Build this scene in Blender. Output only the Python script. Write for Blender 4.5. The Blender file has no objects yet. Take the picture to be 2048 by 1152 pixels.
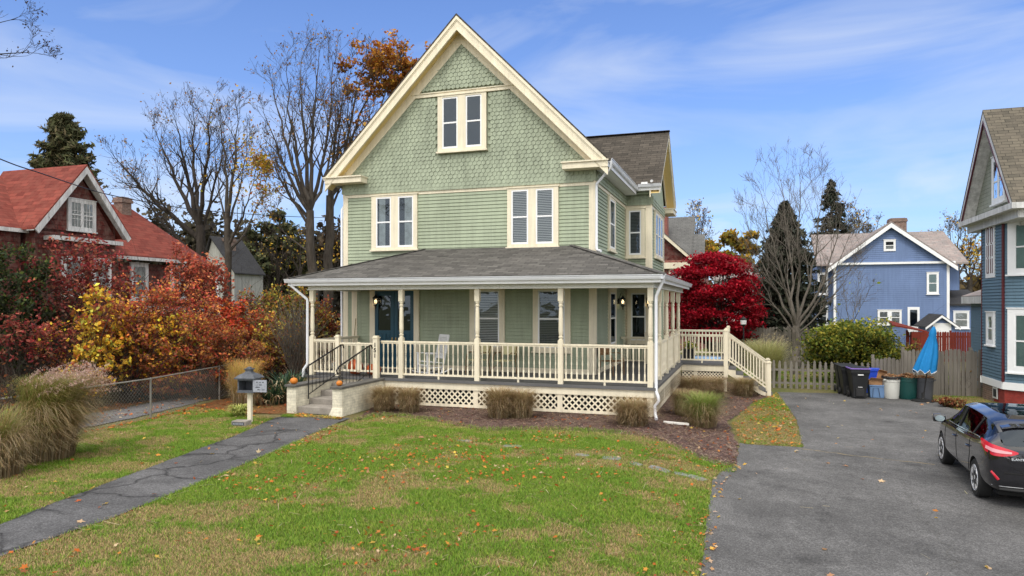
import bpy, bmesh, math, random
import numpy as np
from mathutils import Vector, Matrix, noise as mnoise
R = math.radians
scene = bpy.context.scene
COL = scene.collection
# ------------------------------------------------------------------ frame of the plot
TH = R(18.4); CT, ST = math.cos(TH), math.sin(TH)
OX, OY = 3.66, 18.5                    # front right porch post = origin of the plot frame
FL, HC, HYP = 1400.0, 3.0, 608.0       # focal length in photo pixels, eye height, horizon row
def w2l(X, Y):
    a, b = X - OX, Y - OY
    return a * CT - b * ST, a * ST + b * CT
def l2w(x, y):
    return OX + x * CT + y * ST, OY - x * ST + y * CT
def gl(x, y=0):                         # ground height in plot frame: lawn level, then down to the driveway
    return -0.33 * min(max(x / 2.4, 0), 1)
def og(px, py):                         # photo pixel -> plot coordinates on the ground
    z = 0
    for i in range(30):
        t = (HC - z) * FL / (py - HYP); p = w2l((px - 1024) / FL * t, t); z = .5 * z + .5 * gl(*p)
    return p
def at(px, py, Y):                      # photo pixel at depth Y -> world point
    return Vector(((px - 1024) / FL * Y, Y, HC - (py - HYP) / FL * Y))
def gw(X, Y): return gl(*w2l(X, Y))
# ------------------------------------------------------------------ materials
def nd(nt, t, **kw):
    n = nt.nodes.new(t)
    for k, v in kw.items(): setattr(n, k, v)
    return n
def newmat(name):
    m = bpy.data.materials.new(name); m.use_nodes = True
    nt = m.node_tree; b = nt.nodes['Principled BSDF']
    return m, nt, b
def c4(c): return (c[0], c[1], c[2], 1)
def ramp(nt, fac, stops):
    r = nd(nt, 'ShaderNodeValToRGB')
    el = r.color_ramp.elements
    while len(el) < len(stops): el.new(0.5)
    for e, (p, c) in zip(el, stops): e.position = p; e.color = c4(c)
    nt.links.new(fac, r.inputs[0]); return r.outputs[0]
def noise(nt, vec, scale, detail=4, rough=.55):
    n = nd(nt, 'ShaderNodeTexNoise'); n.inputs['Scale'].default_value = scale
    n.inputs['Detail'].default_value = detail; n.inputs['Roughness'].default_value = rough
    if vec is not None: nt.links.new(vec, n.inputs['Vector'])
    return n.outputs[0]
def mix(nt, fac, a, b, mode='MIX'):
    m = nd(nt, 'ShaderNodeMix', data_type='RGBA', blend_type=mode)
    for s, v in ((m.inputs[0], fac), (m.inputs[6], a), (m.inputs[7], b)):
        if isinstance(v, (int, float)): s.default_value = v
        elif isinstance(v, tuple): s.default_value = c4(v)
        else: nt.links.new(v, s)
    return m.outputs[2]
def bump(nt, b, h, strength=.3, dist=.02):
    n = nd(nt, 'ShaderNodeBump'); n.inputs['Strength'].default_value = strength; n.inputs['Distance'].default_value = dist
    nt.links.new(h, n.inputs['Height']); nt.links.new(n.outputs[0], b.inputs['Normal'])
def coord(nt, kind='Object', scale=None):
    t = nd(nt, 'ShaderNodeTexCoord').outputs[kind]
    if scale is not None:
        m = nd(nt, 'ShaderNodeMapping'); m.inputs['Scale'].default_value = scale
        nt.links.new(t, m.inputs[0]); t = m.outputs[0]
    return t
def paint(name, c, rough=.55, var=.12, scale=1.2, fine=.06, metal=0, bumps=.08, streak=False, spec=.35):
    m, nt, b = newmat(name)
    v = coord(nt)
    n1 = noise(nt, v, scale, 5, .65)
    lo = tuple(x * (1 - var) for x in c); hi = tuple(min(1, x * (1 + var * .6)) for x in c)
    col = ramp(nt, n1, [(.3, lo), (.7, hi)])
    if streak:
        v2 = coord(nt, 'Object', (9, 9, .6)); n2 = noise(nt, v2, 1.0, 4, .7)
        s = ramp(nt, n2, [(.35, (1 - fine * 2.2,) * 3), (.6, (1, 1, 1))])
        col = mix(nt, 1.0, col, s, 'MULTIPLY')
    n3 = noise(nt, v, 40, 3, .6)
    s = ramp(nt, n3, [(.3, (1 - fine,) * 3), (.7, (1, 1, 1))])
    col = mix(nt, 1.0, col, s, 'MULTIPLY')
    nt.links.new(col, b.inputs['Base Color'])
    b.inputs['Roughness'].default_value = rough; b.inputs['Metallic'].default_value = metal
    b.inputs['Specular IOR Level'].default_value = spec
    if bumps: bump(nt, b, n3, bumps, .01)
    return m
def shingles(name, c1, c2, c3, bw=.30, rh=.14, mortar=(.02, .02, .02), bstr=.5, patch=.25):
    m, nt, b = newmat(name)
    uv = coord(nt, 'UV')
    br = nd(nt, 'ShaderNodeTexBrick'); nt.links.new(uv, br.inputs['Vector'])
    br.inputs['Color1'].default_value = c4(c1); br.inputs['Color2'].default_value = c4(c2); br.inputs['Mortar'].default_value = c4(mortar)
    br.inputs['Scale'].default_value = 1; br.inputs['Mortar Size'].default_value = .008; br.inputs['Mortar Smooth'].default_value = .3
    br.inputs['Brick Width'].default_value = bw; br.inputs['Row Height'].default_value = rh; br.inputs['Bias'].default_value = -.1
    br.offset = .37; br.offset_frequency = 2
    n = noise(nt, uv, 3.1, 5, .7)
    col = mix(nt, ramp(nt, n, [(.42, (0, 0, 0)), (.68, (1, 1, 1))]), br.outputs[0], c3)
    n2 = noise(nt, uv, .35, 4, .6)
    col = mix(nt, 1.0, col, ramp(nt, n2, [(.3, (1 - patch,) * 3), (.7, (1.0,) * 3)]), 'MULTIPLY')
    n4 = noise(nt, uv, 60, 2, .6)
    col = mix(nt, 1.0, col, ramp(nt, n4, [(.3, (.8,) * 3), (.7, (1.0,) * 3)]), 'MULTIPLY')
    nt.links.new(col, b.inputs['Base Color'])
    b.inputs['Roughness'].default_value = .9; b.inputs['Specular IOR Level'].default_value = .15
    # saw-tooth courses
    sp = nd(nt, 'ShaderNodeSeparateXYZ'); nt.links.new(uv, sp.inputs[0])
    dv = nd(nt, 'ShaderNodeMath', operation='DIVIDE'); nt.links.new(sp.outputs[1], dv.inputs[0]); dv.inputs[1].default_value = rh
    fr = nd(nt, 'ShaderNodeMath', operation='FRACT'); nt.links.new(dv.outputs[0], fr.inputs[0])
    sb = nd(nt, 'ShaderNodeMath', operation='SUBTRACT'); sb.inputs[0].default_value = 1; nt.links.new(fr.outputs[0], sb.inputs[1])
    ad = nd(nt, 'ShaderNodeMath', operation='ADD'); nt.links.new(sb.outputs[0], ad.inputs[0])
    ml = nd(nt, 'ShaderNodeMath', operation='MULTIPLY'); nt.links.new(br.outputs[1], ml.inputs[0]); ml.inputs[1].default_value = -.6
    nt.links.new(ml.outputs[0], ad.inputs[1])
    bump(nt, b, ad.outputs[0], bstr, .015)
    return m
def brickmat(name, c1, c2, mortar, bw=.21, rh=.072):
    m, nt, b = newmat(name); uv = coord(nt, 'UV')
    br = nd(nt, 'ShaderNodeTexBrick'); nt.links.new(uv, br.inputs['Vector'])
    br.inputs['Color1'].default_value = c4(c1); br.inputs['Color2'].default_value = c4(c2); br.inputs['Mortar'].default_value = c4(mortar)
    br.inputs['Scale'].default_value = 1; br.inputs['Mortar Size'].default_value = .006
    br.inputs['Brick Width'].default_value = bw; br.inputs['Row Height'].default_value = rh
    n = noise(nt, uv, 5, 5, .7)
    col = mix(nt, 1.0, br.outputs[0], ramp(nt, n, [(.3, (.6,) * 3), (.7, (1.1,) * 3)]), 'MULTIPLY')
    nt.links.new(col, b.inputs['Base Color']); b.inputs['Roughness'].default_value = .9
    iv = nd(nt, 'ShaderNodeMath', operation='SUBTRACT'); iv.inputs[0].default_value = 1; nt.links.new(br.outputs[1], iv.inputs[1])
    bump(nt, b, iv.outputs[0], .5, .008)
    return m
def leafmat(name, transl=.35, rough=.6):
    m, nt, b = newmat(name)
    a = nd(nt, 'ShaderNodeAttribute', attribute_name='Col')
    nt.links.new(a.outputs[0], b.inputs['Base Color']); b.inputs['Roughness'].default_value = rough
    b.inputs['Specular IOR Level'].default_value = .2
    t = nd(nt, 'ShaderNodeBsdfTranslucent'); nt.links.new(a.outputs[0], t.inputs[0])
    mx = nd(nt, 'ShaderNodeMixShader'); mx.inputs[0].default_value = transl
    nt.links.new(b.outputs[0], mx.inputs[1]); nt.links.new(t.outputs[0], mx.inputs[2])
    nt.links.new(mx.outputs[0], nt.nodes['Material Output'].inputs[0])
    return m
def glassmat(name, tint=(.55, .6, .62), refl=.12):
    m, nt, b = newmat(name)
    tr = nd(nt, 'ShaderNodeBsdfTransparent'); tr.inputs[0].default_value = c4(tint)
    g = nd(nt, 'ShaderNodeBsdfGlossy'); g.inputs['Roughness'].default_value = .03; g.inputs[0].default_value = (.74, .86, 1, 1)
    v = coord(nt); n = noise(nt, v, 1.1, 3, .5)
    bp = nd(nt, 'ShaderNodeBump'); bp.inputs['Strength'].default_value = .35; bp.inputs['Distance'].default_value = .05
    nt.links.new(n, bp.inputs['Height']); nt.links.new(bp.outputs[0], g.inputs['Normal'])
    lw = nd(nt, 'ShaderNodeLayerWeight'); lw.inputs[0].default_value = .35
    ma = nd(nt, 'ShaderNodeMath', operation='MULTIPLY_ADD', use_clamp=True); nt.links.new(lw.outputs[0], ma.inputs[0]); ma.inputs[1].default_value = .8; ma.inputs[2].default_value = refl
    mx = nd(nt, 'ShaderNodeMixShader'); nt.links.new(ma.outputs[0], mx.inputs[0])
    nt.links.new(tr.outputs[0], mx.inputs[1]); nt.links.new(g.outputs[0], mx.inputs[2])
    nt.links.new(mx.outputs[0], nt.nodes['Material Output'].inputs[0])
    return m
def emis(name, c, s):
    m, nt, b = newmat(name)
    b.inputs['Base Color'].default_value = c4(c); b.inputs['Emission Color'].default_value = c4(c); b.inputs['Emission Strength'].default_value = s
    return m
def ground_mat(name, stops, scale=1.0, fscale=14, rough=.95, bs=.5):
    m, nt, b = newmat(name); v = coord(nt)
    n1 = noise(nt, v, scale, 6, .65)
    col = ramp(nt, n1, stops)
    n2 = noise(nt, v, fscale, 6, .75)
    col = mix(nt, 1.0, col, ramp(nt, n2, [(.3, (.45,) * 3), (.72, (1.25,) * 3)]), 'MULTIPLY')
    nt.links.new(col, b.inputs['Base Color']); b.inputs['Roughness'].default_value = rough; b.inputs['Specular IOR Level'].default_value = .15
    bump(nt, b, n2, bs, .03)
    return m
def asphalt(name, c, crackscale=.22, crack=1.0, agg=1.0, CW=.03):
    m, nt, b = newmat(name); v = coord(nt)
    n1 = noise(nt, v, .7, 5, .6)
    col = ramp(nt, n1, [(.27, tuple(x * .62 for x in c)), (.5, c), (.74, tuple(x * 1.42 for x in c))])
    n2 = noise(nt, v, 42, 4, .9)
    n7 = noise(nt, v, 5.5, 5, .75)
    col = mix(nt, 1.0, col, ramp(nt, n7, [(.35, (.84,) * 3), (.65, (1.10,) * 3)]), 'MULTIPLY')
    col = mix(nt, 1.0, col, ramp(nt, n2, [(.34, (.42,) * 3), (.5, (1.0,) * 3), (.66, (2.1,) * 3)]), 'MULTIPLY')
    # distorted voronoi cracks
    nz = nd(nt, 'ShaderNodeTexNoise'); nz.inputs['Scale'].default_value = 1.6; nz.inputs['Detail'].default_value = 5; nt.links.new(v, nz.inputs[0])
    va = nd(nt, 'ShaderNodeVectorMath', operation='MULTIPLY_ADD'); nt.links.new(nz.outputs[1], va.inputs[0]); va.inputs[1].default_value = (.9, .9, 0); nt.links.new(v, va.inputs[2])
    vo = nd(nt, 'ShaderNodeTexVoronoi', feature='DISTANCE_TO_EDGE'); vo.inputs['Scale'].default_value = crackscale; nt.links.new(va.outputs[0], vo.inputs['Vector'])
    ck = ramp(nt, vo.outputs[0], [(.0, (1 - .75 * crack,) * 3), (CW * .4, (1 - .35 * crack,) * 3), (CW, (1, 1, 1))])
    # only in places
    n5 = noise(nt, v, .33, 2, .5)
    ck = mix(nt, ramp(nt, n5, [(.40, (0, 0, 0)), (.52, (1, 1, 1))]), (1, 1, 1), ck)
    col = mix(nt, 1.0, col, ck, 'MULTIPLY')
    # dark stains
    n6 = noise(nt, v, 1.1, 3, .5)
    col = mix(nt, 1.0, col, ramp(nt, n6, [(.27, (.66,) * 3), (.40, (1,) * 3)]), 'MULTIPLY')
    nt.links.new(col, b.inputs['Base Color']); b.inputs['Roughness'].default_value = .88; b.inputs['Specular IOR Level'].default_value = .25
    bump(nt, b, n2, .35 * agg, .008)
    return m
def woodmat(name, c, var=.35):
    m, nt, b = newmat(name)
    v = coord(nt, 'Object', (11, 11, .7)); n = noise(nt, v, 1.0, 6, .7)
    v2 = coord(nt, 'Object', (1.1, 1.1, .35)); n2 = noise(nt, v2, 1.0, 3, .6)
    col = ramp(nt, n, [(.28, tuple(x * (1 - var) for x in c)), (.7, tuple(x * (1 + var * .6) for x in c))])
    col = mix(nt, 1.0, col, ramp(nt, n2, [(.3, (.7,) * 3), (.7, (1.1,) * 3)]), 'MULTIPLY')
    nt.links.new(col, b.inputs['Base Color']); b.inputs['Roughness'].default_value = .9; b.inputs['Specular IOR Level'].default_value = .15
    bump(nt, b, n, .4, .01); return m
def bark(name, c):
    m, nt, b = newmat(name)
    v = coord(nt, 'Object', (6, 6, 1.2)); n = noise(nt, v, 1.5, 6, .75)
    col = ramp(nt, n, [(.3, tuple(x * .45 for x in c)), (.7, tuple(x * 1.3 for x in c))])
    nt.links.new(col, b.inputs['Base Color']); b.inputs['Roughness'].default_value = .95; b.inputs['Specular IOR Level'].default_value = .1
    bump(nt, b, n, .5, .03); return m
M = {}
M['green'] = paint('green_siding', (.355, .408, .292), .6, .15, .55, .07, streak=True)
M['greensh'] = paint('green_shingle', (.38, .43, .316), .65, .20, 1.3, .12, streak=True)
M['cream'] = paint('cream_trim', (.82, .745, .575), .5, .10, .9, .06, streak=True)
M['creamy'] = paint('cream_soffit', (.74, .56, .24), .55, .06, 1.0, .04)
M['white'] = paint('white_paint', (.82, .83, .84), .45, .06, 1.5, .04)
M['oldwhite'] = paint('old_white_paint', (.72, .72, .71), .6, .2, 2, .15, streak=True)
M['beadboard'] = paint('porch_beam_paint', (.72, .72, .67), .5, .07, 1.5, .04)
M['deckgrey'] = paint('grey_deck_paint', (.115, .115, .118), .55, .15, 1.5, .1)
M['ceil'] = paint('porch_ceiling', (.6, .62, .55), .6, .05)
M['greywall'] = paint('pale_grey_siding', (.40, .40, .365), .7, .2, 1.0, .12, streak=True)
M['door'] = paint('blue_door_paint', (.008, .062, .10), .35, .1, 1.5, .04)
M['shin'] = shingles('porch_shingles', (.185, .175, .162), (.075, .072, .068), (.12, .113, .106), .36, .17, bstr=.8)
M['shinb'] = shingles('brown_shingles', (.125, .108, .09), (.05, .045, .038), (.085, .074, .062), .40, .17, bstr=.8)
M['shinr'] = shingles('red_shingles', (.30, .075, .055), (.15, .033, .026), (.23, .07, .052), .42, .20, (.1, .02, .015), .5)
M['sling'] = shingles('grey_shingles', (.19, .19, .185), (.13, .13, .13), (.16, .16, .155), .3, .16)
M['slate'] = shingles('pink_slates', (.36, .32, .30), (.24, .225, .22), (.36, .28, .26), .5, .3, (.1, .09, .09), .8)
M['shint'] = shingles('tan_shingles', (.185, .162, .125), (.095, .086, .07), (.14, .122, .098))
M['dkshin'] = shingles('dark_shingles', (.07, .07, .075), (.05, .05, .055), (.06, .06, .06))
M['redwood'] = shingles('red_wood_shingles', (.165, .040, .033), (.11, .028, .024), (.21, .13, .11), .22, .2, (.02, .008, .007), .6, .4)
M['gsh'] = shingles('pale_green_shingles', (.40, .42, .36), (.32, .35, .30), (.36, .39, .33), .13, .13, (.12, .13, .11), .6)
M['blue'] = paint('blue_siding', (.15, .225, .41), .6, .1, .6, .06, streak=True)
M['teal'] = paint('teal_siding', (.115, .195, .26), .55, .12, .8, .06, streak=True)
M['redtrim'] = paint('dark_red_trim', (.085, .012, .016), .5)
M['brick'] = brickmat('red_brick', (.30, .075, .05), (.22, .05, .035), (.35, .30, .27))
M['brickred'] = brickmat('painted_red_brick', (.32, .04, .03), (.26, .03, .024), (.26, .05, .04))
M['brickold'] = brickmat('old_brick', (.25, .15, .11), (.17, .11, .085), (.3, .27, .24))
M['brickpaint'] = brickmat('cream_painted_brick', (.80, .75, .60), (.77, .72, .57), (.66, .62, .50))
M['concrete'] = paint('concrete', (.33, .30, .265), .9, .3, 2.2, .25, bumps=.3, spec=.15)
M['stone'] = paint('flagstone', (.22, .23, .235), .85, .25, 3, .2, bumps=.3)
M['capgrey'] = paint('grey_cap', (.12, .115, .105), .7, .2, 3, .2)
M['iron'] = paint('black_iron', (.012, .012, .013), .4, .1)
M['dark'] = paint('dark_void', (.012, .012, .012), .9, .1)
M['glass'] = glassmat('window_glass', (.86, .89, .90), .03)
M['dglass'] = glassmat('dark_glass', (.16, .18, .19), .03)
M['room'] = paint('dim_room', (.028, .032, .038), .9, .4, 1.5)
M['blind'] = paint('blind_slats', (.52, .53, .52), .6, .1)
M['blinddk'] = paint('dim_blind_slats', (.15, .16, .155), .6, .1)
M['curtain'] = paint('curtain_cloth', (.50, .55, .55), .9, .3, 6)
M['lace'] = paint('pale_curtain_cloth', (.62, .63, .62), .9, .25, 5)
M['gcurtain'] = paint('green_curtain_cloth', (.25, .37, .34), .9, .15, 4)
M['gutter'] = paint('gutter_metal', (.72, .74, .78), .35, .08, 1.5)
M['gutterd'] = paint('gutter_grey', (.42, .43, .45), .35, .1, 1.5)
M['bulb'] = emis('lamp_glow', (1, .66, .32), 22)
M['amber'] = paint('amber_glass', (.5, .36, .2), .2, .1)
M['brass'] = paint('brass', (.35, .24, .1), .35, .1, metal=.8)
M['orange'] = paint('pumpkin_skin', (.62, .20, .025), .45, .2, 6)
M['orangered'] = paint('red_pumpkin_skin', (.52, .10, .02), .45, .2, 6)
M['stem'] = paint('dry_stem', (.35, .27, .13), .8, .3)
M['wicker'] = paint('brown_wicker', (.27, .15, .065), .7, .4, 20, .3)
M['paleyellow'] = paint('pale_yellow_vinyl', (.66, .61, .34), .5, .08)
M['bluemat'] = paint('pale_blue_mat', (.30, .47, .72), .8, .2, 4)
M['asph'] = asphalt('driveway_asphalt', (.100, .098, .097), .13, .22, CW=.003)
M['walk'] = asphalt('path_asphalt', (.085, .084, .086), .85, 1.0, CW=.06)
M['ndrive'] = asphalt('neighbour_asphalt', (.115, .114, .118), .4, .5, CW=.02)
M['soil'] = ground_mat('ground_grass', [(.3, (.10, .12, .035)), (.5, (.16, .15, .06)), (.7, (.20, .15, .075))], .5, 9)
M['lawn'] = ground_mat('lawn_turf', [(.3, (.10, .15, .03)), (.5, (.17, .18, .055)), (.68, (.27, .21, .10))], .8, 18)
M['mulch'] = ground_mat('bark_mulch', [(.3, (.09, .06, .053)), (.5, (.15, .10, .088)), (.7, (.23, .165, .135))], 2.2, 26, bs=.9)
M['litter'] = ground_mat('leaf_litter', [(.3, (.13, .055, .022)), (.5, (.22, .10, .04)), (.7, (.13, .11, .04))], 1.6, 17, bs=.9)
M['leaf'] = leafmat('leaf')
M['blade'] = leafmat('blade', .3, .5)
M['needle'] = leafmat('needle', .1, .8)
M['barkg'] = bark('grey_bark', (.082, .070, .058))
M['barkd'] = bark('dark_bark', (.05, .042, .036))
M['barkp'] = bark('pale_bark', (.165, .145, .122))
M['grey_wood'] = woodmat('weathered_wood', (.21, .19, .165))
M['picket'] = woodmat('weathered_picket', (.24, .22, .19))
M['redfence'] = woodmat('red_fence_wood', (.17, .032, .022), .25)
M['galv'] = paint('galvanised_steel', (.30, .28, .25), .55, .3, 5, .2, metal=.4)
M['plank'] = paint('white_plank', (.72, .70, .66), .7, .1)
M['rubber'] = paint('tyre_rubber', (.018, .018, .018), .8, .2, 6)
M['alloy'] = paint('alloy', (.70, .70, .71), .35, .05, metal=.35)
M['trim'] = paint('black_plastic', (.02, .02, .021), .5, .1)
M['binblack'] = paint('bin_plastic', (.016, .017, .019), .45, .2, 3)
M['purple'] = paint('purple_lid', (.20, .13, .42), .45, .15)
M['sticker'] = paint('white_sticker', (.75, .75, .75), .6, .05)
M['bluebin'] = paint('blue_plastic', (.02, .07, .55), .4, .1)
M['totebl'] = paint('tote_plastic', (.14, .24, .42), .5, .1)
M['cardb'] = paint('cardboard', (.36, .20, .10), .9, .15, 4)
M['binwhite'] = paint('white_bin_plastic', (.58, .58, .54), .5, .12, 3)
M['bingreen'] = paint('green_bin_plastic', (.006, .055, .05), .45, .15)
M['bingrey'] = paint('grey_bin_plastic', (.075, .078, .09), .5, .15)
M['canvas'] = paint('blue_canvas', (.006, .19, .48), .75, .12, 4)
M['mailmetal'] = paint('old_lead_paint', (.105, .115, .135), .55, .4, 9, .3, bumps=.3)
M['paper'] = paint('pale_box', (.36, .38, .43), .6, .25, 14, .2)
M['taill'] = paint('tail_light', (.55, .012, .03), .12, .1, spec=.6)
M['taillw'] = paint('tail_light_clear', (.75, .35, .38), .12, .1)
M['chrome'] = paint('chrome', (.75, .77, .8), .15, .03, metal=.9)
M['mirror'] = paint('mirror_glass', (.45, .55, .6), .12, .1, metal=.6)
def carpaint():
    m, nt, b = newmat('black_car_paint')
    v = coord(nt); n = noise(nt, v, 900, 2, .5)
    nt.links.new(ramp(nt, n, [(.4, (.006, .006, .008)), (.8, (.016, .016, .022))]), b.inputs['Base Color'])
    n2 = noise(nt, v, 2.5, 4, .6)
    nt.links.new(ramp(nt, n2, [(.3, (.05,) * 3), (.7, (.10,) * 3)]), b.inputs['Roughness'])
    b.inputs['Coat Weight'].default_value = 1; b.inputs['Coat Roughness'].default_value = .04
    return m
M['car'] = carpaint()
# ------------------------------------------------------------------ object helpers
def tag(o, label=None, cat=None, group=None, kind=None):
    for k, v in (('label', label), ('category', cat), ('group', group), ('kind', kind)):
        if v: o[k] = v
    return o
def empty(name, loc=(0, 0, 0), rz=0, label=None, cat=None, group=None):
    o = bpy.data.objects.new(name, None); COL.objects.link(o); o.location = loc; o.rotation_euler = (0, 0, rz)
    o.empty_display_size = .2
    return tag(o, label, cat, group)
def autouv(me):
    n = len(me.loops)
    if n == 0: return
    uvl = me.uv_layers.new(name='UVMap')
    lv = np.empty(n, np.int32); me.loops.foreach_get('vertex_index', lv)
    co = np.empty(len(me.vertices) * 3, np.float32); me.vertices.foreach_get('co', co); co = co.reshape(-1, 3)[lv]
    npoly = len(me.polygons)
    nr = np.empty(npoly * 3, np.float32); me.polygons.foreach_get('normal', nr); nr = nr.reshape(-1, 3)
    tot = np.empty(npoly, np.int32); me.polygons.foreach_get('loop_total', tot)
    nr = np.repeat(nr, tot, axis=0)
    t = np.stack([-nr[:, 1], nr[:, 0], np.zeros(n)], 1)
    ln = np.linalg.norm(t, axis=1); flat = ln < .02
    t[flat] = (1, 0, 0); ln[flat] = 1; t /= ln[:, None]
    b = np.cross(nr, t); b[flat] = (0, 1, 0)
    b[b[:, 2] < 0] *= -1
    uv = np.stack([(co * t).sum(1), (co * b).sum(1)], 1).astype(np.float32)
    uvl.data.foreach_set('uv', uv.ravel())
class MB:
    def __init__(s, Mx=None): s.v = []; s.f = []; s.M = Mx
    def add(s, vs, fs):
        b = len(s.v)
        s.v += [(s.M @ Vector(v)) if s.M else Vector(v) for v in vs]
        s.f += [tuple(b + i for i in f) for f in fs]
        return s
    def box(s, x0, x1, y0, y1, z0, z1):
        return s.add([(x, y, z) for x in (x0, x1) for y in (y0, y1) for z in (z0, z1)],
                     [(0, 1, 3, 2), (4, 6, 7, 5), (0, 4, 5, 1), (2, 3, 7, 6), (0, 2, 6, 4), (1, 5, 7, 3)])
    def quad(s, *p): return s.add(p, [tuple(range(len(p)))])
    def prism(s, poly, vec):           # polygon of 3-D points extruded along vec
        n = len(poly); vec = Vector(vec)
        vs = [Vector(p) for p in poly] + [Vector(p) + vec for p in poly]
        return s.add(vs, [tuple(range(n)), tuple(range(2 * n - 1, n - 1, -1))] + [(i, (i + 1) % n, n + (i + 1) % n, n + i) for i in range(n)])
    def beam(s, p, q, w, h, up=(0, 0, 1)):
        p, q = Vector(p), Vector(q); d = (q - p).normalized(); a = d.cross(Vector(up))
        if a.length < 1e-4: a = Vector((1, 0, 0))
        a.normalize(); b = a.cross(d)
        vs = [e + a * (i * w / 2) + b * (j * h / 2) for e in (p, q) for i, j in ((-1, -1), (1, -1), (1, 1), (-1, 1))]
        return s.add(vs, [(3, 2, 1, 0), (4, 5, 6, 7)] + [(i, (i + 1) % 4, 4 + (i + 1) % 4, 4 + i) for i in range(4)])
    def tube(s, pts, rad, n=8, caps=True):
        pts = [Vector(p) for p in pts]
        rad = rad if hasattr(rad, '__len__') else [rad] * len(pts)
        vs = []; prev = None
        for i, p in enumerate(pts):
            d = (pts[min(i + 1, len(pts) - 1)] - pts[max(i - 1, 0)]).normalized()
            a = (prev - d * prev.dot(d)) if prev else d.cross(Vector((.13, .21, 1)))
            if a.length < 1e-4: a = d.cross(Vector((1, .2, 0)))
            a.normalize(); prev = a; b = d.cross(a)
            vs += [p + (a * math.cos(2 * math.pi * k / n) + b * math.sin(2 * math.pi * k / n)) * rad[i] for k in range(n)]
        fs = [(i * n + k, i * n + (k + 1) % n, (i + 1) * n + (k + 1) % n, (i + 1) * n + k) for i in range(len(pts) - 1) for k in range(n)]
        if caps: fs += [tuple(range(n - 1, -1, -1)), tuple(range((len(pts) - 1) * n, len(pts) * n))]
        return s.add(vs, fs)
    def lathe(s, prof, c=(0, 0, 0), n=12, sq=None):
        vs = []
        for r, z in prof:
            for k in range(n):
                a = 2 * math.pi * k / n
                vs.append((c[0] + r * math.cos(a), c[1] + r * math.sin(a), c[2] + z))
        m = len(prof)
        fs = [(i * n + k, i * n + (k + 1) % n, (i + 1) * n + (k + 1) % n, (i + 1) * n + k) for i in range(m - 1) for k in range(n)]
        fs += [tuple(range(n - 1, -1, -1)), tuple(range((m - 1) * n, m * n))]
        return s.add(vs, fs)
    def build(s, name, mat, parent=None, smooth=False, recalc=True, bevel=0, label=None):
        me = bpy.data.meshes.new(name); me.from_pydata([tuple(v) for v in s.v], [], s.f)
        if recalc:
            bm = bmesh.new(); bm.from_mesh(me); bmesh.ops.recalc_face_normals(bm, faces=bm.faces[:]); bm.to_mesh(me); bm.free()
        me.update(); autouv(me)
        if mat: me.materials.append(mat)
        if smooth: me.polygons.foreach_set('use_smooth', [True] * len(me.polygons))
        o = bpy.data.objects.new(name, me); COL.objects.link(o)
        if parent: o.parent = parent
        if bevel:
            b = o.modifiers.new('b', 'BEVEL'); b.width = bevel; b.segments = 2; b.limit_method = 'ANGLE'
        if label: o['label'] = label
        return o
def autosmooth(o, ang=40):
    me = o.data; me.polygons.foreach_set('use_smooth', [True] * len(me.polygons)); me.set_sharp_from_angle(angle=R(ang)); return o
def npobj(name, V, Fq, mat, parent=None, col=None, smooth=False):
    """V (n,3); Fq (m,k) equal sized faces; col (n,3) per vertex"""
    me = bpy.data.meshes.new(name); n, m, k = len(V), len(Fq), Fq.shape[1]
    me.vertices.add(n); me.vertices.foreach_set('co', np.asarray(V, np.float32).ravel())
    me.loops.add(m * k); me.loops.foreach_set('vertex_index', np.asarray(Fq, np.int32).ravel())
    me.polygons.add(m); me.polygons.foreach_set('loop_start', np.arange(0, m * k, k, dtype=np.int32))
    me.polygons.foreach_set('loop_total', np.full(m, k, np.int32))
    if smooth: me.polygons.foreach_set('use_smooth', np.ones(m, bool))
    me.update(calc_edges=True)
    if col is not None:
        a = me.attributes.new('Col', 'FLOAT_COLOR', 'POINT')
        a.data.foreach_set('color', np.concatenate([col, np.ones((n, 1))], 1).astype(np.float32).ravel())
    me.materials.append(mat)
    o = bpy.data.objects.new(name, me); COL.objects.link(o)
    if parent: o.parent = parent
    return o
RNG = np.random.default_rng(7)
def unit(a): return a / (np.linalg.norm(a, axis=-1, keepdims=True) + 1e-9)
def leaf_geo(P, size, col, nrm=None, flat=.5, aspect=.65, rng=RNG):
    """one bent diamond (two triangles folded as a quad) per leaf"""
    n = len(P); nr = unit(rng.normal(size=(n, 3)) + np.array([0, 0, flat])) if nrm is None else nrm
    t = unit(np.cross(nr, rng.normal(size=(n, 3)))); b = np.cross(nr, t)
    sz = (size * rng.uniform(.6, 1.35, n))[:, None]
    V = np.stack([P - t * sz, P + b * sz * aspect + nr * sz * .15, P + t * sz, P - b * sz * aspect + nr * sz * .15], 1).reshape(-1, 3)
    Fq = np.arange(4 * n).reshape(n, 4)
    return V, Fq, np.repeat(col, 4, axis=0)
def palette(n, cols, w=None, var=.22, rng=RNG):
    c = np.array(cols); k = rng.choice(len(c), n, p=None if w is None else np.array(w) / sum(w))
    return np.clip(c[k] * rng.uniform(1 - var, 1 + var, (n, 1)) * rng.uniform(.92, 1.08, (n, 3)), .002, .95)
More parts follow.
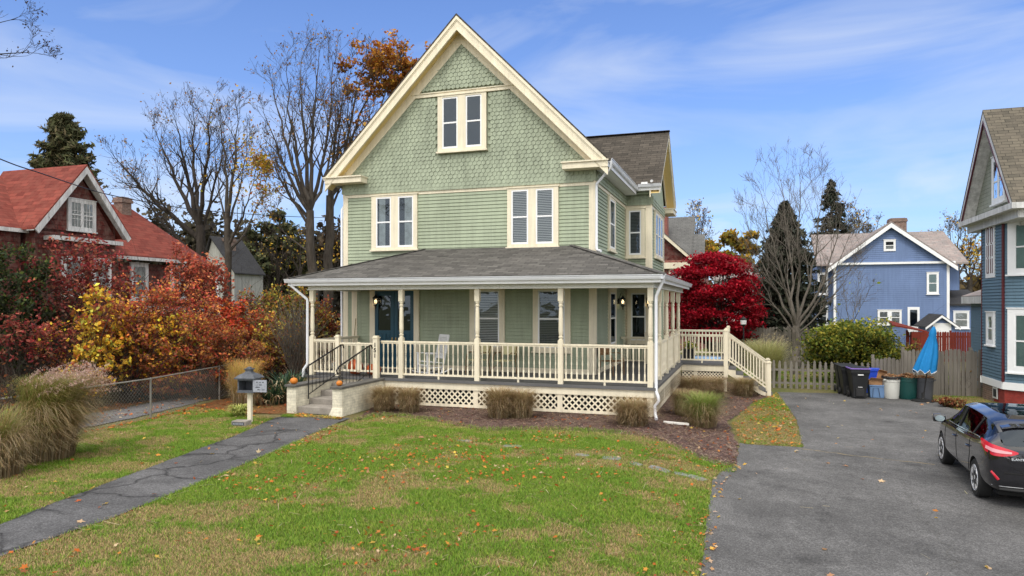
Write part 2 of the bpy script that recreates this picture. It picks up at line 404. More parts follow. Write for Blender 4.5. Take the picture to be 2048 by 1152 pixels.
def seg_geo(S, n=5):
    """S list of (p0,p1,r0,r1) -> open tapered prisms"""
    if not S: return np.zeros((0, 3)), np.zeros((0, 4), int)
    p0 = np.array([s[0] for s in S], float); p1 = np.array([s[1] for s in S], float); r0 = np.array([s[2] for s in S]); r1 = np.array([s[3] for s in S])
    d = unit(p1 - p0); p1 = p1 + d * (r1 * .5)[:, None]
    ref = np.where(np.abs(d[:, 2:3]) > .9, np.array([[1., 0, 0]]), np.array([[0, 0, 1.]]))
    a = unit(np.cross(d, ref)); b = np.cross(d, a)
    an = 2 * np.pi * np.arange(n) / n
    ring = a[:, None, :] * np.cos(an)[None, :, None] + b[:, None, :] * np.sin(an)[None, :, None]
    V = np.concatenate([p0[:, None] + ring * r0[:, None, None], p1[:, None] + ring * r1[:, None, None]], 1).reshape(-1, 3)
    base = (np.arange(len(S)) * 2 * n)[:, None]; k = np.arange(n); k2 = (k + 1) % n
    Fq = np.stack([base + k, base + k2, base + n + k2, base + n + k], 2).reshape(-1, 4)
    return V, Fq
def vnoise(x, y, seed=0):
    xi = np.floor(x).astype(int); yi = np.floor(y).astype(int); fx = x - xi; fy = y - yi
    fx = fx * fx * (3 - 2 * fx); fy = fy * fy * (3 - 2 * fy)
    def h(i, j):
        v = np.sin(i * 127.1 + j * 311.7 + seed * 74.7) * 43758.5453; return v - np.floor(v)
    return (h(xi, yi) * (1 - fx) + h(xi + 1, yi) * fx) * (1 - fy) + (h(xi, yi + 1) * (1 - fx) + h(xi + 1, yi + 1) * fx) * fy
def fbm(x, y, seed=0, o=3):
    s = 0; a = .5
    for i in range(o): s = s + a * vnoise(x * 2 ** i, y * 2 ** i, seed + i); a *= .5
    return s / (1 - .5 ** o)
def in_poly(x, y, poly):
    c = np.zeros(len(x), bool); n = len(poly); j = n - 1
    for i in range(n):
        xi, yi = poly[i]; xj, yj = poly[j]
        cond = ((yi > y) != (yj > y)) & (x < (xj - xi) * (y - yi) / (yj - yi + 1e-12) + xi)
        c ^= cond; j = i
    return c
def sheet(name, poly, mat, off, rough_edge=0):
    """flat sheet in plot coordinates, following the ground, 'off' above it"""
    bm = bmesh.new(); pts = []
    rg = random.Random(len(name) * 7 + len(poly))
    n = len(poly)
    for i in range(n):
        a, b = poly[i], poly[(i + 1) % n]; L = math.dist(a, b); k = max(1, int(L / .22)) if rough_edge else 1
        for j in range(k):
            t = j / k; w = rough_edge if 0 < j else 0
            pts.append((a[0] + (b[0] - a[0]) * t + rg.uniform(-w, w), a[1] + (b[1] - a[1]) * t + rg.uniform(-w, w)))
    bm.faces.new([bm.verts.new((p[0], p[1], 0)) for p in pts])
    for X in (0, 2.4):
        bmesh.ops.bisect_plane(bm, geom=bm.verts[:] + bm.edges[:] + bm.faces[:], plane_co=(X, 0, 0), plane_no=(1, 0, 0))
    bmesh.ops.triangulate(bm, faces=bm.faces[:])
    for v in bm.verts: v.co.z = gl(v.co.x, v.co.y) + off
    bmesh.ops.recalc_face_normals(bm, faces=bm.faces[:])
    for f in bm.faces:
        if f.normal.z < 0: f.normal_flip()
    me = bpy.data.meshes.new(name); bm.to_mesh(me); bm.free(); me.materials.append(mat)
    o = bpy.data.objects.new(name, me); COL.objects.link(o); o.location = (OX, OY, 0); o.rotation_euler = (0, 0, -TH)
    o['kind'] = 'structure'; return o
SKYMUL = (.72, 1.10, 1.78); HAZE = [(.0, (.66,) * 3), (.08, (.44,) * 3), (.26, (.19,) * 3), (.55, (.04,) * 3)]; HAZEC = (6.3, 7.55, 9.0); CLOUDC = (7.4, 8.0, 9.0); CLOUDW = (9.0, 9.1, 9.4); FILLDECKC = (20.5, 19.9, 18.7); WISPK = .78; SKYSTR = .11; SUNSTR = 1.6
# ------------------------------------------------------------------ camera, sky, sun
cam = bpy.data.cameras.new('camera'); co = bpy.data.objects.new('camera', cam); COL.objects.link(co)
co.location = (0, 0, HC); co.rotation_euler = (R(90), 0, 0)
cam.sensor_width = 36; cam.lens = FL / 2048 * 36; cam.shift_y = (HYP - 576) / 2048; cam.clip_end = 3000; cam.clip_start = .05
scene.camera = co
SUN_EL, SUN_AZ = R(52), R(205)          # azimuth of the sun measured from +Y clockwise: behind the camera, to its left
wd = bpy.data.worlds.new('World'); scene.world = wd; wd.use_nodes = True
nt = wd.node_tree; bg = nt.nodes['Background']
sky = nd(nt, 'ShaderNodeTexSky', sky_type='NISHITA'); sky.sun_disc = False; sky.sun_elevation = SUN_EL; sky.sun_rotation = SUN_AZ
sky.air_density = 1.0; sky.dust_density = .4; sky.ozone_density = 2.0
tc = nd(nt, 'ShaderNodeTexCoord').outputs['Generated']
def cloudmask(scale, sc, lo, hi, det=7, loc=(0, 0, 0), dist=.6, rot=(0, 0, 0)):
    mp = nd(nt, 'ShaderNodeMapping'); mp.inputs['Scale'].default_value = sc; mp.inputs['Location'].default_value = loc; mp.inputs['Rotation'].default_value = rot
    nt.links.new(tc, mp.inputs[0])
    n = nd(nt, 'ShaderNodeTexNoise'); n.inputs['Scale'].default_value = scale; n.inputs['Detail'].default_value = det; n.inputs['Roughness'].default_value = .52; n.inputs['Distortion'].default_value = dist
    nt.links.new(mp.outputs[0], n.inputs[0])
    return ramp(nt, n.outputs[0], [(lo, (0, 0, 0)), (hi, (1, 1, 1))])
wisp = cloudmask(1.7, (1.0, 1.0, 4.6), .46, .78, 6, (7.7, .3, 2.1), .9, (0, R(9), 0))
puff = cloudmask(5.5, (1.0, 1.0, 2.1), .515, .66, 8, (1.3, 4.1, .5), .2)
sp = nd(nt, 'ShaderNodeSeparateXYZ'); nt.links.new(tc, sp.inputs[0])
low = ramp(nt, sp.outputs[2], [(.03, (1, 1, 1)), (.20, (0, 0, 0))])
pm = mix(nt, 1.0, puff, low, 'MULTIPLY')
skc = mix(nt, 1.0, sky.outputs[0], SKYMUL, 'MULTIPLY')
haze = ramp(nt, sp.outputs[2], HAZE)
skc = mix(nt, haze, skc, HAZEC)
skc = mix(nt, mix(nt, 1.0, wisp, (WISPK,) * 3, 'MULTIPLY'), skc, CLOUDC)
skc = mix(nt, mix(nt, 1.0, pm, (.8,) * 3, 'MULTIPLY'), skc, CLOUDW)
# added bright broken cloud deck, unseen behind the viewer and overhead, for fill light
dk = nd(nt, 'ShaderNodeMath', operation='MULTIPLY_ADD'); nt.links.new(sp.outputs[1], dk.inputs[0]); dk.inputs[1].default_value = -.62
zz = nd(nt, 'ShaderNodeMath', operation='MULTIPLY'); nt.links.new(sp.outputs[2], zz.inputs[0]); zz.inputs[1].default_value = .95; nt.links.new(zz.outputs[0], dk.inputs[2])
filldeckm = ramp(nt, dk.outputs[0], [(.12, (0, 0, 0)), (.62, (1, 1, 1))])
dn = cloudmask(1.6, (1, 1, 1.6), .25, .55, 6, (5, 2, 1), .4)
skc = mix(nt, mix(nt, 1.0, filldeckm, ramp(nt, dn, [(0, (.45,) * 3), (1, (1,) * 3)]), 'MULTIPLY'), skc, FILLDECKC)
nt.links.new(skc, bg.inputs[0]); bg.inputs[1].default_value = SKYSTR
sl = bpy.data.lights.new('sun', 'SUN'); so = bpy.data.objects.new('sun', sl); COL.objects.link(so)
sl.energy = SUNSTR; sl.angle = R(12); sl.color = (1, .95, .87)
sd = Vector((math.sin(SUN_AZ) * math.cos(SUN_EL), math.cos(SUN_AZ) * math.cos(SUN_EL), math.sin(SUN_EL)))
so.rotation_euler = sd.to_track_quat('Z', 'Y').to_euler(); so.location = sd * 60
scene.view_settings.view_transform = 'Standard'; scene.view_settings.look = 'None'; scene.view_settings.exposure = 0
scene.render.engine = 'CYCLES'; scene.cycles.max_bounces = 6; scene.cycles.transparent_max_bounces = 12; scene.cycles.use_denoising = True
scene.cycles.caustics_reflective = False; scene.cycles.caustics_refractive = False
# ------------------------------------------------------------------ ground and paving
G = [(-700, -300), (700, -300), (700, 900), (-700, 900)]
sheet('ground', G, M['soil'], -.012)
drive_poly = [(1.87, -22), (1.86, -10), (1.80, -5.3), (2.0, -4.2), (2.2, -3.6), (2.26, -1.2), (3.64, -1.2), (3.78, 3), (3.5, 9.5), (5.3, 9.8), (8.3, 10.0), (8.5, 8.9), (8.6, 7.1), (9.0, 5), (9.6, 0), (30, -1), (30, -22)]
LE = [(550, 836), (480, 868), (380, 905), (220, 965), (80, 1018), (0, 1050)]
RE = [(672, 848), (600, 880), (500, 925), (400, 965), (250, 1027), (100, 1080), (0, 1115)]
walk_poly = [(-9.2, -2.75), (-7.45, -2.62)] + [og(*p) for p in RE] + [(-5.2, -17), (-6.6, -17)] + [og(*p) for p in reversed(LE)]
EDGE = [(690, 850), (745, 833), (800, 834), (866, 842), (966, 862), (1081, 860), (1160, 862), (1233, 868), (1328, 884), (1385, 911), (1431, 930), (1473, 933)]
bed_poly = [(-7.2, -2.7)] + [og(*p) for p in EDGE] + [(2.2, -1.2), (1.9, 1.5), (2.6, 6.2), (3.2, 8.0), (1.5, 12), (-1, 8.2), (-2, 2.7), (-8, 2.7), (-8, -.3)]
lawn_poly = [og(*p) for p in [(x, y + 1.5) for x, y in EDGE]] + [(1.98, -4.2), (1.79, -5.3), (1.85, -10), (1.86, -17)] + [(-5.2, -17)] + [og(*p) for p in reversed(RE)]
lawn2_poly = [og(*p) for p in LE] + [(-6.6, -17), (-12, -17), (-12.0, -9), (-12.1, -6.5), (-12.3, -4.3), (-12.8, -2.3), (-10.6, -2.9)]
strip_poly = [(2.28, -1.18), (3.62, -1.18), (3.75, 3), (3.5, 9.3), (3.3, 8.3), (2.7, 6.4), (2.0, 1.5)]
grassr_poly = [(8.55, 9.2), (8.65, 7.1), (9.05, 5), (9.3, 3), (11, 4), (10.6, 8), (10.2, 10.2), (8.4, 10.3)]
nyard_poly = [(-60, -6), (-14.6, -7), (-14.9, 1), (-15.5, 9), (-60, 9)]
back_poly = [(2.2, 11.5), (5.4, 11.5), (8, 11.6), (10, 12), (12, 40), (-30, 40), (-30, 18), (1, 18)]
sheet('driveway', drive_poly, M['asph'], .008, .025)
sheet('garden_path', walk_poly, M['walk'], .012, .03)
sheet('mulch_bed', bed_poly, M['mulch'], .004, .05)
sheet('lawn', lawn_poly, M['lawn'], .0, .03)
sheet('side_lawn', lawn2_poly, M['lawn'], .0, .03)
sheet('grass_strip', strip_poly, M['lawn'], .002, .03)
sheet('grass_verge', grassr_poly, M['lawn'], .002, .03)
sheet('back_yard', back_poly, M['lawn'], .002)
ndp = [og(*p) for p in [(60, 880), (200, 838), (340, 806), (450, 785), (560, 766), (640, 748), (600, 742), (520, 752), (440, 772), (330, 792), (240, 806), (120, 836), (0, 872)]]
ndp = [(-12.6, -14), (-12.75, -6.6), (-12.9, -4.2), (-13.6, -.8), (-14.6, 3.9), (-16, 14), (-18, 14), (-15.4, 3.5), (-14.9, -.5), (-14.6, -3.5), (-15, -14)]
sheet('neighbour_driveway', ndp, M['ndrive'], .010, .05)
sheet('leaf_covered_verge', [(-14.7, -3.6), (-15.0, -.5), (-15.5, 3.5), (-18, 14), (-24, 14), (-24, -3)], M['litter'], .004, .1)
sheet('leafy_bed', [(-12.35, -4.2), (-10.4, -2.75), (-9.05, -2.45), (-9.0, -.2), (-10.7, -.2), (-11.2, 3), (-14.3, 3.8), (-13.3, -.8)], M['litter'], .006, .06)
# ------------------------------------------------------------------ building helpers
def frame(o, u, n): return Matrix(((u[0], n[0], 0, o[0]), (u[1], n[1], 0, o[1]), (u[2], n[2], 1, o[2]), (0, 0, 0, 1)))
def clap(mb, z0, z1, lo, hi, e=.115, out=.0, tk=.032, gap=.021):
    """lapped boards with a shadow gap under each lip; lo(z), hi(z) give the ends of each board"""
    z = z0
    while z < z1 - .01:
        zt = min(z + e, z1); zg = max(zt - gap, z + .01); a0, a1 = lo(z), hi(z); b0, b1 = lo(zt), hi(zt)
        if a1 - a0 > .02:
            if b1 - b0 < .02: b0 = b1 = (b0 + b1) / 2
            mb.add([(a0, out + tk, z), (a1, out + tk, z), (b1, out + tk * .45, zg), (b0, out + tk * .45, zg)], [(0, 1, 2, 3)])
            mb.add([(a0, out + tk, z), (a1, out + tk, z), (a1, out + .001, z), (a0, out + .001, z)], [(0, 1, 2, 3)])
            mb.add([(b0, out + tk * .45, zg), (b1, out + tk * .45, zg), (b1, out + .003, zg), (b0, out + .003, zg)], [(0, 1, 2, 3)])
            mb.add([(b0, out + .003, zg), (b1, out + .003, zg), (b1, out + .003, zt), (b0, out + .003, zt)], [(0, 1, 2, 3)])
        z += e
def K(c): return lambda z: c
def window(parent, F, u0, u1, z0, z1, sashes, casing='cream', sash='white', inner='blind', meet=.5, cw=None, glass='glass', sill=True, grid=None, cd=.05):
    """casing as the part; each sash, pane and curtain a sub-part. sashes: list of (u0,u1,z0,z1)"""
    F0 = F; F = F @ Matrix.Translation((0, .034, 0)); bk = -.034
    b = MB(F); xs = [u0] + [v for s in sashes for v in (s[0], s[1])] + [u1]
    zt = sashes[0][3]; zb = sashes[0][2]
    for i in range(0, len(xs), 2): b.box(xs[i], xs[i + 1], bk, cd, z0, z1)
    for s in sashes:
        b.box(s[0], s[1], bk, cd, s[3], z1); b.box(s[0], s[1], bk, cd, z0, s[2])
    b.box(u0 - .03, u1 + .03, bk, cd + .025, z1, z1 + .035)
    if sill: b.box(u0 - .04, u1 + .04, bk, cd + .05, z0 - .05, z0)
    w = b.build('window', M[casing], parent)
    for i, s in enumerate(sashes):
        a0, a1, c0, c1 = s; t = .05; sb = MB(F); d0, d1 = .012, .044
        m = c0 + (c1 - c0) * (1 - meet)
        sb.box(a0, a0 + t, d0, d1, c0, c1); sb.box(a1 - t, a1, d0, d1, c0, c1)
        sb.box(a0 + t, a1 - t, d0, d1, c0, c0 + t * 1.2); sb.box(a0 + t, a1 - t, d0, d1, c1 - t, c1)
        sb.box(a0 + t, a1 - t, d0, d1 + .008, m - .025, m + .025)
        if grid:
            for q in range(1, grid[0]): u = a0 + t + (a1 - a0 - 2 * t) * q / grid[0]; sb.box(u - .012, u + .012, d0 + .002, d1 - .004, c0 + t, c1 - t)
            for q in range(1, grid[1]): z = c0 + t + (c1 - c0 - 2 * t) * q / grid[1]; sb.box(a0 + t, a1 - t, d0 + .003, d1 - .005, z - .012, z + .012)
        sb.build('sash', M[sash], w)
        MB(F).quad((a0 + t, .032, c0 + t), (a1 - t, .032, c0 + t), (a1 - t, .032, c1 - t), (a0 + t, .032, c1 - t)).build('pane', M[glass], w, recalc=False)
        MB(F).quad((a0 + .01, .004, c0), (a1 - .01, .004, c0), (a1 - .01, .004, c1), (a0 + .01, .004, c1)).build('room_backdrop', M['room'], w, recalc=False)
        kind = inner[i] if isinstance(inner, (list, tuple)) else inner
        if kind in ('blind', 'blinddk', 'blindhalf'):
            bb = MB(F); z = c1 - t - .02; lo = c0 + t
            while z > lo:
                bb.quad((a0 + t, .010, z), (a1 - t, .010, z), (a1 - t, .022, z - .032), (a0 + t, .022, z - .032)); z -= .055
            bb.build('blind', M['blinddk' if kind == 'blinddk' else 'blind'], w, recalc=False)
        elif kind and kind != 'none':
            mt, p, q = {'curtL': ('curtain', .12, .62), 'curtR': ('curtain', .40, .95), 'lace': ('lace', 0, 1), 'half': ('lace', 0, 1), 'green': ('gcurtain', 0, 1)}[kind]
            x0 = a0 + t + (a1 - a0 - 2 * t) * p; x1 = a0 + t + (a1 - a0 - 2 * t) * q; bb = MB(F); nn = 14
            zt_ = m if kind == 'half' else c1 - t
            for j in range(nn):
                ua, ub = x0 + (x1 - x0) * j / nn, x0 + (x1 - x0) * (j + 1) / nn
                da, db = .014 + .007 * (j % 2), .014 + .007 * ((j + 1) % 2)
                bb.quad((ua, da, c0 + t), (ub, db, c0 + t), (ub, db, zt_), (ua, da, zt_))
            bb.build('curtain', M[mt], w, recalc=False)
    return w
def hexshingles(mb, inside, u0, u1, z0, z1, p=.155, e=.130, out=.004, rng=random.Random(5), g=.0048):
    """pointed hexagonal shingles in a honeycomb, each lipped out at its foot"""
    hs = e / 1.5; row = 0; z = z0 - .05
    while z < z1:
        k = u0 + (p / 2 if row % 2 else 0)
        while k < u1:
            if inside(k, z + hs):
                o1 = out + .026 + rng.uniform(-.003, .009); o0 = out + .012 + rng.uniform(-.003, .003); j = rng.uniform(-.004, .004); t = rng.uniform(-.004, .004); h = 2 * hs; w = p / 2 - g
                zb = max(z + g * 1.1 + t, z0)
                pts = [(k + j, zb), (k + w, max(z + hs / 2 + g * .5 + t, z0)), (k + w, z + hs * 1.5 - g * .5), (k, z + h - g * 1.1), (k - w, z + hs * 1.5 - g * .5), (k - w, max(z + hs / 2 + g * .5 - t, z0))]
                vs = [(u, o1 + (o0 - o1) * (zz - z) / h, zz) for u, zz in pts]
                vs += [(u, out - .004, zz) for u, zz in pts]
                mb.add(vs, [(0, 1, 2, 3, 4, 5)] + [(i, (i + 1) % 6, 6 + (i + 1) % 6, 6 + i) for i in range(6)])
            k += p
        z += e; row += 1
def lattice(mb, F, u0, u1, z0, z1, s=.125, w=.042):
    """crossed diagonal laths clipped to the opening"""
    for sgn, d in ((1, .004), (-1, .012)):
        k = -30
        c = u0 - (z1 - z0) - s if sgn > 0 else u0 - s
        c0 = c
        while c0 < u1 + (z1 - z0) + s:
            # centre line u = c0 + sgn*(z - z0)
            hw = w * .7071
            poly = [(c0 - hw, z0), (c0 + hw, z0), (c0 + hw + sgn * (z1 - z0), z1), (c0 - hw + sgn * (z1 - z0), z1)]
            for side, lim in ((1, u0), (-1, u1)):
                out = []
                for i in range(len(poly)):
                    A, B = poly[i], poly[(i + 1) % len(poly)]; ia, ib = (A[0] - lim) * side >= 0, (B[0] - lim) * side >= 0
                    if ia: out.append(A)
                    if ia != ib: t = (lim - A[0]) / (B[0] - A[0]); out.append((lim, A[1] + (B[1] - A[1]) * t))
                poly = out
                if len(poly) < 3: break
            if len(poly) >= 3:
                P = [F @ Vector((u, d, z)) for u, z in poly]; N = F.to_3x3() @ Vector((0, .008, 0))
                mb.prism(P, N)
            c0 += s * 1.4142
BAL = None
def baluster_mesh(h):
    b = MB(); r = .021
    prof = [(.024, 0), (.024, .22), (.014, .24), (.02, .27), (.013, .30), (.018, .40), (.022, .46), (.018, .52), (.013, .62), (.02, .65), (.014, .68), (.024, .70), (.024, 1)]
    b.lathe([(q, z * h) for q, z in prof], n=8); o = b.build('baluster', M['cream'])
    me = o.data; me.polygons.foreach_set('use_smooth', [True] * len(me.polygons)); me.set_sharp_from_angle(angle=R(50)); bpy.data.objects.remove(o); return me
BALM = {}
def railing(parent, p, q, zf, single=True, sp=.152, zb=.12, zt=1.11, zf2=None, name='railing', plain=False):
    """top and bottom rail from p to q (plan), balusters between; zf floor height at p, zf2 at q"""
    zf2 = zf if zf2 is None else zf2; p3 = Vector((*p, zf)); q3 = Vector((*q, zf2)); U = Vector((0, 0, 1)); b = MB(); foot = None
    b.beam(p3 + U * (zt - .03), q3 + U * (zt - .03), .085, .045); b.beam(p3 + U * (zt - .07), q3 + U * (zt - .07), .045, .05)
    if zf == zf2 and (q3 - p3).length > 1.5:
        m = (p3 + q3) / 2; foot = m
    r = b.build(name, M['cream'], parent)
    MB().beam(p3 + U * zb, q3 + U * zb, .06, .055).build('bottom_rail', M['cream'], r)
    if foot is not None: MB().box(foot.x - .025, foot.x + .025, foot.y - .025, foot.y + .025, zf, zf + zb - .02).build('rail_foot', M['cream'], r)
    L = (q3 - p3).length; n = max(1, round(L / sp)); h = zt - zb - .12
    key = (round(h, 2), plain)
    if key not in BALM:
        if plain:
            o = MB().box(-.017, .017, -.017, .017, 0, h).build('baluster', M['cream']); BALM[key] = o.data; bpy.data.objects.remove(o)
        else: BALM[key] = baluster_mesh(h)
    if single:
        for i in range(n):
            o = bpy.data.objects.new('baluster', BALM[key]); COL.objects.link(o); o.parent = r
            o.location = p3.lerp(q3, (i + .5) / n) + U * (zb + .025)
    else:
        me = BALM[key]; vs = np.array([v.co[:] for v in me.vertices]); ps = [tuple(f.vertices) for f in me.polygons]; bb = MB()
        for i in range(n):
            c = p3.lerp(q3, (i + .5) / n) + U * (zb + .025); bb.add([tuple(Vector(v) + c) for v in vs], ps)
        o = bb.build('balusters', M['cream'], r, recalc=False); o['kind'] = 'stuff'
    return r
def post(mb, x, y, z0, zs, ze, z1, w=.14):
    """square block, turned shaft, square block"""
    h = w / 2; mb.box(x - h, x + h, y - h, y + h, z0, zs); mb.box(x - h, x + h, y - h, y + h, ze, z1)
    L = ze - zs; r = h
    prof = [(r * .95, 0), (r * 1.0, .02), (r * .6, .035), (r * .95, .07), (r * .95, .10), (r * .6, .115), (r * .85, .15), (r * .95, .25), (r * .9, .55), (r * .78, .80), (r * .62, .84), (r * .9, .87), (r * .9, .90), (r * .6, .92), (r * .95, .965), (r * .95, 1)]
    mb.lathe([(q, z * L) for q, z in prof], (x, y, zs), 12)
def newel(mb, x, y, z0, z1, w=.13):
    h = w / 2; mb.box(x - h, x + h, y - h, y + h, z0, z1); mb.box(x - h - .02, x + h + .02, y - h - .02, y + h + .02, z1, z1 + .035)
    mb.box(x - h + .01, x + h - .01, y - h + .01, y + h - .01, z1 + .035, z1 + .075)
# ================================================================== THE GREEN HOUSE
H = empty('green_house', (OX, OY, 0), -TH, 'sage green clapboard house with steep front gable and wraparound porch', 'house')
XL, XR, YF, YJ, XW, YE = -11.0, -2.05, 2.75, 8.47, -1.05, 12.75
Ff = frame((0, YF, 0), (1, 0, 0), (0, -1, 0))
Fs = frame((XR, 0, 0), (0, 1, 0), (1, 0, 0))
Fj = frame((0, YJ, 0), (1, 0, 0), (0, -1, 0))
Fw = frame((XW, 0, 0), (0, 1, 0), (1, 0, 0))
Fl = frame((XL, 0, 0), (0, 1, 0), (-1, 0, 0))
# solid core
b = MB(); b.box(XL + .002, XR - .002, YF + .002, 16, .0, 7.2); b.box(XR - .01, XW - .002, YJ + .002, YE, .0, 7.2); b.box(XL - .9, XL + .01, 8.5, 12.7, 0, 7.2)
apx = -6.5
b.prism([(XL + .1, YF + .004, 7.2), (XR - .1, YF + .004, 7.2), (apx, YF + .004, 12.0)], (0, 13, 0))
b.prism([(XW - .004, 8.2, 7.2), (XW - .004, 13.0, 7.2), (XW - .004, 10.9, 9.8)], (-4, 0, 0))
b.build('wall_core', M['green'], H)
# clapboards
b = MB(Ff); clap(b, .96, 6.70, K(XL + .18), K(XR - .18)); b.build('clapboard_wall', M['green'], H, recalc=False)
b = MB(Fs); clap(b, .96, 6.70, K(YF + .12), K(YJ - .02)); b.build('clapboard_wall', M['green'], H, recalc=False)
b = MB(Fj); clap(b, .96, 6.70, K(XR + .02), K(XW - .2)); b.build('clapboard_wall', M['green'], H, recalc=False)
b = MB(Fw); clap(b, .2, 6.70, K(YJ + .2), K(YE)); b.build('clapboard_wall', M['green'], H, recalc=False)
# shingle flare bands on side walls
for F_, a0, a1 in ((Fs, YF, YJ + .02), (Fj, XR - .02, XW + .03), (Fw, YJ, YE)):
    b = MB(F_); b.prism([F_.inverted() @ F_ @ Vector((a0, .0, 6.83)), Vector((a0, .07, 6.83)), Vector((a0, .03, 7.2)), Vector((a0, 0, 7.2))], Vector((a1 - a0, 0, 0)))
    hexshingles(b, lambda u, z, a0=a0, a1=a1: a0 + .06 < u < a1 - .06, a0, a1, 6.80, 7.12, out=.06); b.build('shingle_band', M['greensh'], H)
# front gable shingles
b = MB(Ff)
b.add([(XL - .04, .075, 6.84), (XR + .04, .075, 6.84), (XR + .02, .03, 7.3), (apx, .03, 12.0), (XL - .02, .03, 7.3)], [(0, 1, 2, 3, 4)])
b.quad((XL - .04, .075, 6.84), (XR + .04, .075, 6.84), (XR + .04, 0, 6.84), (XL - .04, 0, 6.84))
def rin(u, z, m=.0):
    if z < 7.35: return XL + .05 < u < XR - .05
    return abs(u - apx) < (11.85 - z) / .985 - m
def low_in(u, z):
    return rin(u, z, .09) and z < 9.92 and not (-7.40 < u < -5.56 and z > 7.93)
hexshingles(b, low_in, XL, XR, 6.80, 9.95, out=.055)
hexshingles(b, lambda u, z: rin(u, z, .09) and z > 10.1, XL + .1, XR, 10.03, 11.7, out=.075)
b.build('gable_shingles', M['greensh'], H)
# trim
b = MB(Ff)
b.box(XL, XL + .19, 0, .035, .8, 6.70); b.box(XR - .19, XR, 0, .035, .8, 6.70)
b.box(XL - .01, XR + .01, 0, .038, 6.70, 6.84)
b.box(XL + .19, XR - .19, 0, .03, .8, .97)
b.box(-10.66, -10.45, 0, .034, .97, 3.7)
b.build('trim_boards', M['cream'], H)
b = MB(Fs); b.box(YF - .036, YF + .13, 0, .036, .8, 6.70); b.box(YF, YJ, 0, .039, 6.70, 6.84); b.box(YF + .13, YJ, 0, .03, .8, .97)
b.box(YJ - .13, YJ - .037, 0, .03, .97, 6.70); b.build('trim_boards', M['cream'], H)
b = MB(Fj); b.box(XR + .04, XW, 0, .04, 6.70, 6.84); b.box(XW - .21, XW + .04, 0, .036, .8, 6.70); b.box(XR + .04, XR + .12, 0, .03, .97, 6.7); b.build('trim_boards', M['cream'], H)
b = MB(Fw); b.box(YJ - .002, YJ + .21, 0, .038, .2, 6.70); b.box(YJ, YE, 0, .041, 6.70, 6.84); b.box(YE - .18, YE, 0, .036, .2, 6.70); b.build('trim_boards', M['cream'], H)
# gable tie and rake frieze on the wall
b = MB(Ff); b.box(-8.42, -4.58, 0, .11, 9.92, 10.06); b.box(-8.3, -4.7, .11, .14, 10.03, 10.06)
for s in (-1, 1):
    top = 12.05; e = (apx + s * 4.62, 7.38)
    b.prism([(apx, .0, top), (apx, .0, top - .48), (e[0] - s * .36, 0, e[1] ), (e[0] + s*.1, 0, e[1])], (0, .105, 0))
b.build('rake_frieze', M['cream'], H)
# windows on the front
window(H, Ff, -9.86, -8.12, 4.86, 6.72, [(-9.68, -9.10, 4.94, 6.66), (-8.84, -8.26, 4.94, 6.66)], inner=['curtL', 'curtR'])
window(H, Ff, -4.91, -3.21, 4.83, 6.72, [(-4.77, -4.20, 4.92, 6.66), (-3.95, -3.37, 4.92, 6.66)], inner=['blind', 'blind'])
Fg = frame((0, YF - .06, 0), (1, 0, 0), (0, -1, 0))
window(H, Fg, -7.33, -5.61, 8.05, 9.90, [(-7.17, -6.61, 8.15, 9.84), (-6.33, -5.77, 8.15, 9.84)], inner='none', cd=.06)
window(H, Ff, -6.22, -5.0, 1.50, 3.62, [(-6.04, -5.18, 1.62, 3.44)], inner='blind')
window(H, Ff, -4.05, -2.82, 1.50, 3.62, [(-3.88, -3.0, 1.62, 3.44)], inner='blinddk')
# windows on the sides
window(H, Fs, 4.75, 6.0, 4.83, 6.66, [(4.93, 5.82, 4.92, 6.58)], inner='none')
window(H, Fs, 4.80, 6.15, 1.50, 3.55, [(5.0, 5.95, 1.62, 3.40)], inner='none', glass='dglass')
window(H, Fj, -2.0, -1.28, 4.80, 6.68, [(-1.88, -1.42, 4.90, 6.60)], inner='blinddk')
window(H, Fj, -1.95, -1.10, 1.50, 3.60, [(-1.80, -1.24, 1.60, 3.42)], inner='none', glass='dglass')
window(H, Fw, 9.30, 11.95, 4.85, 6.68, [(9.42, 10.12, 4.95, 6.6), (10.28, 10.98, 4.95, 6.6), (11.12, 11.82, 4.95, 6.6)], inner='none')
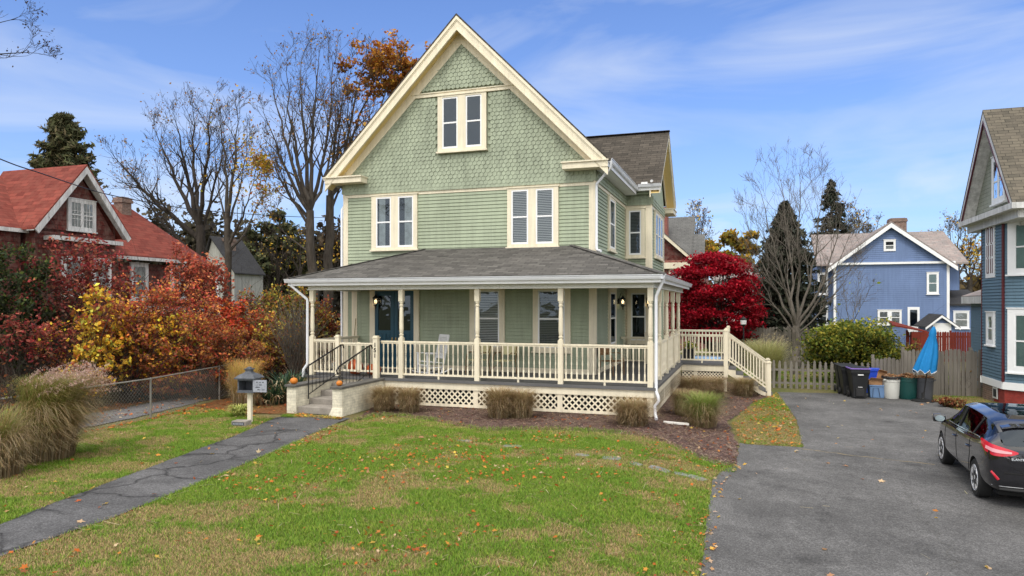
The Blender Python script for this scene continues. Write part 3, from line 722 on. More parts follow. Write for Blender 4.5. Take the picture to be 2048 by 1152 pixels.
# double door
Ff_ = Ff; Ff = Ff @ Matrix.Translation((0, .036, 0))
b = MB(Ff); b.box(-9.92, -9.72, -.03, .06, .8, 3.60); b.box(-8.24, -8.05, -.03, .06, .8, 3.60); b.box(-9.92, -8.05, 0, .065, 3.45, 3.66); b.box(-9.72, -8.24, 0, .09, .8, .845); b.build('door_frame', M['cream'], H)
for d0, d1, hs in ((-9.72, -8.985, 1), (-8.975, -8.24, -1)):
    b = MB(Ff); t = .13
    b.box(d0, d0 + t, .004, .05, .845, 3.45); b.box(d1 - t, d1, .004, .05, .845, 3.45)
    for z0, z1 in ((.845, 1.08), (1.66, 1.78), (1.98, 2.10), (3.28, 3.45)): b.box(d0 + t, d1 - t, .004, .048, z0, z1)
    mdl = (d0 + d1) / 2; b.box(mdl - .05, mdl + .05, .004, .047, 1.78, 1.98); b.box(d0 + t, d1 - t, .004, .02, .845, 3.4)
    b.box(d0 + t + .05, d1 - t - .05, .02, .036, 1.14, 1.60); b.box(d0 + t + .04, mdl - .09, .02, .036, 1.81, 1.95); b.box(mdl + .09, d1 - t - .04, .02, .036, 1.81, 1.95)
    dr = b.build('door', M['door'], H, bevel=.006)
    MB(Ff).quad((d0 + t, .027, 2.10), (d1 - t, .027, 2.10), (d1 - t, .027, 3.28), (d0 + t, .027, 3.28)).build('pane', M['dglass'], dr, recalc=False)
    u = d1 - .065 if hs > 0 else d0 + .065
    MB(Ff).box(u - .022, u + .022, .05, .062, 1.62, 1.86).tube([(u, .062, 1.78), (u, .11, 1.78), (u, .11, 1.72)], .014, 8).build('handle', M['brass'], dr)
Ff = Ff_
# porch: floor, skirt, lattice
b = MB(); b.box(-10.62, .16, -.16, YF, .725, .80); b.box(XR, .16, YF + .002, YJ + .05, .725, .80); b.box(XW, .16, YJ + .06, 9.2, .725, .80)
b.build('porch_floor', M['deckgrey'], H)
b = MB(); b.box(-8.05, .10, -.10, -.06, .53, .724); b.box(.06, .10, -.059, 8.3, .53, .724); b.box(-10.55, -8.05, -.10, -.06, .30, .724); b.box(-10.55, -10.51, -.05, YF, .3, .724)
b.build('porch_skirt', M['cream'], H)
Fp = frame((0, -.045, 0), (1, 0, 0), (0, -1, 0)); Fq = frame((.045, 0, 0), (0, 1, 0), (1, 0, 0))
b = MB()
for a0, a1 in ((-7.80, -7.24), (-7.1, -5.0), (-4.86, -2.52), (-2.38, -.12)): lattice(b, Fp, a0, a1, .10, .52)
b2 = MB(Fp)
for u in (-7.17, -4.93, -2.45, -.02): b2.box(u - .07, u + .07, 0, .028, .03, .53)
b2.box(-7.82, -.09, 0, .024, .03, .11)
for v in b2.v: b.v.append(v)
nb = len(b.v) - len(b2.v); b.f += [tuple(i + nb for i in f) for f in b2.f]
b.build('lattice_skirt', M['cream'], H)
b = MB()
for a0, a1 in ((.1, 2.6), (2.75, 5.3), (5.45, 8.1)): lattice(b, Fq, a0, a1, .10, .52)
b2 = MB(Fq)
for u in (.03, 2.67, 5.37, 8.2): b2.box(u - .06, u + .06, 0, .028, .03, .53)
b2.box(.05, 8.2, 0, .024, .02, .11)
nb = len(b.v); b.v += b2.v; b.f += [tuple(i + nb for i in f) for f in b2.f]
b.build('lattice_skirt', M['cream'], H)
MB().quad((-10.4, .5, -.3), (-.5, .5, -.3), (-.5, .5, .7), (-10.4, .5, .7)).quad((-.5, .5, -.3), (-.5, 8.2, -.3), (-.5, 8.2, .7), (-.5, .5, .7)).build('crawl_space_shade', M['dark'], H, recalc=False)  # near-black sheets behind the lattice, painting in the shade under the porch
# posts
for x in (-10.4, -7.32, -4.9, -2.44, 0):
    b = MB(); post(b, x, 0, .801, 2.0, 3.08, 3.43); autosmooth(b.build('porch_post', M['cream'], H))
for y in (2.0, 3.95, 6.0, 8.1):
    b = MB(); post(b, 0, y, .801, 2.0, 3.08, 3.43); autosmooth(b.build('porch_post', M['cream'], H))
b = MB(); newel(b, -9.49, 0, .801, 1.98); b.build('newel_post', M['cream'], H)
b = MB(); newel(b, -8.07, -.17, .50, 1.98, .15); nw = b.build('newel_post', M['cream'], H, label='newel post with black house number running down it')
# railings
railing(H, (-10.33, 0), (-9.56, 0), .8); railing(H, (-9.42, .03), (-8.15, .03), .8, zt=1.03, zb=.17, name='porch_gate')
b = MB(); b.box(-8.83, -8.73, .0, .06, .93, 1.84); b.build('gate_stile', M['cream'], H)
railing(H, (-7.99, 0), (-7.39, 0), .8); railing(H, (-7.25, 0), (-4.97, 0), .8); railing(H, (-4.83, 0), (-2.51, 0), .8); railing(H, (-2.37, 0), (-.07, 0), .8)
railing(H, (-10.4, .07), (-10.4, YF - .02), .8, single=False)
for a0, a1 in ((.07, 1.93), (2.07, 3.88), (4.02, 5.93), (6.07, 8.03)): railing(H, (0, a0), (0, a1), .8, single=False)
railing(H, (XR + .06, 7.2), (-1.1, 7.2), .8, single=False, sp=.2, zt=1.0, plain=True)
b = MB(); newel(b, -1.05, 7.2, .801, 1.9, .12); b.build('newel_post', M['cream'], H)
# beam, ceiling, roof of the porch
b = MB(); b.box(-10.49, .09, -.09, .09, 3.43, 3.66); b.box(-.09, .09, .092, 9.0, 3.43, 3.66); b.box(-10.49, -10.31, .092, YF, 3.43, 3.66)
b.box(-10.52, .115, -.115, -.09, 3.43, 3.462)
b.box(.09, .115, -.088, 9.0, 3.43, 3.462)
x = -10.4
while x < .1: b.box(x - .008, x + .008, -.104, -.089, 3.466, 3.60); x += .155
y = .1
while y < 9: b.box(.089, .104, y - .008, y + .008, 3.466, 3.60); y += .155
b.build('porch_beam', M['beadboard'], H)
b = MB(); b.box(-10.3, -.1, .1, YF - .04, 3.60, 3.63); b.box(XR + .05, -.1, YF - .03, 8.4, 3.60, 3.63); b.build('porch_ceiling', M['ceil'], H)
ey, exl, exr, z0, pit = -.42, -11.05, .38, 3.78, .335
yb = 9.25
def zr(run): return z0 + pit * run
b = MB()
rf = YF - ey; A = (exl, ey, z0); B = (exr, ey, z0); C = (exr - rf, YF, zr(rf)); D = (exl + rf, YF, zr(rf))
rs = exr - XR; rw_ = exr - XW
b.quad(A, B, C, D)
b.add([B, (exr, yb, z0), (XW, yb, zr(rw_)), (XW, YJ, zr(rw_)), (XR, YJ, zr(rs)), (XR, YF, zr(rs)), C], [tuple(range(7))])
b.quad((exl, YF + .3, z0), A, D, (exl + rf, YF + .3, zr(rf)))
b.build('porch_roof', M['shin'], H, recalc=False)
for p, q in ((A, D), (B, C)):
    p, q = Vector(p), Vector(q); MB().beam(p + Vector((0, 0, .008)), q + Vector((0, 0, .012)), .22, .02).build('hip_cap', M['shin'], H)
b = MB(); b.box(exl + .01, exr - .06, ey + .06, ey + .09, 3.56, z0 - .02); b.box(exr - .09, exr - .06, ey + .091, yb, 3.56, z0 - .02); b.box(exl + .05, exl + .08, ey + .091, YF + .3, 3.56, z0 - .02)
b.box(exl + .1, exr - .1, ey + .091, -.12, 3.60, 3.615); b.box(.12, exr - .091, -.12, yb, 3.60, 3.615); b.build('porch_fascia', M['white'], H)
def gutter(p, q, n, name='gutter'):
    """K-style gutter from p to q; n = outward horizontal direction"""
    p, q, n = Vector(p), Vector(q), Vector(n); U = Vector((0, 0, 1)); b = MB()
    prof = [(0, 0), (0, -.11), (.075, -.11), (.10, -.055), (.105, -.015), (.125, -.01), (.125, .005), (.10, .005), (.10, -.01), (.07, -.095), (.01, -.095), (.01, 0)]
    b.prism([p + n * u + U * v for u, v in prof], q - p); return b.build(name, M['gutter'], H)
gutter((exl - .06, ey + .06, z0 - .02), (exr + .0, ey + .06, z0 - .02), (0, -1, 0)); gutter((exr - .06, ey - .06, z0 - .02), (exr - .06, yb, z0 - .02), (1, 0, 0)); gutter((exl + .05, ey + .1, z0 - .02), (exl + .05, YF + .3, z0 - .02), (-1, 0, 0))
# main roof
RZ, RS = 12.42, 1.012
def zroof(x): return RZ - abs(x + 6.5) * RS
y0, y1 = 2.22, 16.2
for s, xe in ((1, -1.52), (-1, -11.48)):
    b = MB(); zt = zroof(xe)
    b.prism([(apx, y0, RZ), (xe, y0, zt), (xe, y0, zt - .06), (apx, y0, RZ - .07)], (0, y1 - y0, 0)); b.build('roof', M['shinb'], H)
b = MB()
for s, xe in ((1, -1.56), (-1, -11.44)):
    zt = zroof(xe)
    def off(d): return [(apx, y0 + .02, RZ - .072 - d * 1.42), (xe, y0 + .02, zt - .062 - d * 1.42)]
    for d0, d1, ya, yb_ in ((0, .085, y0 + .005, y0 + .07), (.085, .12, y0 + .03, y0 + .07), (.12, .29, y0 + .045, y0 + .085), (.29, .325, y0 + .02, y0 + .085)):
        a, c = off(d0), off(d1)
        b.prism([(a[0][0], ya, a[0][2]), (a[1][0], ya, a[1][2]), (c[1][0], ya, c[1][2]), (c[0][0], ya, c[0][2])], (0, yb_ - ya, 0))
    # boxed eave return
    xi = xe - s * 1.42
    b.box(min(xe, xi), max(xe, xi), y0 + .02, YF - .0, 7.16, 7.34); b.box(min(xe, xi) - .03, max(xe, xi) + .03, y0 - .03, YF - .0, 7.34, 7.38)
b.build('rake_boards', M['cream'], H)
b = MB()
for s, xe in ((1, -1.56), (-1, -11.44)):
    zt = zroof(xe); d = .42
    b.quad((apx, y0 + .07, RZ - d), (xe, y0 + .07, zt - d), (xe, YF - .02, zt - d), (apx, YF - .02, RZ - d))
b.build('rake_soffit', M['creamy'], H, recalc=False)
# eaves along the sides
b = MB(); b.box(-2.0, -1.56, YF - .02, 8.15, 7.16, 7.185); b.box(-1.58, -1.55, y0 + .03, 8.02, 7.16, 7.36)
b.box(-1.548, -.66, 7.99, 8.02, 7.30, 7.48); b.box(-1.548, -.66, 8.022, 8.45, 7.30, 7.325)
b.build('eave_fascia', M['white'], H)
b = MB(); b.box(-11.45, -11.42, y0 + .03, 8.0, 7.16, 7.36); b.box(-12.4, -11.46, 8.0, 8.03, 7.25, 7.46); b.build('eave_fascia', M['white'], H)
gutter((-1.55, y0 + .06, 7.40), (-1.55, 8.0, 7.40), (1, 0, 0)); gutter((-1.47, 7.99, 7.52), (-.62, 7.99, 7.52), (0, -1, 0)); gutter((-11.45, y0 + .06, 7.40), (-11.45, 8.0, 7.40), (-1, 0, 0)); gutter((-12.45, 8.0, 7.50), (-11.4, 8.0, 7.50), (0, -1, 0))
# wing roof (cross gable to the right) and its small twin on the left
yr, zrg = 11.05, 10.2; yo = 8.0; ye2 = 14.1; zo = 7.54
for s in (1, -1):
    b = MB(); ye = yo if s > 0 else ye2
    b.prism([(-.62, yr, zrg), (-.62, ye, zo), (-.62, ye, zo - .05), (-.62, yr, zrg - .06)], (-5.4, 0, 0)); b.build('wing_roof', M['shinb'], H)
MB().beam((-.6, yr, zrg + .01), (-4.3, yr, zrg + .01), .26, .025).build('ridge_cap', M['shinb'], H)
b = MB(); slp = (zrg - zo) / (yr - yo)
for ye in (yo, ye2):
    for d0, d1, xa, xb in ((.062, .16, -.625, -.68), (.16, .36, -.65, -.70)):
        b.prism([(xa, yr, zrg - d0), (xa, ye, zo - d0), (xa, ye, zo - d1), (xa, yr, zrg - d1)], (xb - xa, 0, 0))
    b.prism([(XW - .0, yr, zrg - .1), (XW, ye, zo - .1), (XW, ye, zo - .5), (XW, yr, zrg - .55)], (.05, 0, 0))
b.box(-1.05, -.62, 12.75, ye2, 7.0, 7.18); b.box(-1.05, -.58, 12.72, ye2 + .03, 7.18, 7.22)
b.build('rake_boards', M['cream'], H)
b = MB()
for ye in (yo, ye2): b.quad((-.68, yr, zrg - .36), (-.68, ye, zo - .36), (XW, ye, zo - .36), (XW, yr, zrg - .36))
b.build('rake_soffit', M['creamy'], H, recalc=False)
b = MB(); b.prism([(-12.4, yr, zrg), (-12.4, yo, zo), (-12.4, yo, zo - .05), (-12.4, yr, zrg - .06)], (5, 0, 0)); b.build('wing_roof', M['shinb'], H)
# downspouts
def downspout(pts, r=.042): b = MB(); b.tube(pts, r, 8); return autosmooth(b.build('downspout', M['gutter'], H), 60)
downspout([(-1.47, 2.32, 7.33), (-1.47, 2.34, 7.15), (-1.98, 2.66, 6.72), (-1.99, 2.68, 6.6), (-1.99, 2.68, 4.75), (-1.95, 2.6, 4.66), (-1.80, 2.4, 4.62)])
downspout([(.36, -.30, 3.70), (.36, -.30, 3.60), (.17, -.13, 3.22), (.16, -.12, 3.10), (.16, -.12, .72), (.22, -.2, .60), (.24, -.2, .48), (.14, -.15, .34), (.14, -.15, .12), (.2, -.4, .03)])
downspout([(-10.95, -.34, 3.68), (-10.95, -.34, 3.58), (-10.53, -.10, 3.15), (-10.52, -.09, 3.05), (-10.52, -.09, 1.15), (-10.62, -.14, .98), (-10.66, -.14, .74)])
downspout([(-11.52, 7.9, 7.40), (-11.5, 7.9, 7.25), (-11.06, 2.9, 6.5), (-11.06, 2.72, 6.3), (-11.06, 2.72, .5)], .04)
b = MB(); b.tube([(-.95, 7.78, 7.6), (-.95, 7.9, 7.62)], .05, 8); b.box(-1.35, -1.12, 7.9, 8.06, 7.5, 7.60); b.build('gutter_guard', M['white'], H)
# lanterns
def lantern(x, y, z, nx, ny, s=1.0):
    b = MB(); b.box(x - .05, x + .05, y - .05, y + .05, z - .1, z + .1); cx, cy = x + nx * .16, y + ny * .16
    b.tube([(x, y, z + .05), (x + nx * .1, y + ny * .1, z + .26 * s), (cx, cy, z + .24 * s)], .012, 6)
    b.lathe([(.012, .24), (.03, .2), (.10, .13), (.105, .11), (.09, .1)], (cx, cy, z - .03), 8); b.lathe([(.08, -.12), (.07, -.14), (.03, -.17), (.012, -.28)], (cx, cy, z - .03), 8)
    for k in range(6): a = k * math.pi / 3; b.tube([(cx + .085 * math.cos(a), cy + .085 * math.sin(a), z + .09), (cx + .07 * math.cos(a), cy + .07 * math.sin(a), z - .16)], .006, 4)
    o = b.build('wall_lantern', M['iron'], H)
    MB().lathe([(.02, -.1), (.045, -.05), (.042, 0), (.012, .05)], (cx, cy, z), 8).build('bulb', M['bulb'], o, smooth=True)
    MB().lathe([(.07, -.14), (.085, .08), (.083, .08), (.068, -.14)], (cx, cy, z), 10).build('lamp_glass', M['glass'], o, smooth=True)
lantern(-9.62, 2.70, 3.12, 0, -1); lantern(-2.0, 5.3 - 1.0 + 2.4, 3.10, 1, 0, 1.2); lantern(-1.12, 8.43, 3.1, 0, -1)
# house number down the newel
def text(body, size, mat, parent, mx, name='lettering', ext=.004, bold=0):
    cu = bpy.data.curves.new(name, 'FONT'); cu.body = body; cu.size = size; cu.extrude = ext; cu.align_x = 'CENTER'; cu.align_y = 'CENTER'; cu.offset = bold
    o = bpy.data.objects.new(name, cu); COL.objects.link(o); bpy.context.view_layer.update()
    me = bpy.data.meshes.new_from_object(o.evaluated_get(bpy.context.evaluated_depsgraph_get())); me.name = name
    bpy.data.objects.remove(o); me.transform(mx); me.materials.clear(); me.materials.append(mat)
    o = bpy.data.objects.new(name, me); COL.objects.link(o)
    if parent: o.parent = parent
    return o
for ch, z in (('1', 1.78), ('5', 1.62), ('1', 1.46)):
    text(ch, .17, M['iron'], nw, Matrix.Translation((-8.07, -.253, z)) @ Matrix.Rotation(R(90), 4, 'X'), 'house_number', bold=.004)
# rear deck
b = MB(); b.box(.165, 1.78, 8.24, 12.6, .725, .80); b.box(-1.0, .16, 9.21, 12.6, .725, .80); b.build('deck_floor', M['deckgrey'], H)
b = MB(); b.box(.11, 1.74, 8.28, 8.32, .50, .724); b.box(1.70, 1.74, 8.33, 12.6, .50, .724); b.build('deck_skirt', M['cream'], H)
Fd = frame((0, 8.34, 0), (1, 0, 0), (0, -1, 0)); b = MB(); lattice(b, Fd, .12, .55, -.22, .48, .1); lattice(b, Fd, .68, 1.62, -.26, .48, .08, .03)
b2 = MB(Fd); b2.box(.55, .68, 0, .03, -.3, .5); b2.box(1.62, 1.74, 0, .03, -.33, .5); b2.box(.12, 1.62, 0, .026, -.3, -.22)
nb = len(b.v); b.v += b2.v; b.f += [tuple(i + nb for i in f) for f in b2.f]; b.build('lattice_skirt', M['cream'], H)
MB().quad((.1, 8.8, -.4), (1.65, 8.8, -.4), (1.65, 8.8, .7), (.1, 8.8, .7)).build('crawl_space_shade', M['dark'], H, recalc=False)  # near-black sheet that paints in the shade below the rear deck
railing(H, (.08, 8.3), (1.62, 8.3), .8, sp=.14, zt=1.08, plain=True)
railing(H, (-1.0, 12.5), (1.70, 12.5), .8, single=False, sp=.14, zt=1.1, plain=True)
railing(H, (1.70, 9.9), (1.70, 12.45), .8, single=False, sp=.14, zt=1.1, plain=True)
for x, y, w in ((1.70, 8.3, .15), (1.70, 9.75, .14), (1.70, 12.5, .12), (3.2, 8.3, .13), (3.2, 9.75, .13)):
    b = MB(); newel(b, x, y, .3 if x < 2 else -.32, 2.0 if x < 2 else .86, w); b.build('newel_post', M['cream'], H)
railing(H, (1.78, 8.3), (3.15, 8.3), .83, sp=.135, zf2=-.19, zt=1.06, plain=True); railing(H, (1.78, 9.75), (3.15, 9.75), .83, single=False, sp=.135, zf2=-.19, zt=1.06, plain=True)
b = MB(); b3 = MB()
for i in range(6):
    xa = 1.79 + i * .26; zt = .80 - (i + 1) * .188 + .0
    b.box(xa - .02, xa + .26, 8.32, 9.72, zt - .03, zt)
    b3.box(xa, xa + .018, 8.33, 9.71, zt - .2 if i == 5 else zt - .158, zt - .032)
for y in (8.26, 9.74): 
    pts = [(1.76, y, .72)]
    for i in range(6): xa = 1.79 + i * .26; zt = .80 - (i + 1) * .188 - .032; pts += [(xa, y, zt + .158), (xa, y, zt)] if i else [(xa, y, .72), (xa, y, zt)]
    pts += [(1.79 + 6 * .26, y, -.36), (1.79 + 6 * .26, y, -.34), (3.0, y, -.34), (1.76, y, .42)]
    b3.prism(pts, (0, .05, 0))
b.build('stair_treads', M['deckgrey'], H); b3.build('stair_stringers', M['cream'], H)
# ================================================================== ENTRY STEPS
E = empty('entry_steps', (OX, OY, 0), -TH, 'concrete steps with cream brick side walls leading up to the porch', 'steps')
fr = [-2.35, -1.8, -1.25, -.7]; tp = [.19, .35, .5, .65]
for i in range(4):
    b = MB(); b.box(-9.27, -8.14, fr[i], -.11 if i == 3 else fr[i + 1] + .02, 0 if i == 0 else tp[i - 1] - .02, tp[i]); b.build('step', M['concrete'], E, bevel=.015)
for x0, x1 in ((-9.57, -9.28), (-8.13, -7.84)):
    w = MB().box(x0, x1, -2.42, -.11, -.02, .73).build('cheek_wall', M['brickpaint'], E)
    MB().box(x0 - .04, x1 + .04, -2.48, -.115, .73, .79).build('cap', M['capgrey'], w, bevel=.008)
MB().prism([(-8.2, -2.5, 0), (-7.78, -2.5, 0), (-7.82, -2.43, .22), (-8.13, -2.43, .22)], (0, .08, 0)).build('plinth', M['brickpaint'], E)
for x in (-9.2, -8.22):
    b = MB(); p0 = Vector((x, -1.95, .35)); p1 = Vector((x, -.3, .8)); U = Vector((0, 0, 1))
    b.tube([p0, p0 + U * .92], .017, 6); b.tube([p1, p1 + U * .96], .017, 6)
    b.tube([p0 + U * .72 + Vector((0, -.06, 0)), p0 + U * .84 + Vector((0, -.12, 0)), p0 + U * .93, p1 + U * .96, p1 + U * .96 + Vector((0, .12, 0)), p1 + U * .86 + Vector((0, .16, 0))], .022, 6); b.tube([p0 + U * .12, p1 + U * .12 - Vector((0, .2, 0)), p1 + U * .12], .013, 6)
    for k in range(1, 9):
        q = p0.lerp(p1, k / 9); b.tube([q + U * .12, q + U * .94], .009, 5)
    b.build('handrail', M['iron'], E)
# ------------------------------------------------------------------ helpers: photo pixel onto a vertical plane of the plot frame
def pf(px, py, y0=0):
    r = (px - 1024) / FL; t = (y0 + OX * ST + OY * CT) / (r * ST + CT); return w2l(r * t, t)[0], HC - (py - HYP) / FL * t
def ps(px, py, x0=0):
    r = (px - 1024) / FL; t = (x0 + OX * CT - OY * ST) / (r * CT - ST); return w2l(r * t, t)[1], HC - (py - HYP) / FL * t
def FX(y0): return frame((0, y0, 0), (1, 0, 0), (0, -1, 0))
def FY(x0, s=1): return frame((x0, 0, 0), (0, 1, 0), (s, 0, 0))
def slab(parent, p, q, r, s, th, mat, name='roof'):
    """roof slab from four corners, given thickness downwards"""
    b = MB(); b.prism([p, q, r, s], (0, 0, -th)); return b.build(name, mat, parent)
def chimney(parent, x, y, w, z0, z1, mat, d=None):
    d = d or w; b = MB(); b.box(x - w / 2, x + w / 2, y - d / 2, y + d / 2, z0, z1)
    b.box(x - w / 2 - .06, x + w / 2 + .06, y - d / 2 - .06, y + d / 2 + .06, z1, z1 + .14); b.box(x - w / 2 - .03, x + w / 2 + .03, y - d / 2 - .03, y + d / 2 + .03, z1 + .14, z1 + .26)
    c = b.build('chimney', mat, parent); MB().box(x - w / 2 + .08, x + w / 2 - .08, y - d / 2 + .08, y + d / 2 - .08, z1 + .26, z1 + .30).build('chimney_cap', M['concrete'], c); return c
# ================================================================== TEAL HOUSE (right edge)
T = empty('teal_house', (OX, OY, 0), -TH, 'teal clapboard house with dark red corner boards and steep shingled gable at right edge', 'house')
xT, ya, yb2 = 10.38, 8.04, 10.17
q = .7071
cs = [(xT, yb2), (xT, ya), (xT + 1.7 * q, ya - 1.7 * q), (xT + 6, ya - 1.7 * q), (xT + 6, yb2 + 1.2), (xT + 1.2, yb2 + 1.2)]
MB().prism([(x, y, .2) for x, y in cs], (0, 0, 5.8)).build('wall_core', M['teal'], T)
MB().prism([(x + (.03 if x < 12 else -.03), y, -.4) for x, y in cs], (0, 0, .66)).build('foundation', M['brickred'], T)
FT = FY(xT, -1); Fa = frame((xT, ya, 0), (q, -q, 0), (-q, -q, 0)); Ff2 = frame((xT + 1.7 * q, ya - 1.7 * q, 0), (1, 0, 0), (0, -1, 0)); Fb = frame((xT, yb2, 0), (q, q, 0), (-q, q, 0))
for F_, a0, a1 in ((FT, ya + .05, yb2), (Fa, .05, 1.7), (Ff2, 0, 4.5), (Fb, 0, 1.7)):
    b = MB(F_); clap(b, .46, 5.9, K(a0), K(a1), .105); b.build('clapboard_wall', M['teal'], T, recalc=False)
    MB(F_).box(a0 - .05, a1, 0, .05, .22, .46).build('skirt_board', M['white'], T)
MB().tube([(xT - .02, ya - .02, .46), (xT - .02, ya - .02, 5.9)], .045, 6).build('corner_board', M['redtrim'], T)
MB().tube([(xT - .01, yb2, .46), (xT - .01, yb2, 5.9)], .035, 6).build('corner_board', M['redtrim'], T)
# small side window, red panel, large angled windows
window(T, FT, 8.75, 9.52, 1.60, 2.72, [(8.88, 9.40, 1.72, 2.62)], casing='white', inner='lace', meet=.5)
b = MB(FT); b.box(8.78, 9.68, 0, .05, 3.9, 5.75); pn = b.build('panel', M['white'], T)
b = MB(FT)
for u in (8.95, 9.12, 9.34, 9.50):
    for z0, z1 in ((4.05, 4.55), (4.62, 5.02), (5.10, 5.60)): b.box(u - .022, u + .022, .05, .062, z0, z1)
for z in (4.05, 4.57, 5.05, 5.58): b.box(8.97 if z > 5 else 9.14, 9.12, .05, .06, z, z + .035); b.box(9.34, 9.48, .05, .06, z, z + .035)
for k, v in enumerate([(8.95, 4.05), (9.5, 4.05)]): pass
b.build('panel_scrollwork', M['redtrim'], pn)['kind'] = 'stuff'
window(T, Fa, .16, 1.62, 3.95, 5.72, [(.36, 1.46, 4.08, 5.58)], casing='white', inner='green')
window(T, Fa, .16, 1.62, .80, 2.85, [(.36, 1.46, .95, 2.68)], casing='white', inner='green')
b = MB(FT); b.box(8.35, 8.95, .0, .0, 0, 0) if False else None
MB(FT).box(8.6, 9.05, -.01, .02, -.18, .2).build('cellar_window', M['oldwhite'], T)
MB(FT).box(8.68, 8.97, .02, .026, -.12, .14).build('cellar_pane', M['dglass'], T)
MB(FT).box(9.05, yb2, -.025, .0, -.4, .22).build('foundation_patch', M['brickold'], T)
# gable and roof
gx, gy, gz, hw, ez = 9.98, 8.72, 9.55, 2.78, 6.05
for s in (1, -1):
    slab(T, (gx, gy, gz), (gx, gy + s * hw, ez), (gx + 8, gy + s * hw, ez), (gx + 8, gy, gz), .07, M['shint'])
    b = MB(); b.prism([(gx + .01, gy, gz - .09), (gx + .01, gy + s * (hw - .02), ez - .08), (gx + .01, gy + s * (hw - .18), ez - .08), (gx + .01, gy, gz - .36)], (.05, 0, 0)); b.build('rake_board', M['oldwhite'], T)
    b = MB(); b.prism([(gx + .0, gy, gz - .36), (gx + .0, gy + s * (hw - .18), ez - .08), (gx + .0, gy + s * (hw - .26), ez - .08), (gx + .0, gy, gz - .46)], (.05, 0, 0)); b.build('rake_board', M['redtrim'], T)
    MB().quad((gx + .03, gy, gz - .42), (gx + .03, gy + s * (hw - .2), ez - .08), (xT + .1, gy + s * (hw - .2), ez - .08), (xT + .1, gy, gz - .42)).build('rake_soffit', M['oldwhite'], T, recalc=False)
gxw = xT + .02
MB().prism([(gxw, gy + hw - .3, ez + .05), (gxw, gy - hw + .3, ez + .05), (gxw, gy, gz - .3)], (3, 0, 0)).build('gable_wall', M['gsh'], T)
b = MB(); b.box(gx - .02, gxw + 1, gy - hw - .02, gy + hw + .02, ez - .18, ez - .0)
b.build('eave_cornice', M['oldwhite'], T)
MB().box(gx + .22, gxw + 2.5, gy - hw + .25, gy + hw - .2, 5.62, ez - .18).build('frieze', M['oldwhite'], T)
window(T, FY(gxw, -1), 7.75, 9.0, 6.35, 7.95, [(7.87, 8.34, 6.48, 7.82), (8.40, 8.88, 6.48, 7.82)], casing='white', inner='none', meet=.55)
b = MB()
for i in range(7): b.box(xT + .3 + i * .22, xT + .42 + i * .22, ya - .55 - i * .1, ya - .35 - i * .1, 5.5, 5.62)
bb = b.build('brackets', M['oldwhite'], T); bb['kind'] = 'stuff'
# low addition behind
MB().box(11.3, 14, 11.6, 15, -.3, 3.2).build('addition_wall', M['teal'], T)
b = MB(FY(11.3, -1)); clap(b, 0, 2.9, K(11.6), K(14.9), .12); b.build('clapboard_wall', M['teal'], T, recalc=False)
MB().box(11.0, 14, 11.3, 15.2, 3.02, 3.3).build('addition_cornice', M['oldwhite'], T)
MB().prism([(11.0, 11.3, 3.3), (11.0, 15.2, 3.3), (13, 13.5, 4.2), (13, 12.6, 4.2)], (0, 0, .03)).build('addition_roof', M['slate'], T)
# ================================================================== BLUE HOUSE (back right)
Bh = empty('blue_house', (OX, OY, 0), -TH, 'periwinkle blue house with white trimmed gable and pinkish slate roof behind the bush', 'house')
yB = 37.3; x0, _ = pf(1668, 540, yB); x1, _ = pf(1898, 540, yB); xm = (x0 + x1) / 2; ze = pf(1780, 528, yB)[1]; zp = pf(1780, 447, yB)[1]
MB().box(x0, x1, yB + .02, yB + 9, -.4, ze).build('wall_core', M['blue'], Bh); MB().prism([(x0, yB + .02, ze), (x1, yB + .02, ze), (xm, yB + .02, zp - .1)], (0, 9, 0)).build('gable_core', M['blue'], Bh)
b = MB(FX(yB)); clap(b, -.3, ze, K(x0), K(x1), .14, tk=.03); b.build('clapboard_wall', M['blue'], Bh, recalc=False)
sl_ = (x1 - x0) / 2 / (zp - .1 - ze)
b = MB(FX(yB)); clap(b, ze + .15, zp - .4, lambda z: xm - (zp - .25 - z) * sl_, lambda z: xm + (zp - .25 - z) * sl_, .14, tk=.03); b.build('gable_clapboards', M['blue'], Bh, recalc=False)
MB(FX(yB)).box(x0 - .35, x1 + .35, 0, .22, ze - .02, ze + .13).build('gable_trim', M['white'], Bh)
for s, xe in ((-1, x0 - .45), (1, x1 + .45)):
    zz = zp + .1 - (zp - ze) * 1.09
    slab(Bh, (xm, yB - .4, zp + .12), (xe, yB - .4, zz), (xe, yB + 9, zz), (xm, yB + 9, zp + .12), .1, M['slate'])
    MB().prism([(xm, yB - .43, zp + .0), (xe, yB - .43, zz - .12), (xe, yB - .43, zz - .40), (xm, yB - .43, zp - .32)], (0, .06, 0)).build('rake_board', M['white'], Bh)
    MB().box(xe - .02 if s < 0 else x1 - .14, x0 + .14 if s < 0 else x1 + .03, yB - .03, yB, -.3, ze).build('corner_board', M['white'], Bh) if s > 0 else MB().box(x0 - .03, x0 + .14, yB - .034, yB, -.3, ze).build('corner_board', M['white'], Bh)
def wpx(parent, y0, r, casing='white', inner='blind', n=1, **kw):
    """window from a photo rectangle on the plane y0"""
    u0, z1 = pf(r[0], r[1], y0); u1, z0 = pf(r[2], r[3], y0); w = (u1 - u0); s = []
    for i in range(n): s.append((u0 + w * i / n + .09, u0 + w * (i + 1) / n - .09, z0 + .09, z1 - .09))
    return window(parent, FX(y0), u0, u1, z0, z1, s, casing=casing, inner=inner, **kw)
wpx(Bh, yB, (1767, 480, 1791, 502), inner='half', sill=False); wpx(Bh, yB, (1853, 545, 1877, 588), inner='gcurtain' and 'green')
wpx(Bh, yB, (1755, 620, 1803, 650), inner='blind', n=2)
u0, z1 = pf(1815, 614, yB); u1, z0 = pf(1839, 655, yB)
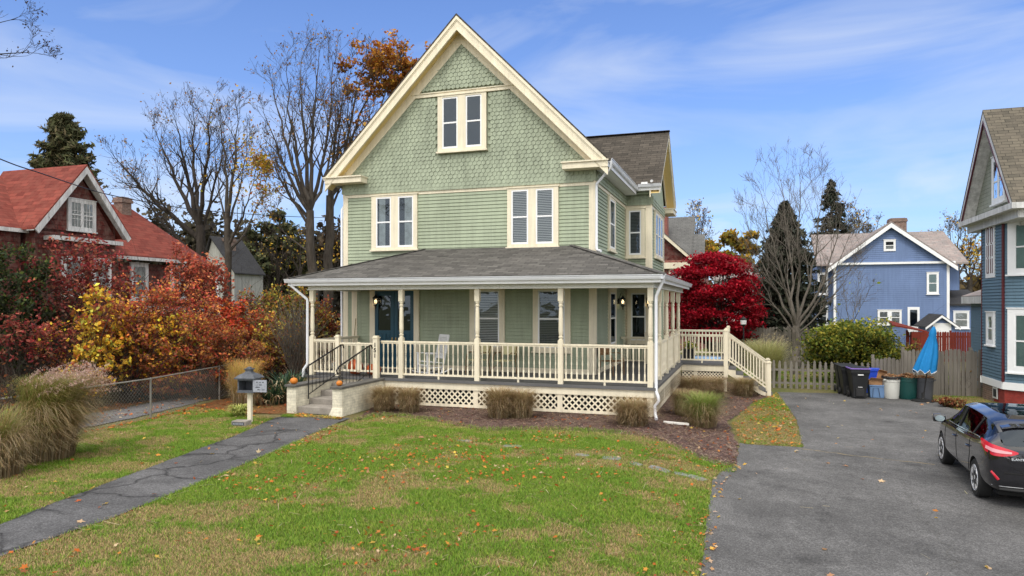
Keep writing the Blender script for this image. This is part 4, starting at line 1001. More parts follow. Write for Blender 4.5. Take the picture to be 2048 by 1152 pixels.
b = MB(FX(yB)); b.box(u0, u1, 0, .05, z0 - .5, z1); dd = b.build('door', M['white'], Bh); MB(FX(yB)).box(u0 + .15, u1 - .15, .05, .06, z0 + .1, z1 - .2).build('pane', M['dglass'], dd)
# side wing with bay at the left, slate roof along the plot
xa_, _ = pf(1634, 560, yB + 1.5); MB().box(xa_, x0 + .0, yB + 1.5, yB + 8, -.4, ze - .02).build('bay_wall', M['blue'], Bh)
wpx(Bh, yB + 1.5, (1635, 546, 1656, 590), inner='blinddk'); wpx(Bh, yB + 1.5, (1636, 612, 1656, 652), inner='blinddk')
yR = yB + 6.5; zr_ = pf(1640, 469, yR)[1]; xL_ = pf(1622, 469, yR)[0]; xR_ = pf(1886, 466, yR)[0]
slab(Bh, (xL_, yR, zr_), (xL_ - .1, yB + 1.0, ze + .1), (xR_ + .3, yB + 1.0, ze + .1), (xR_, yR, zr_), .12, M['slate'])
MB().box(xL_ + .5, xR_, yB + 2.1, yB + 11, 4.0, ze + .05).build('rear_wall', M['blue'], Bh)
cx_, cz_ = pf(1794, 437, yB + 5); chimney(Bh, cx_, yB + 5, 1.15, 6, cz_ - .3, M['brickold'], 1.0)
# little lean-to with porch roof on the right
ax0, az = pf(1898, 608, yB + 1); ax1, _ = pf(1970, 608, yB + 1)
MB().box(ax0, ax1, yB + 1, yB + 6, -.4, az).build('lean_to_wall', M['blue'], Bh); slab(Bh, (ax0, yB + .7, az + .0), (ax1, yB + .7, az), (ax1, yB + 5, az + 1.1), (ax0, yB + 5, az + 1.1), .12, M['dkshin'], 'lean_to_roof')
wpx(Bh, yB + 1, (1906, 622, 1938, 657), inner='lace')
# ================================================================== BLUE SHED
ysh = 33.0
sx0, sz0 = pf(1858, 672, ysh); sx1, sz1 = pf(1910, 650, ysh); sxm, szp = pf(1882, 630, ysh)
S = empty('garden_shed', (OX, OY, 0), -TH, 'small blue shed with white door and dark gabled roof behind the red fence', 'shed')
MB().box(sx0, sx1, ysh, ysh + 3, -.4, sz1).build('wall', M['blue'], S); MB().prism([(sx0, ysh, sz1), (sx1, ysh, sz1), (sxm, ysh, szp - .1)], (0, 3, 0)).build('gable', M['blue'], S)
for xe in (sx0 - .25, sx1 + .25):
    slab(S, (sxm, ysh - .25, szp + .05), (xe, ysh - .25, sz1 - .12), (xe, ysh + 3.2, sz1 - .12), (sxm, ysh + 3.2, szp + .05), .07, M['dkshin'])
    MB().prism([(sxm, ysh - .28, szp - .01), (xe, ysh - .28, sz1 - .18), (xe, ysh - .28, sz1 - .32), (sxm, ysh - .28, szp - .16)], (0, .05, 0)).build('rake_board', M['white'], S)
MB(FX(ysh)).box(sx0 + .22, sx1 - .22, 0, .04, -.3, sz1 + .12).build('door', M['white'], S)
# ================================================================== RED BRICK HOUSE (behind the porch)
Rb = empty('red_brick_house', (OX, OY, 0), -TH, 'red brick house with cream pediment and steep grey roof behind the red maple', 'house')
yK = 28.0; kx0 = pf(1300, 500, yK)[0]; kx1, kz = pf(1378, 520, yK); kxe = pf(1404, 520, yK)[0]
MB().box(kx0 - 6, kxe, yK + 1.0, yK + 9, -.4, kz).build('wall_core', M['brick'], Rb); MB().box(kx0 - 6, kx1, yK, yK + 1.02, -.4, kz).build('front_wall', M['brick'], Rb)
px_, pz_ = pf(1312, 462, yK)
b = MB(); b.prism([(px_ - (kx1 - px_), yK, kz), (kx1, yK, kz), (px_, yK, pz_)], (0, 3, 0)); b.build('pediment', M['redwood'], Rb)
for s in (1, -1):
    e = px_ + s * (kx1 - px_ + .25)
    MB().prism([(px_, yK - .3, pz_ + .28), (e, yK - .3, kz + .08), (e, yK - .3, kz - .16), (px_, yK - .3, pz_ + .02)], (0, .12, 0)).build('rake_board', M['cream'], Rb)
    slab(Rb, (px_, yK - .32, pz_ + .36), (e, yK - .32, kz + .14), (e, yK + 4, kz + .14), (px_, yK + 4, pz_ + .36), .07, M['sling'])
MB().box(px_ - 3, kx1 + .2, yK - .28, yK, kz - .55, kz - .16).build('cornice', M['cream'], Rb)
y2 = yK + 4.5; rx0, rz = pf(1330, 437, y2); rx1, rz1 = pf(1391, 433, y2); ex1, ez1 = pf(1410, 526, yK + 1.0); sx_, szz = pf(1392, 470, y2 - 1.7)
slab(Rb, (rx0 - 5, y2, rz1), (rx0 - 5, yK + .8, ez1), (rx1 + .05, yK + .8, ez1), (rx1, y2, rz1), .12, M['sling'])
slab(Rb, (rx1 + .02, y2 - 1.7, szz + .05), (rx1 + .02, yK + .82, ez1 + .06), (ex1, yK + .82, ez1 + .06), (ex1 - .1, y2 - 1.7, szz + .05), .12, M['sling'])
chx, chz = pf(1332, 424, yK + 2.2); chimney(Rb, chx - .35, yK + 2.2, .95, 4, chz, M['brick'])
wpx(Rb, yK, (1338, 536, 1362, 580), casing='cream', inner='lace')
# pale pink roofed house farther back
Pk = empty('pink_roof_house', (OX, OY, 0), -TH, 'low house with faded pink roof glimpsed between red maple and dark spruce', 'house')
yP = 50; a0, az0 = pf(1430, 560, yP); a1, az1 = pf(1512, 529, yP)
MB().box(a0, a1, yP, yP + 6, -.4, az0).build('wall', M['oldwhite'], Pk); slab(Pk, (a0 - .3, yP - .3, az0), (a1 + .3, yP - .3, az0), (a1 + .3, yP + 4, az1 + .15), (a0 - .3, yP + 4, az1 + .15), .1, M['slate'])
# ================================================================== RED SHINGLED HOUSE (left)
Rh = empty('red_shingled_house', (OX, OY, 0), -TH, 'weathered dark red shingled house with bright red roofs and white gable trim at left', 'house')
xg = -24.0; yA, yZ, yM = 1.05, 5.5, 3.3; zA, zP = 6.0, 8.75
MB().box(xg - 7, xg - .45, -6, yA + .1, -.3, zA).build('wall_core', M['redwood'], Rh); MB().box(xg - 4, xg - .5, yZ - .5, 11.8, -.3, 4.9).build('wing_core', M['redwood'], Rh)
MB().box(xg - 5, xg, yA + .35, yZ - .45, -.3, zA).build('bay_core', M['redwood'], Rh); MB().prism([(xg, yA + .3, zA - .1), (xg, yZ - .4, zA - .1), (xg, yM, zP - .3)], (-5, 0, 0)).build('gable_core', M['redwood'], Rh)
for s, ye in ((-1, yA), (1, yZ)):
    slab(Rh, (xg + .45, yM, zP + .05), (xg + .45, ye, zA - .02), (xg - 3.4, ye, zA - .02), (xg - 4.4, yM, zP + .05), .09, M['shinr'])
    MB().prism([(xg + .46, yM, zP - .04), (xg + .46, ye, zA - .10), (xg + .46, ye - s * .16, zA - .26), (xg + .46, yM, zP - .34)], (-.06, 0, 0)).build('rake_board', M['oldwhite'], Rh)
    MB().quad((xg + .40, yM, zP - .25), (xg + .40, ye, zA - .15), (xg, ye, zA - .15), (xg, yM, zP - .25)).build('rake_soffit', M['oldwhite'], Rh, recalc=False)
slab(Rh, (xg - 4.2, -7, 8.55), (xg - .3, -7, zA - .05), (xg - .3, yA + .35, zA - .05), (xg - 4.2, yM + 2, 8.55), .1, M['shinr'])
MB().box(xg - .34, xg - .26, -7, yA + .3, zA - .22, zA - .07).build('eave_gutter', M['oldwhite'], Rh)
slab(Rh, (xg - 3.6, yM + 1, 7.98), (xg - .1, yZ - .6, 5.22), (xg - .1, 9.9, 5.22), (xg - 3.6, 9.1, 7.98), .1, M['shinr'])
slab(Rh, (xg - 3.6, 9.1, 7.98), (xg - .1, 9.9, 5.22), (xg - .1, 12.0, 4.75), (xg - 3.6, 11.2, 5.6), .1, M['shinr'])
MB().box(xg - .12, xg - .04, yZ - .3, 9.9, 5.02, 5.17).build('eave_gutter', M['oldwhite'], Rh)
FR = FY(xg, 1)
window(Rh, FR, 2.75, 4.05, 6.05, 7.35, [(2.87, 3.37, 6.15, 7.25), (3.42, 3.93, 6.15, 7.25)], casing='oldwhite', sash='oldwhite', inner='lace', grid=(3, 3), meet=.5)
MB(FR).box(1.75, 5.0, 0, .55, 5.55, 5.72).build('bay_cornice', M['oldwhite'], Rh); MB(FR).box(1.95, 4.75, 0, .35, -.3, 5.55).build('bay_front', M['redwood'], Rh)
Fr2 = FY(xg + .35, 1)
window(Rh, Fr2, 2.2, 3.2, 3.3, 4.9, [(2.34, 3.06, 3.42, 4.78)], casing='oldwhite', sash='oldwhite', inner='lace'); window(Rh, Fr2, 3.55, 4.5, 3.3, 4.9, [(3.68, 4.38, 3.42, 4.78)], casing='oldwhite', sash='oldwhite', inner='lace')
Fr3 = FY(xg - .5, 1)
for y_ in (6.3, 8.7): window(Rh, Fr3, y_, y_ + 1.0, 3.2, 4.9, [(y_ + .12, y_ + .88, 3.32, 4.78)], casing='oldwhite', sash='oldwhite', inner='lace')
window(Rh, Fr3, 9.9, 10.9, .6, 2.3, [(10.02, 10.78, .72, 2.18)], casing='oldwhite', sash='oldwhite', inner='lace')
MB(Fr3).box(5.6, 11.7, 0, .5, 2.55, 2.9).build('belt_roof', M['oldwhite'], Rh)
chimney(Rh, xg - 3.2, 8.4, .55, 6, 8.05, M['brickold']); chimney(Rh, xg - 4.0, .6, .9, 7, 9.2, M['brickold'])
# ================================================================== GREY HOUSE (far left)
Gh = empty('grey_gabled_house', at(470, 608, 52) * Vector((1, 1, 0)) if False else (at(440, 608, 54).x, 54, 0), -TH, 'pale grey house with slate roof and tall brick chimney behind the left bare trees', 'house'); Gh.scale = (.84, .84, .9)
MB().box(-1.8, 1.6, 0, 4, -.3, 6.2).build('wall', M['greywall'], Gh); MB().prism([(-1.8, 0, 6.2), (1.6, 0, 6.2), (-.9, 0, 9.0)], (0, 4, 0)).build('gable', M['greywall'], Gh)
slab(Gh, (-.9, -.3, 9.2), (1.9, -.3, 6.0), (1.9, 4, 6.0), (-.9, 4, 9.2), .12, M['dkshin']); slab(Gh, (-.9, -.3, 9.2), (-2.2, -.3, 6.0), (-2.2, 4, 6.0), (-.9, 4, 9.2), .12, M['dkshin'])
chimney(Gh, -.3, 1.5, .9, 6, 8.8, M['brickold'])
window(Gh, FX(0), -1.2, -.1, 3.2, 5.2, [(-1.05, -.25, 3.35, 5.05)], casing='white', inner='lace'); window(Gh, FX(0), .5, 1.2, 3.2, 5.2, [(.6, 1.1, 3.35, 5.05)], casing='white', inner='lace')
slab(Gh, (1.6, -1.5, 2.9), (4.4, -1.5, 2.9), (4.0, 2, 3.7), (1.6, 2, 3.7), .15, M['dkshin'], 'porch_roof')
for x in (2.0, 4.1): MB().box(x - .12, x + .12, -1.3, -1.06, -.3, 2.75).build('porch_post', M['oldwhite'], Gh)
# ================================================================== FENCES
rg = random.Random(11)
def fence_axis(p, q):
    p, q = Vector((*p, 0)), Vector((*q, 0)); d = (q - p).normalized(); return p, q, d, Vector((-d.y, d.x, 0)), (q - p).length
# grey picket fence
P = empty('picket_fence', (OX, OY, 0), -TH, 'weathered grey picket fence with pointed tops behind the trash cans', 'fence')
p, q_, d, n, L = fence_axis((3.25, 11.05), (10.3, 11.1)); s = 0; b = MB()
while s < L:
    c = p + d * s; h = 1.12 + rg.uniform(-.03, .03); z0 = gl(c.x, c.y) - .02; w = .052; lean = rg.uniform(-.012, .012)
    pr = [(-w, z0), (w, z0), (w + lean, z0 + h - .16), (w * .62 + lean, z0 + h - .12), (w + lean, z0 + h - .08), (lean, z0 + h), (-w + lean, z0 + h - .08), (-w * .62 + lean, z0 + h - .12), (-w + lean, z0 + h - .16)]
    b.prism([c + d * u + Vector((0, 0, z)) for u, z in pr], -n * .022); s += .212
o = b.build('pickets', M['picket'], P); o['kind'] = 'stuff'
for zz in (.1, .62): MB().beam(p + Vector((0, .03, gl(3, 0) + zz + .1)), q_ + Vector((0, .03, gl(3, 0) + zz + .1)), .04, .08).build('rail', M['picket'], P)
s = 0
while s < L: c = p + d * s; MB().box(c.x - .05, c.x + .05, c.y + .055, c.y + .15, -.4, .65).build('fence_post', M['picket'], P); s += 2.35
def stockade(name, pts, h, mat, label, w=.14, jag=.06, pointed=False):
    o = empty(name, (OX, OY, 0), -TH, label, 'fence')
    for a, e in zip(pts[:-1], pts[1:]):
        p, q_, d, n, L = fence_axis(a, e); s = 0; b = MB()
        while s < L:
            c = p + d * s; ww = w * rg.uniform(.85, 1.05); hh = h + rg.uniform(-jag, jag * .5); z0 = gl(c.x, c.y) - .03; off_ = rg.uniform(0, .012)
            pr = [(0, z0), (ww - .008, z0), (ww - .008, z0 + hh - .05), (ww * .7, z0 + hh), (ww * .3, z0 + hh), (0, z0 + hh - .05)]
            b.prism([c + d * u - n * off_ + Vector((0, 0, z)) for u, z in pr], n * .02); s += w
        b.build('fence_panel', mat, o)['kind'] = 'stuff'; s = 0
        for zz in (.3, h - .35): MB().beam(p + n * .05 + Vector((0, 0, -.3 + zz)), q_ + n * .05 + Vector((0, 0, -.3 + zz)), .05, .09).build('rail', mat, o)
        while s <= L: c = p + d * s + n * .09; MB().box(c.x - .05, c.x + .05, c.y - .05, c.y + .05, -.4, h - .28).build('fence_post', mat, o); s += 2.3
    return o
stockade('stockade_fence', [(7.9, 10.2), (10.9, 10.75)], 1.70, M['grey_wood'], 'tall weathered grey board fence beside the teal house')
stockade('garden_gate', [(6.95, 10.9), (7.85, 10.4)], 1.35, M['grey_wood'], 'short grey board gate leaning between the bush and the tall board fence')
stockade('back_fence', [(1.0, 20.0), (4.5, 20.15), (7.6, 20.3)], 2.15, M['grey_wood'], 'long grey board fence beneath the red maple and spruce', .16)
stockade('red_fence', [pf(1815, 690, 27.5)[:1] + (27.5,), pf(1960, 690, 27.5)[:1] + (27.9,)], 1.75, M['redfence'], 'red painted board fence in front of the small blue shed', .13, .03)
gx_ = pf(1905, 690, 27.5)[0]; 
# red ramp or deck boards left of the red fence
a_ = pf(1822, 660, 27.2)[0]; e_ = pf(1854, 660, 27.2)[0]
rd = empty('red_deck', (OX, OY, 0), -TH, 'red painted wooden deck side and roof left of the red fence', 'deck'); MB().box(a_, e_, 27.0, 27.12, -.4, pf(1840, 664, 27.0)[1]).build('side_boards', M['redfence'], rd); MB().prism([(a_ - 1.0, 27.1, pf(1820, 652, 27.1)[1]), (e_, 27.1, pf(1854, 665, 27.1)[1]), (e_, 28.6, pf(1854, 665, 27.1)[1] + .05), (a_ - 1.0, 28.6, pf(1820, 652, 27.1)[1] + .25)], (0, 0, .08)).build('top_boards', M['redfence'], rd)
# chain link
CL = empty('chain_link_fence', (OX, OY, 0), -TH, 'rusty chain link fence running along the neighbour driveway', 'fence')
pts = [(-12.05, -12.5), (-12.2, -6.6), (-12.35, -4.35), (-13.25, -.8), (-14.6, 4.0)]; hF = 1.0
b = MB(); seg = []
for a, e in zip(pts[:-1], pts[1:]):
    p, q_, d, n, L = fence_axis(a, e); U = Vector((0, 0, 1)); s0 = -hF; st = .105
    while s0 < L:
        for sg in (1, -1):
            u0, u1 = (s0, s0 + hF); z0, z1 = (0, hF) if sg > 0 else (hF, 0)
            if u0 < 0: z0 += (z1 - z0) * (-u0 / hF); u0 = 0
            if u1 > L: z1 = z0 + (z1 - z0) * ((L - u0) / (u1 - u0)); u1 = L
            seg.append((tuple(p + d * u0 + U * (z0 + .04)), tuple(p + d * u1 + U * (z1 + .04)), .0024, .0024))
        s0 += st
V, Fq = seg_geo(seg, 3); o = npobj('wire_mesh', V, Fq, M['galv'], CL); o['kind'] = 'stuff'
b = MB(); b.tube([Vector((*p, hF + .05)) for p in pts], .02, 6); b.build('top_rail', M['galv'], CL)
for a, e in zip(pts[:-1], pts[1:]):
    k = max(1, round(math.dist(a, e) / 2.6))
    for i in range(k): c = Vector((*a, 0)).lerp(Vector((*e, 0)), i / k); MB().tube([c, c + Vector((0, 0, hF + .08))], .026, 6).build('fence_post', M['galv'], CL)
# ================================================================== MAILBOX
mx, my = og(500, 846)
m = empty('mailbox', (*l2w(mx, my), 0), -TH + R(9), 'grey lantern shaped mailbox with open door on a cream post by the path', 'mailbox')
MB().box(-.05, .05, -.05, .05, 0, .78).build('post', M['cream'], m, bevel=.006)
b = MB(); b.box(-.24, .20, -.19, .19, .78, .82); b.box(-.235, -.20, -.18, .18, .82, 1.12); b.box(.165, .20, -.18, .18, .82, 1.12); b.box(-.20, .165, .15, .18, .82, 1.12); b.box(-.20, .165, -.18, -.165, 1.08, 1.12); b.box(-.2, .165, -.18, -.165, .82, .85)
b.build('box', M['mailmetal'], m)
b = MB(); 
def sq(w, z): return [(-.018 + sx * w, sy * w * .9, z) for sx, sy in ((-1, -1), (1, -1), (1, 1), (-1, 1))]
lv = [(.27, 1.12), (.275, 1.15), (.20, 1.22), (.10, 1.27), (.075, 1.30), (.07, 1.345), (.10, 1.355), (.10, 1.375), (.05, 1.38), (.05, 1.40), (.02, 1.42)]
vs = [v for w, z in lv for v in sq(w, z)]; b.add(vs, [(i * 4 + k, i * 4 + (k + 1) % 4, i * 4 + 4 + (k + 1) % 4, i * 4 + 4 + k) for i in range(len(lv) - 1) for k in range(4)] + [(3, 2, 1, 0), tuple(range(len(vs) - 4, len(vs)))]); b.build('lid', M['mailmetal'], m)
b = MB(); b.box(.20, .56, -.21, -.19, .81, 1.11); dr = b.build('open_door', M['paper'], m)
b = MB()
for i in range(14): u = .24 + rg.uniform(0, .24); z = .86 + (i % 4) * .06; b.box(u, u + rg.uniform(.03, .08), -.213, -.21, z, z + rg.uniform(.012, .03))
b.build('door_relief', M['mailmetal'], dr)['kind'] = 'stuff'
st_ = MB().box(-.20, .18, -.52, -.24, 0, .13).build('foot_stone', M['concrete'], m, bevel=.012); MB().box(-.165, .145, -.528, -.521, .025, .105).build('plaque', M['mailmetal'], st_)
b = MB()
for i in range(7): u = -.14 + i * .038; b.box(u, u + .02, -.532, -.5285, .045, .085)
b.build('raised_letters', M['paper'], st_)['kind'] = 'stuff'
# ================================================================== PORCH THINGS
def L3(x, y, z=0): X, Y = l2w(x, y); return (X, Y, z)
def pumpkin(x, y, z, r, label, mat='orange', tall=.85, group=None, ribs=9):
    o = empty('pumpkin', L3(x, y, z), rg.uniform(0, 3), label, 'pumpkin', group); b = MB(); n, mm = ribs * 4, 12; vs = []
    for i in range(mm + 1):
        t = math.pi * i / mm
        for k in range(n):
            a = 2 * math.pi * k / n; rr = r * (math.sin(t) ** .8) * (1 - .09 * abs(math.cos(a * ribs / 2)) ** 6); dip = .12 * r * math.exp(-((math.sin(t)) ** 2) * 9)
            vs.append((rr * math.cos(a), rr * math.sin(a), r * tall * (1 - math.cos(t)) - (dip if t < 1.5 else -0) * (-1 if t < 1.5 else 1) * 1))
    b.add(vs, [(i * n + k, i * n + (k + 1) % n, (i + 1) * n + (k + 1) % n, (i + 1) * n + k) for i in range(mm) for k in range(n)]); b.build('fruit', M[mat], o, smooth=True)
    MB().tube([(0, 0, r * tall * 1.9), (.01, 0, r * tall * 2.1), (r * .12, .01, r * tall * 2.1 + r * .28), (r * .25, .02, r * tall * 2.1 + r * .5)], [r * .17, r * .11, r * .09, r * .11], 6).build('stalk', M['stem'], o); return o
pumpkin(-9.44, -2.28, .79, .105, 'small orange pumpkin on the left wall cap of the front steps'); pumpkin(-8.02, -2.25, .79, .085, 'smallest orange pumpkin on the right wall cap of the front steps')
pumpkin(-9.13, .42, .80, .23, 'tall orange pumpkin behind the porch gate, left of its middle stile', 'orangered', 1.05); pumpkin(-8.55, .5, .80, .24, 'wide reddish pumpkin behind the porch gate, right of its middle stile', 'orangered', .72)
# broom leaning at the left
o = empty('broom', L3(-10.5, 2.62, .8), -TH, 'straw broom leaning against the house wall at the left porch end', 'broom'); MB().tube([(0, -.1, .3), (.03, .05, 1.7)], .014, 6).build('handle', M['stem'], o); MB().prism([(-.16, -.15, 0), (.16, -.15, 0), (.05, -.11, .34), (-.05, -.11, .34)], (0, .05, 0)).build('bristles', M['stem'], o)
# white rocking chair
o = empty('rocking_chair', L3(-7.0, 1.35, .8), -TH + R(-33), 'white slatted wooden rocking chair beside the blue door', 'rocking chair')
for sx in (-.28, .28):
    b = MB(); b.tube([(sx, -.5 + .1 * i, .02 + .10 * ((i - 5) / 5) ** 2) for i in range(12)], .02, 6); b.build('rocker', M['white'], o)
    MB().beam((sx, -.28, .03), (sx, -.30, .66), .045, .045).build('front_leg', M['white'], o); MB().beam((sx * .9, .25, .03), (sx * .88, .52, 1.22), .045, .045).build('back_post', M['white'], o)
    MB().beam((sx * 1.08, -.36, .67), (sx * 1.0, .34, .64), .085, .026).build('armrest', M['white'], o)
    MB().beam((sx, -.28, .22), (sx * .92, .29, .22), .03, .03).build('stretcher', M['white'], o)
b = MB()
for i in range(8): b.box(-.28, .28, -.29 + i * .07, -.235 + i * .07, .40 - i * .008, .425 - i * .008)
b.build('seat', M['white'], o)
for z, y in ((1.19, .505), (.52, .36)): MB().beam((-.25, y, z), (.25, y, z), .03, .085, (0, .2, 1)).build('back_rail', M['white'], o)
for i in range(7): x = -.20 + i * .0667; MB().beam((x, .355, .55), (x, .50, 1.17), .036, .014, (0, 1, 0)).build('back_slat', M['white'], o)
MB().beam((-.28, -.29, .30), (.28, -.29, .30), .03, .03).build('stretcher', M['white'], o)
# two cream metal chairs
def metal_chair(x, y, rz, label, frame_m='wicker', pad='paleyellow', nm='porch_chair', group='cream porch chairs against the wall'):
    o = empty(nm, L3(x, y, .8), -TH + rz, label, 'chair', group)
    MB().box(-.25, .25, -.24, .22, .42, .45).build('seat', M[pad], o, bevel=.012)
    b = MB(); vs = []; 
    for i in range(7): a = -.55 + i * .183; vs += [(.27 * math.sin(a) / .52, .26 + .10 * math.cos(a) - .05, .60), (.27 * math.sin(a) / .52, .32 + .10 * math.cos(a) - .05, .90)]
    b.add(vs, [(2 * i, 2 * i + 2, 2 * i + 3, 2 * i + 1) for i in range(6)]); bo = b.build('backrest', M[pad], o); sm = bo.modifiers.new('s', 'SOLIDIFY'); sm.thickness = .02
    for sx in (-.27, .27):
        MB().tube([(sx, -.26, 0), (sx, -.25, .42), (sx, -.20, .62), (sx, -.05, .68), (sx, .22, .66), (sx, .31, .90)], .016, 6).build('side_frame', M[frame_m], o)
        MB().tube([(sx, .30, 0), (sx, .22, .42), (sx, .27, .66)], .016, 6).build('rear_leg', M[frame_m], o); MB().tube([(sx, -.25, .2), (sx * .5, 0, .42)], .01, 5).build('brace', M[frame_m], o)
    return o
metal_chair(-5.65, 1.95, R(-24), 'cream porch chair with brown frame left of the middle porch post'); metal_chair(-4.75, 1.95, R(-12), 'cream porch chair with brown frame right of the middle porch post')
metal_chair(-1.55, 2.9, R(62), 'brown wicker armchair at the right end of the porch', pad='wicker', nm='wicker_chair', group=None)
# deck things
o = tag(MB().box(.25, 1.45, 10.2, 11.5, .802, .815).build('deck_mat', M['bluemat'], None), 'pale blue mat lying on the grey rear deck', 'mat'); o.location = (OX, OY, 0); o.rotation_euler = (0, 0, -TH)
o = empty('planter', L3(.28, 9.6, .8), -TH, 'black square planter with yellow flowers on the rear deck', 'planter'); b = MB(); b.box(-.2, .2, -.2, .2, 0, .42); b.box(-.22, .22, -.22, .22, .38, .43); b.build('pot', M['binblack'], o)
P_ = RNG.normal(size=(260, 3)) * np.array([.13, .13, .1]) + np.array([.05, 0, .55]); V, Fq, C = leaf_geo(P_, .045, palette(260, [(.16, .25, .04), (.5, .45, .02), (.10, .17, .03)])); npobj('flowers', V, Fq, M['leaf'], o, C)
# leaf scrap on the porch roof
# lamp post by the maple
X, Y = l2w(*[6.2, 19.2]); pt = at(1487, 640, 34)
o = empty('lamp_post', (pt.x, pt.y, -.33), 0, 'short black garden lamp post standing before the red maple', 'lamp'); MB().tube([(0, 0, 0), (0, 0, pt.z + .1)], .04, 8).build('post', M['iron'], o); zl = pt.z + .33
MB().lathe([(.02, .45), (.05, .42), (.17, .32), (.16, .30), (.13, .28), (.13, .05), (.1, 0), (.03, -.05)], (0, 0, zl - .28), 8).build('lantern_frame', M['iron'], o); MB().lathe([(.135, .07), (.15, .27)], (0, 0, zl - .28), 8).build('lantern_glass', M['sticker'], o)
# pavers across the lawn
for i, (px, py, w, h) in enumerate([(930, 882, .36, .2), (1025, 893, .40, .24), (1165, 911, .30, .2), (1222, 917, .38, .28), (1318, 939, .42, .24), (1368, 950, .36, .24), (1394, 957, .34, .24), (1272, 929, .24, .2)]):
    x, y = og(px, py); zz = gl(x); o = empty('paver', L3(x, y, zz), -TH + rg.uniform(-.3, .3), None, None, None) if False else None
    b = MB(); k = 9; pts_ = [((w / 2) * (.85 + rg.uniform(0, .22)) * (abs(math.cos(a)) ** .55) * math.copysign(1, math.cos(a)), (h / 2) * (.85 + rg.uniform(0, .22)) * (abs(math.sin(a)) ** .55) * math.copysign(1, math.sin(a)), -.04) for a in [2 * math.pi * j / 14 + .1 for j in range(14)]]
    b.prism(pts_, (0, 0, .056)); o = b.build('paver', M['stone'], None); o.location = L3(x, y, zz); o.rotation_euler = (0, math.atan(-.33 / 2.4) * -1 if 0 < x < 2.4 else 0, -TH + rg.uniform(-.4, .4))
    tag(o, ['grey flagstone sunk in the lawn, leftmost of the row near the mulch', 'grey flagstone in the lawn below the middle of the lattice', 'flat grey flagstone in grass, third of the row from the left', 'pale flagstone in the lawn just below the small right shrub', 'flagstone fifth from left, amid fallen orange leaves', 'flagstone next to last before the driveway', 'last flagstone of the row, touching the driveway edge', 'half buried flagstone between the pale one and the leaf covered ones'][i], 'flagstone', 'flagstones across the lawn')
x, y = og(1352, 849); o = MB().box(-.32, .32, -.07, .07, .01, .06).build('plank', M['plank'], None, bevel=.006); o.location = L3(x, y, gl(x)); o.rotation_euler = (0, R(4), -TH + R(12)); tag(o, 'short white painted plank lying on the mulch by the porch corner', 'plank')
# ================================================================== BINS AND UMBRELLA
GZ = -.318
def wheelie(px, py, rz, label, lid='trim', grp='black wheeled bins by the picket fence', sticker=False):
    x, y = og(px, py); o = empty('wheelie_bin', L3(x, y, GZ), -TH + rz, label, 'trash bin', grp)
    b = MB(); a, t = .245, .31; z = 1.02
    vs = []
    for w, dd, zz in ((a * .86, .26, 0.02), (a * .9, .27, .30), (t * .9, .33, .80), (t, .36, .92), (t, .36, z)):
        vs += [(-w, -dd, zz), (w, -dd, zz), (w, dd, zz), (-w, dd, zz)]
    b.add(vs, [(i * 4 + k, i * 4 + (k + 1) % 4, i * 4 + 4 + (k + 1) % 4, i * 4 + 4 + k) for i in range(4) for k in range(4)] + [(3, 2, 1, 0)] + [(16, 17, 18, 19)])
    b.build('body', M['binblack'], o, bevel=.02)
    b = MB(); b.box(-t - .025, t + .025, -.39, .37, z + .004, z + .05); b.build('lid', M[lid], o, bevel=.015)
    if lid != 'trim': MB().box(-t + .03, t - .03, -.33, .32, z + .05, z + .075).build('lid_panel', M['trim'], o, bevel=.01)
    MB().tube([(-.27, .42, z + .0), (.27, .42, z + .0)], .018, 6).build('handle', M['trim'], o)
    for sx in (-.27, .27): MB().add([(sx + .03 * s, .25 + .12 * math.cos(2 * math.pi * k / 14), .12 + .12 * math.sin(2 * math.pi * k / 14)) for s in (-1, 1) for k in range(14)], [(k, (k + 1) % 14, 14 + (k + 1) % 14, 14 + k) for k in range(14)] + [tuple(range(14)), tuple(range(27, 13, -1))]).build('wheel', M['rubber'], o)
    b = MB(); b.box(-.13, .13, -.315, -.28, .18, .2); b.box(-.15, .15, -.345, -.30, .62, .64)
    b = MB(); b.box(-.14, .14, -.31, -.27, .08, .36); b.build('front_panel', M['trim'], o, bevel=.02)
    if sticker:
        MB().box(-.09, .09, -.362, -.352, .82, .86).build('sticker', M['sticker'], o); MB().box(-.07, .07, -.312, -.305, .40, .415).build('small_sticker', M['sticker'], o)
    return o
wheelie(1716, 796, R(6), 'black wheeled bin with purple lid and white sticker, front of the bins', 'purple', sticker=True)
wheelie(1697, 790, R(4), 'plain black wheeled bin squeezed second behind the purple lidded one'); wheelie(1688, 785, R(2), 'plain black wheeled bin furthest left against the picket fence')
